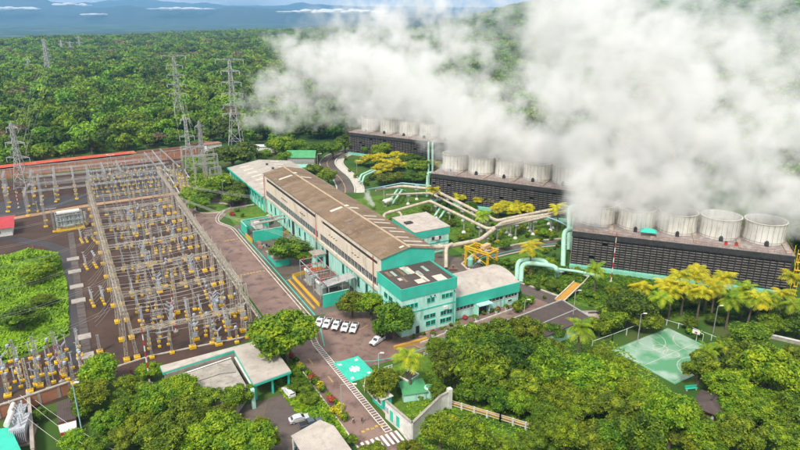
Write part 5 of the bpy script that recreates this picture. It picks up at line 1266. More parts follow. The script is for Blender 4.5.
# transformer compounds beside the hall
def yellow_wall(label,pts,h=1.1,w=.45):
    t=thing('yellow_barrier',label,'barrier',(0,0,0),0,'yellow low walls of the transformer bays'); m=MB()
    for p,q in zip(pts,pts[1:]): m.bar(p+(h/2,),q+(h/2,),w,h)
    m.build('low_wall','yellow',t); c=MB(); 
    for p,q in zip(pts,pts[1:]): c.bar(p+(h+.04,),q+(h+.04,),w*.6,.08)
    c.build('stripe','oconc',t); return t
yellow_wall('long yellow low wall on the road side of the near transformer bay',[(-12.4,53),(-12.6,29)]); yellow_wall('yellow low wall at the back of the near transformer bay',[(-12.4,54),(-1,56)])
yellow_wall('yellow kerb strip between road and near transformer bay',[(-14.3,52),(-14.5,28)],.4,.5); yellow_wall('yellow low wall on the road side of the far transformer bay',[(-15.2,101),(-15,93)],1.6)
yellow_wall('short yellow wall right of the far teal firewall',[(-2,95),(1,97)],1.4)
def firewall(label,x0,x1,y,h,wd=.4,axis='x'):
    t=thing('teal_firewall',label,'wall',(0,0,0),0,'teal firewalls of the transformer bays'); (MB().box(x0,x1,y-wd/2,y+wd/2,0,h) if axis=='x' else MB().box(y-wd/2,y+wd/2,x0,x1,0,h)).build('wall_panel','tealp',t)
    (MB().box(x0-.05,x1+.05,y-wd/2-.05,y+wd/2+.05,h,h+.15) if axis=='x' else MB().box(y-wd/2-.05,y+wd/2+.05,x0-.05,x1+.05,h,h+.15)).build('coping','ctmint',t)
firewall('teal firewall in front of the near transformer bay beside the parked pickups',-11.8,-3.4,27.6,4.2)
firewall('long teal firewall on the near side of the far transformer bay',-14.3,-2.5,93.4,4.4); firewall('teal firewall behind the far transformer bay',-14.3,-3,110,4.2); 
firewall('teal side wall of the far transformer bay toward the road',101.5,109.8,-14.6,4,.4,'y')
transformer('transformer with red bushings at the back of the near bay',-8,47,R(90)); transformer('transformer with red bushings in front part of the near bay',-8,38,R(90),.9); transformer('grey transformer between the teal firewalls of the far bay',-9,101,R(90),1.1,'greybox','porc')
sh=thing('sloping_shed_roof','white sloping shed roof on steel posts beside the near transformers','shed',(-2.5,34,0)); MB().add([(-6,-2.2,4.6),(3.5,-2.2,5.8),(3.5,2.2,5.8),(-6,2.2,4.6),(-6,-2.2,4.45),(3.5,-2.2,5.65),(3.5,2.2,5.65),(-6,2.2,4.45)],[(0,1,2,3),(7,6,5,4),(0,4,5,1),(1,5,6,2),(2,6,7,3),(3,7,4,0)]).build('roof','galv',sh)
for x_ in (-5.6,-1,3): [MB().bar((x_,y_,0),(x_,y_,4.6+(x_+6)*.12),.18).build('post','galv',sh) for y_ in (-2,2)]
MB().box(-5,-1,-1.5,1.5,0,2.6).build('cabinet','dark',sh); MB().pipe([(-5,0,3.2),(2,0,3.4),(2,0,1)],.35,10).build('duct','galv',sh)
fr=thing('equipment_gantry','grey steel frame with wires and red fittings over the near transformers','frame',(-7.5,42,0)); m=MB()
for x_ in (-3,3):
    for y_ in (-9,-3,3,9): m.bar((x_,y_,0),(x_,y_,7),.18)
    m.bar((x_,-9,7),(x_,9,7),.18)
for y_ in (-9,-3,3,9): m.bar((-3,y_,7),(3,y_,7),.18); m.bar((-3,y_,4.8),(3,y_,4.8),.12)
m.build('frame_member','galv',fr); m=MB(); [insul(m,x_,y_,7,8.2,.18,4,6) for x_ in (-2,0,2) for y_ in (-8,-2.5,2.5,8)]; m.build('red_insulator','redw',fr)
for k in range(6): MB().pipe([(-3,-8+3*k,4.8),(-1,-8+3*k,5.6),(2.4,-8+3*k,5.6),(2.4,-8+3*k,2)],.1,6).build('cable_conduit','redw' if k%2 else 'galv',fr)
f2=thing('pipe_bridge','grey pipe rack and walkway over the far transformer','frame',(-7,101,0)); m=MB()
for x_ in (-5,0,5): m.bar((x_,-4,0),(x_,-4,5.4),.2); m.bar((x_,4,0),(x_,4,5.4),.2); m.bar((x_,-4,5.4),(x_,4,5.4),.2)
m.build('post','galv',f2); MB().tube([(-6,-3,5.6),(8,-2,6)],.35,8).tube([(-5,2,5.6),(8,2,6)],.3,8).build('duct','conc',f2); MB().box(-5.5,5,-1,0,5.3,5.5).build('walkway','galv',f2); MB().box(-5,-2,-3,3,3.5,5.1).build('cooler','white',f2)
tk=thing('round_beige_tank','round beige tank end beside the far transformer bay','tank',(-2,113.5,0),R(60)); MB().tube([(-2.2,0,2),(-1.9,0,2),(1.9,0,2),(2.2,0,2)],[.7,1.5,1.5,.7],16).build('shell','pipe',tk,smooth=True); MB().box(-1.5,-1,-1.2,1.2,0,1.2).box(1,1.5,-1.2,1.2,0,1.2).build('saddle','conc',tk)
kk=thing('mint_kiosk','small mint kiosk with grey roof against the hall','kiosk',(-1.2,58.5,0)); MB().box(-2,2,-2,2,0,5.2).build('wall','mint',kk); MB().box(-2.6,2.3,-2.5,2.5,5.2,5.45).build('roof','conc',kk); window(kk,-1,1,-2,2.6,4.3,1,fr='tealp')
k2=thing('mint_shed','low mint shed with tan roof half under the round tree','shed',(-12,70,0)); MB().box(-2.5,2.5,-5,5,0,2.6).build('wall','tealp',k2); MB().box(-3,3,-5.4,5.4,2.6,2.8).build('roof','casing',k2)
rr=random.Random(3)
for i in range(14):
    x,y=rr.uniform(-14,-1),rr.choice([rr.uniform(77,90),rr.uniform(80,92)]); k=i%4
    t=thing(['steel_drum','wooden_crate','pipe_bundle','red_valve_post'][k],['dark steel drum on the wet apron between the bays','rust brown crate on the wet apron between the bays','bundle of grey pipes on the wet apron between the bays','red valve post on the wet apron between the bays'][k],['drum','crate','pipes','valve'][k],(x,y,0),rr.uniform(0,3),['drums','crates','pipe bundles','valve posts'][k]+' on the apron between the bays')
    if k==0: MB().lathe(0,0,[(.4,0),(.4,.4),(.43,.42),(.4,.45),(.4,1)],10).build('barrel','dark',t)
    elif k==1: MB().box(-.9,.9,-.6,.6,.1,1.1).build('box','rust',t); MB().box(-.95,-.75,-.65,.65,0,1.15).box(.75,.95,-.65,.65,0,1.15).build('batten','casing',t)
    elif k==2: m=MB(); [m.tube([(-2,q*.3,.15+.25*(q%2)),(2,q*.3,.15+.25*(q%2))],.12,6) for q in range(5)]; m.build('tube','galv',t)
    else: m=MB(); m.lathe(0,0,[(.12,0),(.12,1.4),(.4,1.45),(.4,1.6)],8); m.build('post','redw',t)
# fences
def fence(name,label,pts,h,sp,mt='white',rails=(.5,1),rail_m=None,pw=.16):
    t=thing(name,label,'fence')
    for p,q in zip(pts,pts[1:]):
        p,q=Vector(p),Vector(q); d=q-p; n=max(1,int(d.length/sp))
        for i in range(n+1): v=p+d*i/n; MB().cbox(v.x,v.y,0,h,pw,pw).build('post',mt,t)
        m=MB(); 
        for f in rails: m.bar((p.x,p.y,h*f),(q.x,q.y,h*f),.09)
        m.build('rail',rail_m or mt,t)
    return t
fence('white_post_fence','white post fence with ochre base running right from the boundary wall',[at(449,407),at(500,422),at(552,438),at(590,452)],2.0,2.6,'white',(.35,.7,.95),'white',.3)
oc=thing('ochre_planter_strip','low ochre wall at the foot of the white post fence','wall'); m=MB(); pp=[at(450,404),at(500,418),at(551,434)]
for p,q in zip(pp,pp[1:]): m.bar(p+(.35,),q+(.35,),.9,.7)
m.build('low_wall','ochre',oc)
fence('barrier_rail','short white guard rail beside the parking near the palm',[at(424,356),at(446,348)],1,1.2,'white',(.4,.95)); fence('barrier_rail','white guard rail at the entry corner by the road sign',[at(378,373),at(392,368)],1,1,'white',(.4,.95))
fence('court_fence','row of white posts behind the sports court lawn',[at(655,322),at(690,332),at(722,345),at(760,352)],1.8,3,'white',(.9,)); fence('court_fence','row of white posts left of the sports court',[at(592,348),at(612,341),at(640,330)],2.2,4,'white',(.95,))
fence('handrail_fence','long yard fence of tan posts between switchyard and road',[(-31.4,24),(-31.2,90),(-31.2,160)],2.4,3,'lattice',(.3,.6,.95))
hb=thing('concrete_ledge','long pale concrete ledge behind the court trees at the right','wall'); m=MB(); m.bar(at(770,338)+(.5,),at(830,352)+(.5,),.5,1); m.build('ledge','conc',hb); m=MB(); m.bar(at(770,338)+(1.1,),at(830,352)+(1.1,),.7,.2); m.build('coping','white',hb)
ob=thing('yellow_kerb','ochre yellow kerb strip in front of the office street beside the palm','kerb'); MB().bar(at(394,349)+(.4,),at(427,340)+(.4,),.9,.8).build('kerb_block','ochre',ob)
yb=thing('yellow_flower_bed','ochre curb bed beside the green assembly square','planter'); m=MB(); pp=[at(372,376),at(374,392),at(384,404)]; 
for p,q in zip(pp,pp[1:]): m.bar(p+(.3,),q+(.3,),.8,.6)
m.build('curb','oconc',yb)
gb=thing('green_bench','green bench near the garden pavilion','bench',at(691,390)+(0,),R(-20)); MB().box(-1.5,1.5,-.3,.3,.45,.55).build('seat','tealp',gb); MB().box(-1.5,1.5,.3,.4,.7,1.1).build('backrest','tealp',gb); [MB().box(x-.08,x+.08,-.3,.3,0,.45).build('leg','white',gb) for x in (-1.2,1.2)]
# white planter pots in front of annex
for i,(a,b) in enumerate(((8,-3.6),(12.5,-3.1),(17,-2.2),(24,-1.6),(32,-.6),(36,-.2),(41,.3))):
    t=thing('planter_pot','white planter pot before the annex and office wall, %s from the left'%ORD[i],'planter',(a,b,0),0,'planters along the office front'); MB().lathe(0,0,[(.35,0),(.5,.6),(.52,.62),(.4,.63)],10).build('pot','white',t)
    m=MB(); q=random.Random(i)
    for k in range(60): 
        d=Vector((q.gauss(0,1),q.gauss(0,1),abs(q.gauss(0,1)))).normalized()*.75; c=Vector((0,0,1.0))+d; e=Vector((q.gauss(0,1),q.gauss(0,1),q.gauss(0,1))).normalized()*.22; f=d.cross(e).normalized()*.2; m.add([c-e,c+f,c+e,c-f],[(0,1,2,3)])
    m.build('shrub','f_mid',t)
# ================================================================== VEGETATION
def leafmesh(name,seed,R_,Hc,nl,leaf,n,lob=.38,flat=1.0,core=True,droop=0,up=.35):
    q=random.Random(seed); mb=MB(); lobes=[]
    for i in range(nl):
        for _ in range(30):
            d=Vector((q.uniform(-1,1),q.uniform(-1,1),q.uniform(-.75,1)))
            if d.length<=1: break
        c=Vector((d.x*R_*(1-lob*.75),d.y*R_*(1-lob*.75),d.z*Hc*.5*(1-lob*.6)))
        lobes.append((c,R_*lob*q.uniform(.65,1.15)))
    vs=[];fs=[]
    for i in range(n):
        c,r=q.choice(lobes)
        d=Vector((q.gauss(0,1),q.gauss(0,1),q.gauss(up,1))).normalized()
        p=c+Vector((d.x*r,d.y*r,d.z*r*.8*flat))*(q.uniform(.7,1.2) if q.random()<.8 else q.uniform(1.1,1.4))
        nm=(d+Vector((q.gauss(0,.55),q.gauss(0,.55),q.gauss(.25,.55)))).normalized()
        a=nm.cross(Vector((q.gauss(0,1),q.gauss(0,1),q.gauss(0,1)))).normalized(); b=nm.cross(a)
        s=leaf*q.uniform(.55,1.35); o=len(vs)
        vs+=[p-a*s,p-b*s*.55-nm*s*.1,p+a*s-nm*s*(.25+droop),p+b*s*.55-nm*s*.1]; fs.append((o,o+1,o+2,o+3))
    mb.add(vs,fs)
    if core:
        for c,r in lobes:
            r*=.58; nn=8;mm=5; vv=[];ff=[]
            for a in range(mm+1):
                ph=math.pi*a/mm
                for b in range(nn):
                    th=2*math.pi*b/nn; w=r*(1+.35*noise.noise(c+Vector((th,ph,0))*2)); vv.append(c+Vector((w*math.sin(ph)*math.cos(th),w*math.sin(ph)*math.sin(th),w*math.cos(ph)*.8*flat)))
            for a in range(mm):
                for b in range(nn): ff.append((a*nn+b,a*nn+(b+1)%nn,(a+1)*nn+(b+1)%nn,(a+1)*nn+b))
            mb.add(vv,ff)
    return mb
def tree_proto(seed,R_,Ht,fm,style='round',nl=30,leaf=.27,n=9500,name='broadleaf_tree'):
    q=random.Random(seed)
    t=thing(name,'','tree'); Hc=Ht*.68
    kw=dict(lob=.33)
    if style=='wide': kw=dict(lob=.30,flat=.7)
    if style=='loose': kw=dict(lob=.27,core=True)
    if style=='wisp': kw=dict(lob=.25,droop=.5)
    cb=leafmesh('c',seed,R_,Hc,nl,leaf,n,**kw); zc=Ht-Hc*.5
    cb.v=[(v[0],v[1],v[2]+zc) for v in cb.v]
    cb.build('crown',fm,t)
    tr=MB(); tr.tube([(0,0,0),(q.uniform(-.2,.2),q.uniform(-.2,.2),Ht*.3),(q.uniform(-.5,.5),q.uniform(-.5,.5),Ht*.62)],[.035*Ht,.026*Ht,.012*Ht],8)
    for k in range(12):
        th=q.uniform(0,6.28); z0=Ht*q.uniform(.22,.5); L=R_*q.uniform(.5,.98)
        tr.tube([(0,0,z0),(L*.5*math.cos(th),L*.5*math.sin(th),z0+Ht*.16),(L*math.cos(th),L*math.sin(th),z0+Ht*.3)],[.014*Ht,.009*Ht,.003*Ht],5)
    tr.build('trunk','bark',t); t['_R']=R_; t['_H']=Ht; return t
def palm_proto(seed,Ht,fm,nf=22,L=3.3):
    q=random.Random(seed); t=thing('palm_tree','','palm'); f=MB()
    lean=Vector((q.uniform(-.5,.5),q.uniform(-.5,.5),0))
    top=Vector((lean.x,lean.y,Ht))
    for k in range(nf):
        th=k*2.4+q.uniform(-.2,.2); e=q.uniform(-.15,1.15); LL=L*q.uniform(.8,1.1)
        d=Vector((math.cos(th),math.sin(th),0)); p=top.copy(); v=(d*math.cos(e)+Vector((0,0,math.sin(e)))); prev=p; seg=9
        side=Vector((-d.y,d.x,0))
        pts=[]
        for i in range(seg+1):
            pts.append(p.copy()); p=p+v*(LL/seg); v=(v+Vector((0,0,-.13-.05*i*.5))).normalized()
        for i in range(seg):
            a,b=pts[i],pts[i+1]; tt=(i+.5)/seg; w=.85*math.sin(math.pi*min(1,tt*.9+.12))**.7+.05
            dr=Vector((0,0,-.42*w)); dirv=(b-a)
            for s in (-1,1):
                for h_ in (0,.5):
                    o=a+dirv*h_; e2=o+side*s*w+dr+dirv*.9
                    f.add([o,o+dirv*.42,e2+dirv*.1,e2-dirv*.1],[(0,1,2,3)])
    f.build('fronds',fm,t)
    tr=MB(); tr.tube([(0,0,0),(lean.x*.3,lean.y*.3,Ht*.5),(lean.x,lean.y,Ht+.1)],[.28,.2,.16],8); tr.build('trunk','bark',t)
    MB().lathe(lean.x,lean.y,[(.2,Ht-.5),(.38,Ht-.1),(.2,Ht+.25)],8).build('crown_base','oconc',t)
    t['_R']=L; t['_H']=Ht; return t
TP={}
TP['mid']=[tree_proto(1,4.6,9,'f_mid'),tree_proto(2,4.6,9.5,'f_mid','loose',34),tree_proto(3,4.6,8.5,'f_mid','wide',26)]
TP['dark']=[tree_proto(4,4.6,9,'f_dark','wide',28),tree_proto(5,4.6,9.5,'f_dark')]
TP['olive']=[tree_proto(6,4.6,9.5,'f_olive','wisp',42,.25),tree_proto(7,4.6,9,'f_olive','loose',22)]
TP['bright']=[tree_proto(8,4.6,9,'f_bright','round',32,.28),tree_proto(9,4.6,9,'f_bright','loose',36,.28)]
TP['gold']=[tree_proto(10,4.6,8,'f_gold','wide',20,.3),tree_proto(11,4.6,8,'f_gold','loose',24,.3)]
PP=[palm_proto(1,8,'f_palm'),palm_proto(2,7,'f_palm'),palm_proto(3,8.5,'f_palmo'),palm_proto(4,7.5,'f_palmo',26),palm_proto(5,7.5,'f_palm',26)]
rr=random.Random(77)
def tree(kind,px,py,rpx,desc,hf=1.0,group=None):
    """crown centred at this pixel, crown radius rpx pixels (photo scale)"""
    z=4; 
    for _ in range(3):
        a,b=at(px,py,z); X,Y=site2cam(a,b); dist=Y*math.cos(PITCH)-(z-H)*math.sin(PITCH); Rm=rpx*dist/F; s=Rm/3.75; h=9*s*hf*.86; z=min(h*.62,14)
    pr=TP[kind][rr.randrange(len(TP[kind]))]
    if px>425 and py>330: hf*=rr.uniform(.85,1.4)
    return place(pr,(a,b,-.1),rr.uniform(0,6.28),(s*rr.uniform(.95,1.05),s*rr.uniform(.95,1.05),s*hf*.86),desc,group)
def palm(px,py,rpx,desc,group='palms',k=None,zh=None):
    pr=PP[rr.randrange(5) if k is None else k]; z=7
    for _ in range(3):
        a,b=at(px,py,z); X,Y=site2cam(a,b); dist=Y*math.cos(PITCH)-(z-H)*math.sin(PITCH); Rm=rpx*dist/F; s=Rm/2.55
        hh=(zh if zh else 7.5*max(.75,s)); z=hh-.5
    return place(pr,(a,b,-.1),rr.uniform(0,6.28),(s,s,hh/pr['_H']),desc,group)
G1='trees around the plant buildings'
T=[('bright',285,333,30,'large round bright green tree right of the carport roof',.9),('mid',288,249,17,'dense dark round tree between the transformer bays and the hall',.75),('mid',301,254,12,'dark tree crown joined to the right of the dense round tree',.7),
('mid',352,302,14,'small dark tree beside the teal firewall',.9),('bright',371,305,15,'yellowish tree between the pickups and the office',.9),('mid',394,318,21,'large tree at the office corner above the parked pickup',.9),('mid',380,326,10,'low tree beside the office corner tree',.8),
('bright',222,183,13,'bright green tree on the left of the round tree island',.8),('mid',232,196,11,'lower tree at the front of the round tree island',.7),('dark',238,188,11,'dark tree at the right of the round tree island',.8),('gold',228,181,7,'golden shrub tree amid the round island trees',.7),('bright',197,203,10,'bright bushy tree at the end of the road gantry',.7),('dark',206,196,8,'dark tree between road gantry and island',.8),('mid',208,190,11,'mid green tree at the left back of the island',.8),
('dark',232,153,22,'broad dark spreading tree beyond the low hall roof',.65),('dark',247,156,12,'dark tree crown at the low hall roof edge',.6),('bright',265,155,8,'small rounded bright tree beside the white shed',.8),('bright',283,145,13,'yellow green tree left of the green shed',.9),('bright',286,157,8,'bright tree at the corner of the low hall',.8),('mid',313,170,9,'round tree in front of the green shed right side',.8),('mid',328,175,9,'tree between green shed and curving road',.9),
('gold',375,157,12,'golden tree at the foot of the farthest cooling tower, left one',.7),('bright',383,150,10,'bright tree beside the louvres of the farthest cooling tower',.8),('gold',392,163,10,'golden tree below the farthest cooling tower, middle one',.7),('gold',362,161,6,'small golden tree left of the farthest cooling tower group',.6),('gold',403,163,6,'small golden tree near the mint risers',.7),('dark',411,158,10,'dark low tree before the farthest cooling tower',.6),('bright',418,166,12,'bright domed tree left of the middle cooling tower',.7),('gold',432,163,9,'golden tree top by the corner of the middle cooling tower',.7),('mid',413,177,10,'dark shrub tree below the bright domed tree',.5),('mid',385,178,12,'wide dark shrub tree by the blue pipe',.5),('gold',375,172,7,'golden shrub over the blue pipe',.6),
('olive',382,383,17,'olive tree beside the gate booth',.9),('bright',399,377,9,'small tree left of the orange palm',.8),('mid',378,380,6,'dark little tree by the sign board',1),
('mid',458,345,13,'tree hiding the white van in the lot',.9),('olive',470,340,15,'yellow green tree before the office street',.9),('olive',497,333,15,'yellow green tree left of the dark roof house',.9),('olive',522,338,16,'yellow green tree overlapping the dark roof house',.9),('mid',548,345,14,'mid green tree between dark roof house and palm',.9),('dark',455,368,20,'dark tree over the front lawn',.9),('mid',480,372,22,'tall mid green tree in the front grove, left of centre',1),('dark',510,360,21,'dark tree in the heart of the front grove',1),('olive',520,385,20,'olive tree with bare branches in the front grove',1),('mid',492,350,16,'tree at the top of the front grove',1),('mid',545,372,20,'green tree in the middle of the front grove',1),('bright',588,372,24,'broad yellow green tree in the lower centre right',.95),('bright',610,385,20,'bright tree right of the broad yellow green tree',.9),('olive',563,395,20,'olive tree over the white fence',.9),('mid',545,415,16,'tree by the lower end of the white fence',.9),('mid',500,398,15,'sparse tree standing inside the white fence',.9),('mid',440,390,10,'little tree beside the mint tank',.9),
('mid',590,430,22,'mid green tree at the bottom centre right',.9),('olive',620,415,22,'olive tree below the court',.9),('bright',650,405,20,'bright green tree below the court corner',.9),('bright',672,425,24,'bright green tree at the bottom right of centre',.9),('mid',640,440,22,'dark green tree on the bottom edge right of centre',.9),('mid',710,435,20,'tree on the bottom edge below the pavilion',.9),('olive',740,438,20,'olive tree on the bottom edge right',.9),('mid',690,408,14,'tree left of the garden pavilion',.9),
('dark',630,308,20,'big dark tree between the near cooling tower and the court',.85),('mid',612,316,15,'dark green tree at the left of the big dark court tree',.85),('mid',645,318,14,'dark green tree at the right of the big dark court tree',.85),('mid',662,308,9,'slim tree among the palms above the court',.8),('mid',575,312,6,'shrub by the brown roofed shed',.8),
('mid',752,333,18,'mid green tree behind the court at right',.8),('mid',775,322,14,'dark tree under the right palms',.8),('olive',722,353,15,'olive tree at the right corner of the court',.8),('olive',700,370,17,'sparse tree in front of the court',.9),('mid',748,360,22,'large green tree right of the court',.9),('bright',770,378,24,'large bright tree at the right edge',.9),('bright',730,385,20,'bright tree above the garden pavilion',.9),('mid',785,405,22,'green tree at the right edge low',.9),('bright',755,412,20,'bright tree right of the garden pavilion',.9),('olive',795,355,14,'yellowish tree at the right edge',.9),('mid',790,440,22,'tree filling the bottom right corner',.9),('dark',800,325,14,'dark tree behind the right edge palms',.8),('mid',690,322,8,'small tree under the court palms left',.7),('dark',715,318,8,'dark low tree under the court palms',.7),('dark',740,312,9,'dark bush tree below the cooling tower palms',.7),
('bright',102,370,19,'bright full tree at the near edge of the switchyard',.9),('olive',90,395,17,'yellow green tree below the bright yard tree',.9),('bright',108,421,15,'pale bright tree with large leaves at lower left',.9),('bright',150,370,11,'small tree at the left end of the carport roof',.8),('mid',128,385,13,'tree between the yard tree and the courtyard roof',.9),('bright',155,400,20,'bright tree over the courtyard roof edge',.9),('mid',130,408,17,'mid green tree behind the pale bright tree',.9),('bright',185,388,17,'yellow green leafy tree overlapping the courtyard roof',.9),('olive',180,415,22,'olive tree in the lower left grove',.95),('olive',205,400,14,'wispy olive tree over the courtyard roof, left',1),('olive',238,395,14,'wispy olive tree over the courtyard roof, right',1),('mid',160,440,22,'tree on the bottom edge of the lower left grove',.9),('olive',125,440,15,'olive tree left of the bottom edge grove',.9),('bright',215,432,24,'bright broad tree at bottom left of centre',.85),('bright',250,440,24,'bright tree touching the bottom edge by the drive',.85),('mid',222,415,14,'tree between courtyard roof and bottom trees',.85),('mid',41,413,8,'round dark bush tree beside the lean to shed',.9),
('bright',38,272,15,'broad bright tree in the left field by its far edge',.6),('mid',18,316,19,'large spreading tree in the left field',.6),('olive',42,300,10,'leafy tree in the right half of the left field',.6),('mid',48,262,12,'small tree at the far right corner of the field',.6),
('mid',300,385,11,'leafy hedge tree left of the lower road',.6),('mid',308,398,9,'hedge tree between drive and road, lower',.6),('mid',292,375,8,'hedge tree beside the carport roof corner',.7),('olive',440,435,18,'feathery olive tree at the bottom centre',.8),('olive',470,442,20,'feathery tree at the bottom centre right',.8),('olive',410,452,14,'feathery tree under the white wall',.8),('olive',372,452,14,'olive shrub tree at the bottom edge by the crossing',.6),('olive',352,440,6,'small shrub beside the crossing',.8),('olive',500,447,14,'feathery olive tree below the fence',.7),
('mid',490,262,9,'bush tree between yellow crane and mint pipes',.6),('mid',498,268,7,'small bush at the head of the mint pipes',.6),('mid',797,240,6,'green tree at the right end of the near cooling tower',.9),('mid',790,262,8,'tree beside the right end stair of the cooling tower',.8),('bright',630,283,5,'small round bush tree on the lawn at the cooling tower foot',1.2)]
T+=[('olive',436,352,10,'full olive tree in the upper part of the front grove, right within it',.9),
('bright',445,372,12,'ragged bright green tree in the middle part of the front grove, left within it',.9),
('mid',466,358,14,'rounded green tree in the upper part of the front grove, right within it',.9),
('mid',476,388,16,'spreading green tree in the middle part of the front grove, right within it',.9),
('mid',490,385,14,'sparse green tree in the middle part of the front grove, right within it',.9),
('olive',505,375,16,'dense olive tree in the middle part of the front grove, left within it',.9),
('mid',528,362,16,'tall green tree in the upper part of the front grove, right within it',.9),
('mid',535,350,14,'low green tree in the upper part of the front grove, left within it',.9),
('mid',510,345,12,'leafy green tree in the upper part of the front grove, right within it',.9),
('mid',536,392,16,'narrow green tree in the middle part of the front grove, right within it',.9),
('olive',552,382,15,'full olive tree in the middle part of the front grove, right within it',.9),
('bright',520,405,13,'ragged bright green tree in the middle part of the front grove, right within it',.9),
('mid',560,360,13,'rounded green tree in the upper part of the front grove, right within it',.9),
('olive',600,400,18,'spreading olive tree in the middle part of the grove below the court, right within it',.9),
('olive',575,408,16,'sparse olive tree in the bottom part of the front grove, left within it',.9),
('olive',600,358,12,'dense olive tree in the upper part of the grove below the court, right within it',.9),
('bright',622,368,12,'tall bright green tree in the upper part of the grove below the court, right within it',.9),
('bright',638,388,14,'low bright green tree in the middle part of the grove below the court, right within it',.9),
('olive',625,395,15,'leafy olive tree in the middle part of the grove below the court, left within it',.9),
('mid',612,440,16,'narrow green tree in the bottom part of the grove below the court, right within it',.9),
('bright',655,425,15,'full bright green tree in the bottom part of the grove below the court, left within it',.9),
('olive',690,440,16,'ragged olive tree in the bottom part of the grove below the court, right within it',.9),
('mid',700,425,13,'rounded green tree in the bottom part of the grove at the right edge, right within it',.9),
('bright',735,410,14,'spreading bright green tree in the bottom part of the grove at the right edge, left within it',.9),
('bright',768,400,15,'sparse bright green tree in the middle part of the grove at the right edge, right within it',.9),
('olive',742,375,14,'dense olive tree in the middle part of the grove at the right edge, right within it',.9),
('olive',760,350,13,'tall olive tree in the upper part of the grove at the right edge, right within it',.9),
('bright',790,385,14,'low bright green tree in the middle part of the grove at the right edge, right within it',.9),
('bright',765,360,13,'leafy bright green tree in the upper part of the grove at the right edge, left within it',.9),
('bright',715,372,11,'narrow bright green tree in the middle part of the grove at the right edge, left within it',.9),
('mid',780,425,15,'full green tree in the bottom part of the grove at the right edge, right within it',.9),
('olive',725,425,13,'ragged olive tree in the bottom part of the grove at the right edge, left within it',.9),
('bright',795,420,13,'rounded bright green tree in the bottom part of the grove at the right edge, left within it',.9),
('mid',735,350,11,'spreading green tree in the upper part of the grove at the right edge, left within it',.9),
('olive',560,330,8,'sparse olive tree in the upper part of the front grove, right within it',.9),
('olive',545,428,14,'dense olive tree in the bottom part of the front grove, left within it',.9),
('olive',565,440,15,'tall olive tree in the bottom part of the front grove, left within it',.9),
('olive',530,440,13,'low olive tree in the bottom part of the front grove, right within it',.9),
('mid',82,410,10,'leafy green tree in the bottom part of the lower left grove, right within it',.9),
('bright',75,440,13,'narrow bright green tree in the bottom part of the lower left grove, left within it',.9),
('mid',95,446,13,'full green tree in the bottom part of the lower left grove, left within it',.9),
('olive',140,425,14,'ragged olive tree in the bottom part of the lower left grove, right within it',.9),
('bright',170,425,14,'rounded bright green tree in the bottom part of the lower left grove, right within it',.9),
('mid',200,422,14,'spreading green tree in the bottom part of the lower left grove, right within it',.9),
('bright',195,445,15,'sparse bright green tree in the bottom part of the lower left grove, left within it',.9),
('olive',235,425,12,'dense olive tree in the bottom part of the lower left grove, left within it',.9),
('bright',172,385,12,'tall bright green tree in the middle part of the lower left grove, right within it',.9),
('olive',145,392,11,'low olive tree in the middle part of the lower left grove, left within it',.9),
('olive',270,440,10,'leafy olive tree in the bottom part of the lower left grove, right within it',.9),
('mid',118,398,11,'narrow green tree in the middle part of the lower left grove, right within it',.9),
('mid',88,378,11,'full green tree in the middle part of the lower left grove, right within it',.9),
('olive',260,425,9,'ragged olive tree in the bottom part of the lower left grove, right within it',.9)]
T+=[('olive',536,330,11,'yellow green tree overlapping the near side of the dark roof house',.9),('mid',556,332,10,'green tree tucked against the dark roof house by the palm',.9),('mid',600,325,11,'green tree hiding the brown roofed shed corner',.9),('gold',383,167,9,'golden shrub tree in the middle of the group below the farthest cooling tower',.6),('gold',398,155,8,'golden shrub tree against the farthest tower louvres',.7),('bright',368,148,7,'bright little tree at the left foot of the farthest cooling tower',.8),('bright',425,175,8,'bright shrub tree left of the curved riser',.6),('mid',400,176,9,'dark green shrub tree above the blue pipe',.5),('mid',345,142,10,'dark tree where the curving road ends',.9),('mid',333,148,9,'tree at the left of the curving road end',.9),('mid',318,150,10,'tree behind the green shed',.9),('bright',300,147,9,'bright tree behind the green shed left',.9),('mid',275,142,11,'forest edge tree behind the white shed',.9),('mid',325,200,6,'small tree between hall roof and curving road',.6),('mid',470,205,7,'small dark tree on the lawn inside the pipe bend',.6),('mid',452,222,5,'small tree by the rear block corner',.7),('mid',505,244,6,'small tree on the lawn between pipe posts and access road',.8),('olive',520,228,6,'small olive tree under the large steam pipe',.7),('mid',462,236,5,'small tree between rear block and pipe posts',.8),('bright',545,232,6,'small bright tree under the pipe crossing',.7),('mid',476,198,6,'small green tree among the golden palms, left clump',.7),('dark',445,203,7,'dark small tree between the slanting mint pipes and the upper pipe',.7),('mid',425,208,5,'small tree behind the rear block roof',.8),('mid',506,262,7,'bushy tree beside the access road fork',.7),('bright',548,262,8,'bright shrub tree on the lawn by the mint pipes',.5),('mid',555,285,8,'green shrub tree on the slope by the yellow stair',.6),('mid',612,290,7,'green shrub tree on the slope behind the lone palm',.6),('mid',590,292,6,'low green tree at the foot of the lone palm',.6)]
q_=random.Random(12)
for i in range(26):
    t_=(i+.5)/26; px_=640+t_*158; T.append(('mid' if i%3 else 'dark',px_,300+10*t_+q_.uniform(-3,6),q_.uniform(5,8),'low green tree under the palm row below the near cooling tower, %s part'%('left' if t_<.34 else 'middle' if t_<.67 else 'right'),.7))
for k,px,py,r,d,hf in T: tree(k,px,py,r,d,hf,G1)
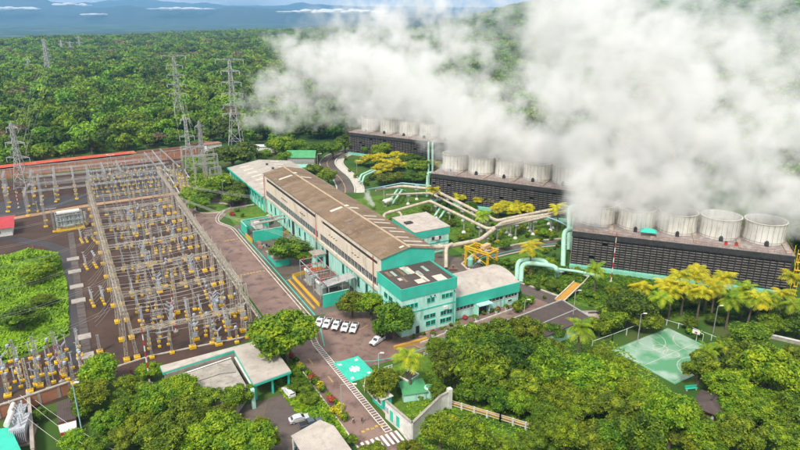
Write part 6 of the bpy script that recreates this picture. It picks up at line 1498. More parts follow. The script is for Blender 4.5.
# palms
for i,(px,py,r,d) in enumerate([(411,358,15,'orange yellow palm in front of the office street'),(580,330,14,'yellow palm beside the dark roof house'),(597,270,10,'golden palm on the lawn by the near cooling tower'),(532,248,11,'orange palm on the lawn by the access road'),(559,209,9,'palm at the corner where the steam pipes cross the lawn'),(572,214,7,'small palm right of the pipe crossing palm'),(433,191,8,'palm in front of the middle cooling tower left corner'),(484,216,8,'palm standing inside the bend of the beige pipe'),(793,279,13,'tall palm at the right end of the near cooling tower'),(727,338+10,9,'small palm in front of the court'),(708,352,11,'dark palm at the near edge of the court')]): palm(px,py,r,d)
cps=[(641.5,289),(659,298),(672,293),(681,277),(685,288),(699,275),(701,294),(716,290),(723,280),(731,301),(745,291),(752,300),(761,300),(773,299),(792,305),(783,296),(667,285),(709,284)]
for i,(px,py) in enumerate(cps): palm(px,py,11.5,'golden coconut palm in the row below the near cooling tower, '+'%s from the left'%(ORD[sorted(p[0] for p in cps).index(px)] if i<18 and sorted(p[0] for p in cps).index(px)<14 else 'near right end, %s'%ORD[sorted(p[0] for p in cps).index(px)-14]),'coconut palms in a row below the near cooling tower')
cl2=[(459,192),(466,187),(474,184),(481,190),(470,196),(478,200),(462,198),(484,196),(495,201),(503,197),(511,199),(519,199),(500,208),(508,207),(517,208),(526,206),(535,207),(543,207),(512,212),(498,211),(529,211)]
PP.append(palm_proto(6,4,'f_gold',30,2.6)); PP.append(palm_proto(7,4,'f_gold',28,2.4))
for i,(px,py) in enumerate(cl2): palm(px,py-2,9.5,'bushy golden palm in the %s clump before the middle cooling tower'%('left' if px<488 else 'right'),'bushy golden palms before the middle cooling tower',k=5+i%2,zh=5)
# bushes / hedges

def bush_proto(seed,fm):
    t=thing('round_bush','','bush'); b=leafmesh('b',seed,1,1.5,7,.2,420,lob=.5); b.v=[(v[0],v[1],v[2]+.75) for v in b.v]; b.build('foliage',fm,t); return t
def near_ct0(x,y):
    for ox,oy,an in ((76.6,15.6,R(-49.2)),(75.1,106.8,R(-56.2))):
        dx,dy=x-ox,y-oy; u=dx*math.cos(an)+dy*math.sin(an); v=-dx*math.sin(an)+dy*math.cos(an)
        if -4<u<72 and -2.5<v<28: return True
    return False
BP={k:bush_proto(i,k) for i,k in enumerate(('f_mid','f_bright','f_gold','flower','f_dark'))}
def bush(k,a,b,s,d,g): place(BP[k],(a,b,0),rr.uniform(0,6),s,d,g)
for i in range(15):
    t=i/14; px=284+t*56; py=350+t*60; a,b=at(px,py); bush(['f_mid','f_bright','flower','f_mid','f_gold'][i%5],a,b,rr.uniform(.9,1.3),'%s bush in the verge row left of the lower road, %s from the carport'%(['green','bright','red flowered','green','golden'][i%5],ORD[min(13,i)]),'verge bushes along the lower road')
for i in range(14):
    a=3+i*3.1; bush(['f_mid','f_dark','flower','f_bright'][i%4],a,-1.6-(0 if a<18 else -1.6)+a*.02,rr.uniform(.6,1.0),'%s bush at the foot of the office and annex wall, %s from the left'%(['green','dark','red flowered','bright'][i%4],ORD[i]),'bushes along the office front')
for i,(px,py,s,k) in enumerate([(340,418,1.5,'f_gold'),(335,414,1.3,'f_gold'),(346,420,1.1,'f_mid'),(374,386,1.4,'f_mid'),(372,394,1.2,'f_gold'),(380,399,1.2,'f_gold'),(240,204,1.2,'flower'),(232,216,1.3,'flower'),(237,212,1.5,'f_bright'),(243,217,1.2,'f_mid'),(468,232,1,'f_gold'),(478,247,1.6,'f_bright'),(490,249,1.6,'f_bright'),(484,250,1.6,'f_mid'),(528,238,1.3,'f_mid'),(540,243,1.4,'f_mid'),(552,240,1.5,'f_mid'),(560,245,1.4,'f_dark'),(545,254,1.8,'f_bright'),(537,262,1.5,'f_bright'),(530,275,1.5,'f_mid'),(542,281,1.7,'f_mid'),(550,288,1.6,'f_bright'),(536,290,1.5,'f_mid'),(527,286,1.3,'f_bright'),(560,292,1.5,'f_mid'),(515,312,2,'f_mid'),(524,308,2.1,'f_mid'),(531,304,1.8,'f_bright'),(519,296,1.4,'f_mid'),(455,400,1.4,'f_bright'),(446,417,1.6,'f_bright'),(452,425,1.5,'f_gold'),(400,396,1.2,'f_mid'),(420,399,1,'f_bright'),(610,300,1.6,'f_mid'),(620,292,1.2,'f_mid'),(590,306,1.3,'f_mid'),(644,300,1.4,'f_dark'),(688,334,1.5,'f_bright'),(700,338,1.3,'f_mid'),(345,160,1.5,'f_mid'),(366,186,1.8,'f_mid'),(372,180,2,'f_dark'),(356,178,1.6,'f_mid'),(350,172,1.4,'f_bright'),(340,310,1,'f_mid'),(238,176,1.5,'f_gold'),(390,330,1.2,'f_gold')]):
    a,b=at(px,py); bush(k,a,b,s,'%s bush %s'%({'f_gold':'golden','f_mid':'green','flower':'red flowered','f_bright':'bright green','f_dark':'dark'}[k],'by the lower road gate' if py>380 else 'on the lawns near the pipes and slopes' if px>440 else 'near the hall and its road'),'garden bushes')
sh_=random.Random(31)
for i in range(90):
    for _ in range(20):
        px=sh_.uniform(440,600); py=sh_.uniform(205,300)
        a,b=at(px,py)
        if a>50 and not near_ct0(a,b) and min((a-x_)**2+(b-y_)**2 for x_,y_ in ax)>26: break
    bush(['f_mid','f_bright','f_mid','f_gold','f_dark'][i%5],a,b,sh_.uniform(.6,1.5),'%s shrub on the lawn under and beside the steam pipes'%['green','bright green','green','golden','dark green'][i%5],'shrubs on the pipe lawn')
# tall grass in the left field, and ground cover
def groundcover(name,pol,n,sz,fm,hmax=1.0,seed=1,label=None):
    q=random.Random(seed); xs=[p[0] for p in pol]; ys=[p[1] for p in pol]; vs=[];fs=[]
    def inside(x,y):
        c=False; j=len(pol)-1
        for i in range(len(pol)):
            if (pol[i][1]>y)!=(pol[j][1]>y) and x<(pol[j][0]-pol[i][0])*(y-pol[i][1])/(pol[j][1]-pol[i][1])+pol[i][0]: c=not c
            j=i
        return c
    k=0
    while k<n:
        x,y=q.uniform(min(xs),max(xs)),q.uniform(min(ys),max(ys))
        if not inside(x,y): continue
        k+=1; hh=hmax*(.35+.65*max(0,noise.noise(Vector((x*.12,y*.12,seed)))*1.3+.4))*q.uniform(.6,1.2)
        th=q.uniform(0,6.28); d=Vector((math.cos(th),math.sin(th),0)); e=Vector((-d.y,d.x,0)); p=Vector((x,y,hh*.25)); o=len(vs)
        vs+=[p-d*sz,p-e*sz*.5+Vector((0,0,hh*.3)),p+d*sz+Vector((0,0,hh*q.uniform(.2,.9))),p+e*sz*.5+Vector((0,0,hh*.4))]; fs.append((o,o+1,o+2,o+3))
    mb=MB(); mb.add(vs,fs); o=mb.build(name,fm); return tag(o,label,None,None,'stuff')
groundcover('field_grass',[at(-40,270),at(-10,261),at(28,250),at(58,254),at(67,285),at(69,333),at(40,349),at(0,362),at(-40,375)],26000,.55,'grassb',1.6,2,'tall bright green grass and weeds in the left field')
groundcover('slope_plants',[(57,-4),(58,30),(74,31),(80,10),(112,-28),(116,-46),(72,-26)],9000,.45,'f_mid',.8,3,'low green plants on the slope below the near cooling tower')
groundcover('lawn_clumps',[(50,43),(104,38),(126,60),(90,100),(62,124),(46,120),(36,90),(48,70),(52,52)],9000,.35,'f_mid',.4,8,'tufts and low plants on the pipe lawn')
groundcover('verge_grass',[(-36,-32),(-30,-32),(-30,16),(-34,17),(-38,-2)],5000,.4,'f_bright',.9,4,'grass and plants on the verge left of the lower road')
groundcover('lawn_grass',[(-18,-40),(-16,-30),(4,-12),(30,-14),(50,-30),(40,-70),(-20,-75)],14000,.35,'f_bright',.5,5,'grass and low plants under the front grove')
groundcover('yard_edge_grass',[(-31,165),(-14,215),(-12,255),(4,262),(3,150),(-6,150),(-14,165)],7000,.6,'f_bright',1.5,6,'rough bright grass between the yard and the low hall')
# ---------------- forest
def fproto(seed,R_,Hc,n,leaf,fm,nl=9):
    b=leafmesh('f',seed,R_,Hc,nl,leaf,n,lob=.45,flat=.85); return b
FD=[fproto(31,5.2,6.5,900,.75,'f_forest',12),fproto(32,5.4,5.5,900,.75,'f_forest',13),fproto(33,4.8,7.5,900,.7,'f_forest',11),fproto(34,5.6,5,850,.8,'f_forest',12)]
fp=[]
for i,b in enumerate(FD):
    t=thing('forest_tree','','tree'); zc=6.2; b.v=[(v[0],v[1],v[2]+zc) for v in b.v]; b.build('crown','f_forest',t)
    MB().tube([(0,0,0),(.2,.1,3),(0,0,6)],[.35,.26,.15],6).build('trunk','bark',t); fp.append(t)
b=FD[1]; t=thing('forest_tree','','tree'); b2=MB(); b2.v=list(b.v); b2.f=list(b.f); b2.build('crown','f_pink',t); MB().tube([(0,0,0),(.2,.1,3),(0,0,6)],[.35,.26,.15],6).build('trunk','bark',t); pinkp=t
FL=[(-400,215),(-60,178),(0,170),(60,163),(100,158),(150,152),(190,147),(215,146),(250,150),(262,146),(300,143),(330,139),(346,128),(440,118),(620,150),(700,178),(800,205),(822,300),(860,390),(1500,600)]
def fline(px):
    for (a,ya),(b,yb) in zip(FL,FL[1:]):
        if a<=px<=b: return ya+(yb-ya)*(px-a)/(b-a)
    return 215 if px<0 else 600
CTM=[((76.6,15.6),R(-49.2),66,26),((75.1,106.8),R(-56.2),67,26),((84.2,220.9),R(-59.4),71,26)]
def near_ct(x,y,m=7):
    for (ox,oy),an,L,D in CTM:
        dx,dy=x-ox,y-oy; u=dx*math.cos(an)+dy*math.sin(an); v=-dx*math.sin(an)+dy*math.cos(an)
        if -m<u<L+m and -m<v<D+m: return True
    return False
q=random.Random(99); pts=[]
yc=105.0
while yc<3100:
    st=8.2+ (yc-250)*.0032
    xw=yc*.80 if yc>250 else yc*1.1
    x_=-xw
    while x_<xw:
        X=x_+q.uniform(-.4,.4)*st; Y=yc+q.uniform(-.4,.4)*st; x_+=st
        a,b=cam2site(X,Y); z=terr(X,Y)
        if z<-45: continue
        px,py=proj(a,b,0) if Y<430 else (400+F*X/(Y*math.cos(PITCH)+H*math.sin(PITCH)),0)
        if py>fline(px)-1 or near_ct(a,b): continue
        if px>446 and Y<330 and False: continue
        if noise.noise(Vector((a/55,b/55,5)))>.52 and Y>430: continue
        pts.append((Y,a,b,z,px))
    yc+=st
pts.sort()
near=[p for p in pts if -15<p[4]<330 and p[0]>240][:285]; ns=set(near)
rest=[p for p in pts if p not in ns]
for i,(Y,a,b,z,px) in enumerate(near):
    s=(.7+1.1*q.random()**2)*(.8 if Y<330 else 1); pk=q.random()<.02
    pr=pinkp if pk else fp[q.randrange(4)]
    place(pr,(a,b,z-.3),q.uniform(0,6.28),(s,s,s*q.uniform(.8,1.2)),'pinkish flowering tree among the forest crowns behind the yard' if pk else 'broadleaf forest tree in the nearest belt behind the %s'%('yard wall at left' if px<110 else 'slanting struts and yard wall' if px<205 else 'low grey hall'),'forest trees behind the switchyard and hall')
# the far forest, past counting: one object scattering tree crowns on its points
pc=bpy.data.collections.new('forest_kinds')
def hid(mb,fm,nm):
    me=bpy.data.meshes.new(nm); me.from_pydata(mb.v,[],mb.f); me.materials.append(M[fm]); o=bpy.data.objects.new(nm,me); pc.objects.link(o)
LD=[fproto(41,5.6,6,620,.82,'f_forest',10),fproto(42,5.2,7,620,.8,'f_forest',9),fproto(43,6.0,5,620,.86,'f_forest',11)]
for i,b in enumerate(LD):
    b.v=[(v[0],v[1],v[2]+5.5) for v in b.v]; hid(b,'f_forest','a_crown_kind_%d'%i)
hid(LD[0],'f_olive','b_olive_kind'); hid(LD[2],'f_pink','c_pink_kind')
me=bpy.data.meshes.new('forest'); me.from_pydata([(p[1],p[2],p[3]-.8) for p in rest],[],[])
for nme,typ,fn in (('sc','FLOAT',lambda p:(.65+1.25*q.random()**2+.35*noise.noise(Vector((p[1]/70,p[2]/70,3))))*(1+.00028*(p[0]-250))),('rz','FLOAT',lambda p:q.uniform(0,6.28)),('kd','INT',lambda p:(4 if q.random()<.3 and noise.noise(Vector((p[1]/60,p[2]/60,9)))>.3 else 3 if q.random()<.1 else q.randrange(3)))):
    at_=me.attributes.new(nme,typ,'POINT'); at_.data.foreach_set('value',[fn(p) for p in rest])
fo=bpy.data.objects.new('forest',me); col.objects.link(fo); tag(fo,'dense green forest stretching to the valley edge',None,None,'stuff')
ng=bpy.data.node_groups.new('scatter','GeometryNodeTree'); ng.interface.new_socket('Geometry',in_out='INPUT',socket_type='NodeSocketGeometry'); ng.interface.new_socket('Geometry',in_out='OUTPUT',socket_type='NodeSocketGeometry')
n=ng.nodes; L=ng.links.new
gi=n.new('NodeGroupInput'); go=n.new('NodeGroupOutput'); iop=n.new('GeometryNodeInstanceOnPoints'); ci=n.new('GeometryNodeCollectionInfo')
ci.inputs['Collection'].default_value=pc; ci.inputs['Separate Children'].default_value=True; ci.inputs['Reset Children'].default_value=True
def nat(name,ty):
    k=n.new('GeometryNodeInputNamedAttribute'); k.data_type=ty; k.inputs['Name'].default_value=name; return k.outputs[0]
cx=n.new('ShaderNodeCombineXYZ'); L(nat('rz','FLOAT'),cx.inputs[2]); cs=n.new('ShaderNodeCombineXYZ'); sv=nat('sc','FLOAT'); [L(sv,cs.inputs[i]) for i in range(3)]
L(gi.outputs[0],iop.inputs['Points']); L(ci.outputs[0],iop.inputs['Instance']); iop.inputs['Pick Instance'].default_value=True; L(nat('kd','INT'),iop.inputs['Instance Index'])
L(cx.outputs[0],iop.inputs['Rotation']); L(cs.outputs[0],iop.inputs['Scale']); L(iop.outputs[0],go.inputs[0])
mo=fo.modifiers.new('scatter','NODES'); mo.node_group=ng
print('forest points',len(near),len(rest))
# ================================================================== VEHICLES
def car_proto(name,cat,kind,paint):
    t=thing(name,'',cat); W=1.8
    def body(pr,w,nm,mt,par,ins=.0):
        mb=MB(); n=len(pr); L0=[]; 
        for (y,s) in ((-w/2,1),(-w/2+.12,0),(w/2-.12,0),(w/2,1)):
            k=.06 if s else 0
            cxm=sum(p[0] for p in pr)/n; czm=sum(p[1] for p in pr)/n
            L0.append([(p[0]+(cxm-p[0])*k,y,p[1]+(czm-p[1])*k) for p in pr])
        vs=[v for l in L0 for v in l]; fs=[tuple(range(n)),tuple(reversed(range(3*n,4*n)))]
        for a in range(3):
            for i in range(n): fs.append((a*n+i,(a+1)*n+i,(a+1)*n+(i+1)%n,a*n+(i+1)%n))
        mb.add(vs,fs); return mb.build(nm,mt,par)
    if kind=='pickup':
        low=[(-2.6,.35),(2.55,.35),(2.65,.6),(2.6,.95),(1.25,1.08),(-.65,1.1),(-.7,1.12),(-2.6,1.12)]
        cabp=[(-.7,1.1),(1.2,1.08),(.65,1.62),(.3,1.72),(-.45,1.72),(-.68,1.6)]
        body(low,W,'body',paint,t); cb_=body(cabp,W-.22,'cab',paint,t); 
        MB().box(-2.5,-.78,-.74,.74,1.121,1.135).build('bed_liner','carbd',t)
        g=MB(); 
        for s in (-1,1): g.add([(-.5,s*(W/2-.105),1.14),(.95,s*(W/2-.105),1.14),(.55,s*(W/2-.165),1.56),(-.5,s*(W/2-.165),1.56)],[(0,1,2,3) if s<0 else (3,2,1,0)])
        g.add([(1.21,-.68,1.12),(1.21,.68,1.12),(.70,.6,1.6),(.70,-.6,1.6)],[(0,1,2,3)]); g.add([(-.72,-.65,1.2),(-.72,.65,1.2),(-.70,.6,1.55),(-.70,-.6,1.55)],[(3,2,1,0)])
        g.build('window','glass',cb_); MB().bar((-.75,-.8,1.2),(-.75,.8,1.2),.07).bar((-.75,-.8,1.45),(-.75,-.8,1.12),.06).bar((-.75,.8,1.45),(-.75,.8,1.12),.06).build('roll_bar','dark',t)
        wx=(1.6,-1.65); fx=2.63
    else:
        low=[(-2.2,.32),(2.15,.32),(2.25,.55),(2.2,.8),(1.2,.93),(-1.5,.98),(-2.2,.9)]
        cabp=[(-1.75,.95),(1.25,.9),(.55,1.38),(.1,1.45),(-.8,1.44),(-1.3,1.25)] if kind=='sedan' else [(-2.1,.95),(1.25,.9),(.65,1.6),(.1,1.7),(-1.7,1.68),(-2.05,1.3)]
        body(low,W,'body',paint,t); cb_=body(cabp,W-.2,'cab',paint,t); g=MB()
        for s in (-1,1): g.add([(cabp[0][0]+.4,s*(W/2-.095),1.0),(1.0,s*(W/2-.095),.97),(.5,s*(W/2-.16),cabp[2][1]-.04),(cabp[4][0]+.02,s*(W/2-.16),cabp[4][1]-.06)],[(0,1,2,3) if s<0 else (3,2,1,0)])
        a0_,a1_=cabp[1],cabp[2]; g.add([(a0_[0]+.0,-.66,a0_[1]+.05),(a0_[0],.66,a0_[1]+.05),(a1_[0]+.04,.58,a1_[1]+.01),(a1_[0]+.04,-.58,a1_[1]+.01)],[(0,1,2,3)])
        a0_,a1_=cabp[0],cabp[-1]; g.add([(a0_[0]-.0,-.64,a0_[1]+.05),(a0_[0],.64,a0_[1]+.05),(a1_[0]-.06,.58,a1_[1]+.0),(a1_[0]-.06,-.58,a1_[1]+.0)],[(3,2,1,0)])
        g.build('window','glass',cb_); wx=(1.4,-1.35); fx=2.22
    for x in wx:
        for s in (-1,1):
            w_=MB().tube([(x,s*(W/2-.2),.34),(x,s*(W/2+.02),.34)],.34,14).build('wheel','tyre',t); MB().tube([(x,s*(W/2+.0),.34),(x,s*(W/2+.035),.34)],.2,10).build('rim','galv',w_)
    for s in (-1,1):
        MB().box(fx-.08,fx+.02,s*.72-.2,s*.72+.2,.62,.8).build('headlight','frame',t); MB().box(-fx-.0,-fx+.08,s*.76-.1,s*.76+.1,.7,.95).build('tail_light','redw',t)
        MB().box(.85,1.05,s*(W/2+.08)-.08,s*(W/2+.08)+.08,1.0,1.16).build('mirror',paint,t)
    MB().box(fx-.03,fx+.03,-.45,.45,.48,.78).build('grille','dark',t); MB().box(fx-.1,fx+.08,-.8,.8,.34,.48).build('bumper','dark',t)
    return t
pk_=car_proto('pickup_truck','pickup truck','pickup','carw')
fw=math.atan2(at(318,331)[1]-at(327,317)[1],at(318,331)[0]-at(327,317)[0])
for i,(px,py) in enumerate(((320,323.5),(327.5,325),(336.5,326.5),(345.5,328.5),(354,329.5))):
    a,b=at(px,py+.5); place(pk_,(a,b,.03),R(232)+rr.uniform(-.03,.03),1.0,'white pickup with dark bed in the row of five by the teal firewall, %s from the left'%ORD[i],'white pickups parked in a row')
a,b=at(377.5,342.5); place(pk_,(a,b,.03),R(205),1.0,'lone white pickup parked under the tree at the office corner','pickups parked apart')
a,b=at(341+0,0+362) if False else at(485,264.5); place(pk_,(a,b,.045),R(118),1.0,'white pickup on the access road beside the yellow crane','pickups parked apart')
sd1=car_proto('parked_car','car','sedan','cars'); a,b=at(299,421); place(sd1,(a,b,.03),R(-5),1.0,'silver sedan parked beside the pale canopy')
sd2=car_proto('parked_car','car','pickup','card'); a,b=at(311,426); place(sd2,(a,b,.03),R(-5),1.0,'slate grey pickup parked half under the pale canopy'); sd2['category']='pickup truck'
sd3=car_proto('parked_car','car','hatch','carw'); a,b=at(289,394); place(sd3,(a,b,.03),R(95),1.0,'white hatchback parked in the courtyard beside the carport')
vn=car_proto('parked_van','van','hatch','carw'); a,b=at(455,356); place(vn,(a,b,.03),R(150),1.08,'white van parked under the trees of the front lot')
vb=car_proto('parked_car','car','hatch','card'); a,b=at(783,392); place(vb,(a,b,.03),R(20),1.0,'dark blue car glimpsed between the right edge trees')
vx=car_proto('parked_car','car','sedan','card'); a,b=at(303,446); place(vx,(a,b,.03),R(-5),1.0,'dark car under the left edge of the pale canopy')
# ================================================================== PEOPLE
def person(label,a,b,rz,shirt,trousers,walk=.25,z=0.05,helmet=None):
    t=thing('person',label,'person',(a,b,z),rz,'people working outdoors'); w=walk
    J=[(0,0,.95),(0,0,1.2),(0,0,1.42),(0,.0,1.52),(0,.02,1.62),(0,.02,1.74), (-.1,0,.92),(-.1,w,.5),(-.1,w*.9,.07),(-.1,w*.9+.13,.03),(.1,0,.92),(.1,-w*.4,.5),(.1,-w*1.3,.09),(.1,-w*1.3+.13,.03), (-.19,0,1.4),(-.24,-w*.4,1.14),(-.23,-w*.2+.1,.9),(-.23,-w*.2+.15,.82),(.19,0,1.4),(.24,w*.4,1.14),(.23,w*.6+.1,.92),(.23,w*.6+.16,.85)]
    E_=[(0,1),(1,2),(2,3),(3,4),(4,5),(0,6),(6,7),(7,8),(8,9),(0,10),(10,11),(11,12),(12,13),(2,14),(14,15),(15,16),(16,17),(2,18),(18,19),(19,20),(20,21)]
    rad=[.13,.13,.14,.055,.095,.08,.09,.06,.04,.035,.09,.06,.04,.035,.06,.042,.03,.028,.06,.042,.03,.028]
    def sk(ids,k,nm,mt):
        mp={j:i for i,j in enumerate(ids)}; me=bpy.data.meshes.new(nm); me.from_pydata([J[j] for j in ids],[(mp[x],mp[y]) for x,y in E_ if x in mp and y in mp],[]); o=bpy.data.objects.new(nm,me); col.objects.link(o); o.parent=t
        m=o.modifiers.new('skin','SKIN'); 
        for i,j in enumerate(ids): v=me.skin_vertices[0].data[i]; v.radius=(rad[j]*k,rad[j]*k); v.use_root=(i==0)
        o.modifiers.new('sub','SUBSURF').levels=1; me.materials.append(M[mt])
        return o
    sk(list(range(22)),1,'body','skin'); sk([1,2,14,15,18,19],1.22,'shirt',shirt); sk([0,6,7,8,10,11,12],1.25,'trousers',trousers)
    if helmet: MB().lathe(0,.02,[(.14,1.73),(.12,1.8),(.06,1.86)],10).build('helmet',helmet,t)
    else: MB().lathe(0,.0,[(.11,1.68),(.115,1.76),(.07,1.82)],10).build('hair','hair',t)
    nz=MB().cbox(0,.125,1.62,1.67,.03,.04); nz.build('nose','skin',t)
    return t
a,b=at(362,423); person('person in a blue shirt and orange helmet walking by the road crossing',a,b,R(160),'c_blue','c_dark',.28,helmet='c_orange')
a,b=at(353.5,424); person('person in white clothes beside the road crossing shrub',a,b,R(200),'c_white','c_dark',.1)
a,b=at(33,249); person('person in red at the far corner of the left field, left one',a,b,0,'c_red','c_red',.2)
a,b=at(41,249.5); person('person in red at the far corner of the left field, right one',a,b,1,'c_red','c_red',.2)
a,b=at(131.5,374); person('person in magenta standing near the yard exit at the last gantry leg',a,b,1,'c_mag','c_mag',.1)
# ================================================================== STEAM
STEAM_D=.11
def vgroup(name,rad,noise_s,carve,vox):
    ng=bpy.data.node_groups.new(name,'GeometryNodeTree'); ng.interface.new_socket('Geometry',in_out='INPUT',socket_type='NodeSocketGeometry'); ng.interface.new_socket('Geometry',in_out='OUTPUT',socket_type='NodeSocketGeometry')
    return ng
def steam(name,seeds,rad,res,label,mats,nscale=.045,carve=1.0):
    """seeds: (x,y,z,density,spread)"""
    me=bpy.data.meshes.new(name); me.from_pydata([s[:3] for s in seeds],[],[]); a=me.attributes.new('dn','FLOAT','POINT'); a.data.foreach_set('value',[s[3] for s in seeds])
    o=bpy.data.objects.new(name,me); col.objects.link(o); tag(o,label,None,None,'stuff')
    ng=bpy.data.node_groups.new(name,'GeometryNodeTree'); ng.interface.new_socket('Geometry',in_out='INPUT',socket_type='NodeSocketGeometry'); ng.interface.new_socket('Geometry',in_out='OUTPUT',socket_type='NodeSocketGeometry')
    n=ng.nodes; L=ng.links.new
    gi=n.new('NodeGroupInput'); go=n.new('NodeGroupOutput'); vc=n.new('GeometryNodeVolumeCube'); sm_=n.new('GeometryNodeSetMaterial'); pos=n.new('GeometryNodeInputPosition')
    # warp the sampling position so that plume edges curl
    n0=n.new('ShaderNodeTexNoise'); n0.inputs['Scale'].default_value=nscale*.9; n0.inputs['Detail'].default_value=3; L(pos.outputs[0],n0.inputs['Vector'])
    s0=n.new('ShaderNodeVectorMath'); s0.operation='SUBTRACT'; s0.inputs[1].default_value=(.5,.5,.5); L(n0.outputs['Color'],s0.inputs[0])
    s1=n.new('ShaderNodeVectorMath'); s1.operation='SCALE'; s1.inputs['Scale'].default_value=rad*1.3; L(s0.outputs[0],s1.inputs[0])
    s2=n.new('ShaderNodeVectorMath'); s2.operation='ADD'; L(pos.outputs[0],s2.inputs[0]); L(s1.outputs[0],s2.inputs[1])
    mp=n.new('GeometryNodeMeshToPoints'); L(gi.outputs[0],mp.inputs[0])
    pr=n.new('GeometryNodeProximity'); pr.target_element='POINTS'; L(mp.outputs[0],pr.inputs[0]); L(s2.outputs[0],pr.inputs['Sample Position'] if 'Sample Position' in pr.inputs else pr.inputs['Source Position'])
    sn=n.new('GeometryNodeSampleNearest'); L(mp.outputs[0],sn.inputs[0]); L(s2.outputs[0],sn.inputs['Sample Position'])
    si=n.new('GeometryNodeSampleIndex'); L(mp.outputs[0],si.inputs[0]); na=n.new('GeometryNodeInputNamedAttribute'); na.data_type='FLOAT'; na.inputs[0].default_value='dn'; L(na.outputs[0],si.inputs[1]); L(sn.outputs[0],si.inputs['Index'])
    mr=n.new('ShaderNodeMapRange'); mr.interpolation_type='SMOOTHSTEP'; mr.inputs[1].default_value=0; mr.inputs[2].default_value=rad; mr.inputs[3].default_value=1; mr.inputs[4].default_value=0; L(pr.outputs['Distance'],mr.inputs[0])
    nn=n.new('ShaderNodeTexNoise'); nn.inputs['Scale'].default_value=nscale; nn.inputs['Detail'].default_value=8; nn.inputs['Roughness'].default_value=.68; L(pos.outputs[0],nn.inputs['Vector'])
    def mth(op,a,b=None,c=None):
        k=n.new('ShaderNodeMath'); k.operation=op
        for i,v in enumerate((a,b,c)):
            if v is None: continue
            if isinstance(v,(int,float)): k.inputs[i].default_value=v
            else: L(v,k.inputs[i])
        return k.outputs[0]
    base=mth('MULTIPLY',mr.outputs[0],1.25)
    n2=n.new('ShaderNodeTexNoise'); n2.inputs['Scale'].default_value=nscale*3.1; n2.inputs['Detail'].default_value=5; n2.inputs['Roughness'].default_value=.7; n2.inputs['Distortion'].default_value=.6; L(pos.outputs[0],n2.inputs['Vector'])
    nz=mth('ADD',mth('MULTIPLY',mth('SUBTRACT',nn.outputs[0],.5),4.2*carve),mth('MULTIPLY',mth('SUBTRACT',n2.outputs[0],.5),3.4*carve))
    val=mth('ADD',base,nz); val=mth('SUBTRACT',val,.62*carve); 
    val=mth('MAXIMUM',mth('MINIMUM',val,1.3),0)
    edge=mth('MINIMUM',mth('MULTIPLY',mr.outputs[0],4),1)
    val=mth('MULTIPLY',mth('MULTIPLY',val,edge),si.outputs[0])
    L(val,vc.inputs['Density'])
    mg=rad*1.1; lo=[min(s[i] for s in seeds)-mg for i in range(3)]; hi=[max(s[i] for s in seeds)+mg for i in range(3)]; lo[2]=max(lo[2],min(s[2] for s in seeds)-3)
    vc.inputs['Min'].default_value=lo; vc.inputs['Max'].default_value=hi
    for i,k in enumerate(('Resolution X','Resolution Y','Resolution Z')): vc.inputs[k].default_value=max(8,int((hi[i]-lo[i])/res))
    print(name,'grid',[int((hi[i]-lo[i])/res) for i in range(3)])
    sm_.inputs['Material'].default_value=mats; L(vc.outputs[0],sm_.inputs[0]); L(sm_.outputs[0],go.inputs[0])
    md=o.modifiers.new('steam','NODES'); md.node_group=ng; me.materials.append(mats)
    return o
def steam_mat(name,d):
    m=bpy.data.materials.new(name); m.use_nodes=True; nt=m.node_tree; nt.nodes.clear(); o=nt.nodes.new('ShaderNodeOutputMaterial'); v=nt.nodes.new('ShaderNodeVolumePrincipled'); nt.links.new(v.outputs[0],o.inputs['Volume'])
    v.inputs['Color'].default_value=(.988,.980,.975,1); v.inputs['Density'].default_value=d; v.inputs['Anisotropy'].default_value=0.0; v.inputs['Density Attribute'].default_value='density'
    return m
SM=steam_mat('steam',STEAM_D)
qs=random.Random(5); seeds=[]
LV=(-AX[0]*0-.877,.48)   # drift to the left of the view
def rowpts(ox,oy,an,n,cell,first,front,sr=6.1):
    return [(ox+(first+i*cell)*math.cos(an)-(front+sr)*math.sin(an), oy+(first+i*cell)*math.sin(an)+(front+sr)*math.cos(an)) for i in range(n)]
def plume(x,y,ztop,dl,dback,r0,r1,d0,d1,z0=25,nper=5):
    steps=int((ztop-z0)/3)
    for k in range(steps+1):
        t=k/max(1,steps); cx=x+LV[0]*dl*t**1.15+AX[1]*0+ (BXv[0]*dback*t); cy=y+LV[1]*dl*t**1.15+BXv[1]*dback*t; z=z0+(ztop-z0)*t; r=r0+(r1-r0)*t
        for j in range(nper if k else 3):
            a=qs.uniform(0,6.28); q_=r*math.sqrt(qs.random())*(.45 if k<2 else .8)
            seeds.append((cx+q_*math.cos(a),cy+q_*math.sin(a),z+qs.uniform(-1.5,1.5),d0+(d1-d0)*t))
BXv=(math.sin(YAW),math.cos(YAW))   # away from the camera
def puff(px,py,dist,r,d,n=None):
    """billow centred on the line of sight px,py at this distance"""
    if px<450: dist*=1.12; r*=1.12
    if d<.55: d*=1.5
    v=ray(px,py).normalized()*dist; c=(CX+v.x,CY+v.y,H+v.z)
    for j in range(n or max(4,int((r/4.2)**2))):
        e=Vector((qs.gauss(0,1),qs.gauss(0,1),qs.gauss(0,.8))); e=e.normalized()*r*qs.random()**.5
        z=c[2]+e.z
        if z<18: continue
        seeds.append((c[0]+e.x,c[1]+e.y,z,d))
R3=rowpts(76.6,15.6,R(-49.2),5,13.25,6.6,7); R2_=rowpts(75.1,106.8,R(-56.2),5,13.28,6.3,7); R1_=rowpts(84.2,220.9,R(-59.4),5,14,8.2,7)
for i,(x,y) in enumerate(R3): plume(x,y,[88,86,78,74,72][i],[16,10,12,16,18][i],14,5,13,1.8,.8,18,8)
for i,(x,y) in enumerate(R2_): plume(x,y,[60,58,54,50,60][i],[34,34,34,26,10][i],12,5,11,1.6,.6,18,8)
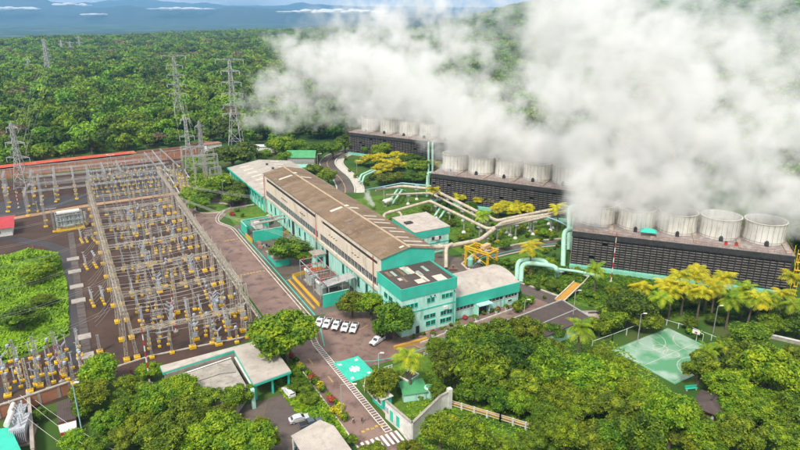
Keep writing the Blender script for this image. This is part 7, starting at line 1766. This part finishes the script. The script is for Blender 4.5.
for i,(x,y) in enumerate(R1_): plume(x,y,[66,66,64,62,58][i],[52,46,42,40,36][i],14,5,14,1.6,.75,18,8)
for (px,py,ds,r,d) in [
 (285,118,370,11,.28),(305,100,375,14,.45),(325,120,370,13,.7),(340,135,372,10,.9),(345,105,375,16,.8),(325,82,385,14,.45),(300,75,395,12,.25),(350,80,380,18,.7),(370,55,390,20,.8),(400,50,380,24,.9),(390,85,375,22,.9),(420,90,360,20,.9),(450,55,370,22,.8),(440,25,400,22,.6),(400,22,410,20,.6),(360,28,420,16,.4),(275,130,370,8,.25),(290,60,420,12,.14),(330,45,430,14,.3),
 (460,100,340,16,.7),(450,130,320,10,.8),(480,120,320,14,.6),(500,130,320,14,.6),(530,120,320,16,.7),(470,75,350,14,.4),(500,105,335,12,.45),(520,70,360,10,.16),(540,45,380,12,.14),(500,40,400,12,.12),(520,12,420,18,.3),(470,12,430,18,.45),(560,90,320,14,.6),
 (580,60,310,16,.8),(600,30,310,18,.9),(600,100,300,18,1),(610,140,290,16,1),(640,110,290,16,.9),(620,10,320,20,.6),(660,20,330,20,.35),(650,80,300,14,.4),(680,100,290,16,.85),(700,80,300,14,.7),(720,110,290,16,.9),(750,90,300,16,.7),(780,110,290,18,.85),(800,140,270,16,.9),(760,140,270,15,.9),(720,150,265,14,.9),(680,145,270,14,.9),(650,160,265,11,.9),(700,50,330,14,.35),(740,55,330,16,.3),(780,60,330,16,.3),(700,15,360,22,.3),(760,20,370,20,.22),(800,90,300,14,.7),(805,200,235,9,.5),(800,60,320,16,.35),(270,110,370,9,.3),(262,128,365,6,.25),(255,138,360,6,.2),(280,95,375,11,.3),(310,60,395,13,.35),(300,135,360,7,.5),(320,142,358,6,.5),(335,140,365,8,.8),(380,105,370,16,.7),(410,110,355,16,.7),(430,115,345,12,.6),(350,120,372,12,.8),(310,115,370,12,.6),(790,180,240,11,.8),(560,150,300,10,.8),(575,175,275,9,.8),(470,30,430,22,.2),(510,55,420,20,.14),(545,75,400,18,.12),(560,30,400,22,.22),(590,8,380,20,.35),(720,30,360,22,.3),(770,35,350,22,.28),(680,55,340,20,.3),(350,12,420,14,.22),(310,30,430,12,.15),(420,8,430,20,.4),(330,130,360,9,.8),(318,128,360,9,.7),(300,122,365,9,.6),(285,130,360,8,.5),(310,85,380,12,.6),(290,90,380,10,.5),(335,60,395,12,.6),(840,120,280,18,.8),(850,80,310,18,.6),(870,150,270,15,.7),(835,170,250,12,.7),(880,100,300,16,.5),(275,115,375,11,.5),(265,100,380,10,.4),(290,110,372,12,.6),(282,138,362,7,.6),(300,140,360,7,.6),(300,92,380,13,.5),(270,85,385,10,.35),(262,120,370,9,.4),(258,132,366,7,.35),(272,140,365,7,.3),(330,145,365,6,.5),(342,120,370,12,.7),(345,60,400,14,.5),(800,30,350,20,.35),(755,165,250,10,.7),(710,170,255,10,.7),(672,165,262,10,.7),(640,185,250,7,.6),(700,195,235,6,.5),(765,205,225,6,.5)]: puff(px,py,ds,r,d)
for rows,dd in ((R3,2.1),(R2_,1.8),(R1_,1.6)):
    for (x,y) in rows:
        for k in range(34):
            a=qs.uniform(0,6.28); q_=6.5*math.sqrt(qs.random()); seeds.append((x+q_*math.cos(a),y+q_*math.sin(a),qs.uniform(22,33),dd))
steam('steam_cloud',seeds,13.0,1.1,'thick white steam billowing up from the cooling tower fans',SM)
seeds2=[]; x,y=at(371,205,3)
for k in range(8): seeds2.append((x-.25*k+qs.uniform(-.5,.5),y+.2*k+qs.uniform(-.5,.5),3+k*.75,.9-.05*k))
steam('steam_puff',seeds2,2.4,.4,'small puff of white steam escaping behind the hall roof',steam_mat('steam_small',1.2),nscale=.25,carve=.7)
# scenery protos that were never placed must not stay in the scene
for o in list(sc.objects):
    if o.parent is None and o.get('category') and not o.get('label'):
        for c in list(o.children_recursive): bpy.data.objects.remove(c)
        bpy.data.objects.remove(o)
for o in sc.objects:
    for k in ('_used','_R','_H'):
        if k in o: del o[k]
# keep every label within 16 words
for o in sc.objects:
    l=o.get('label')
    if l:
        w_=l.split()
        if len(w_)>16:
            l=l.replace(' the ',' ').replace(' of its',''); w_=l.split()
            o['label']=' '.join(w_[:16])
            if len(w_)>16: print('LONG',l)
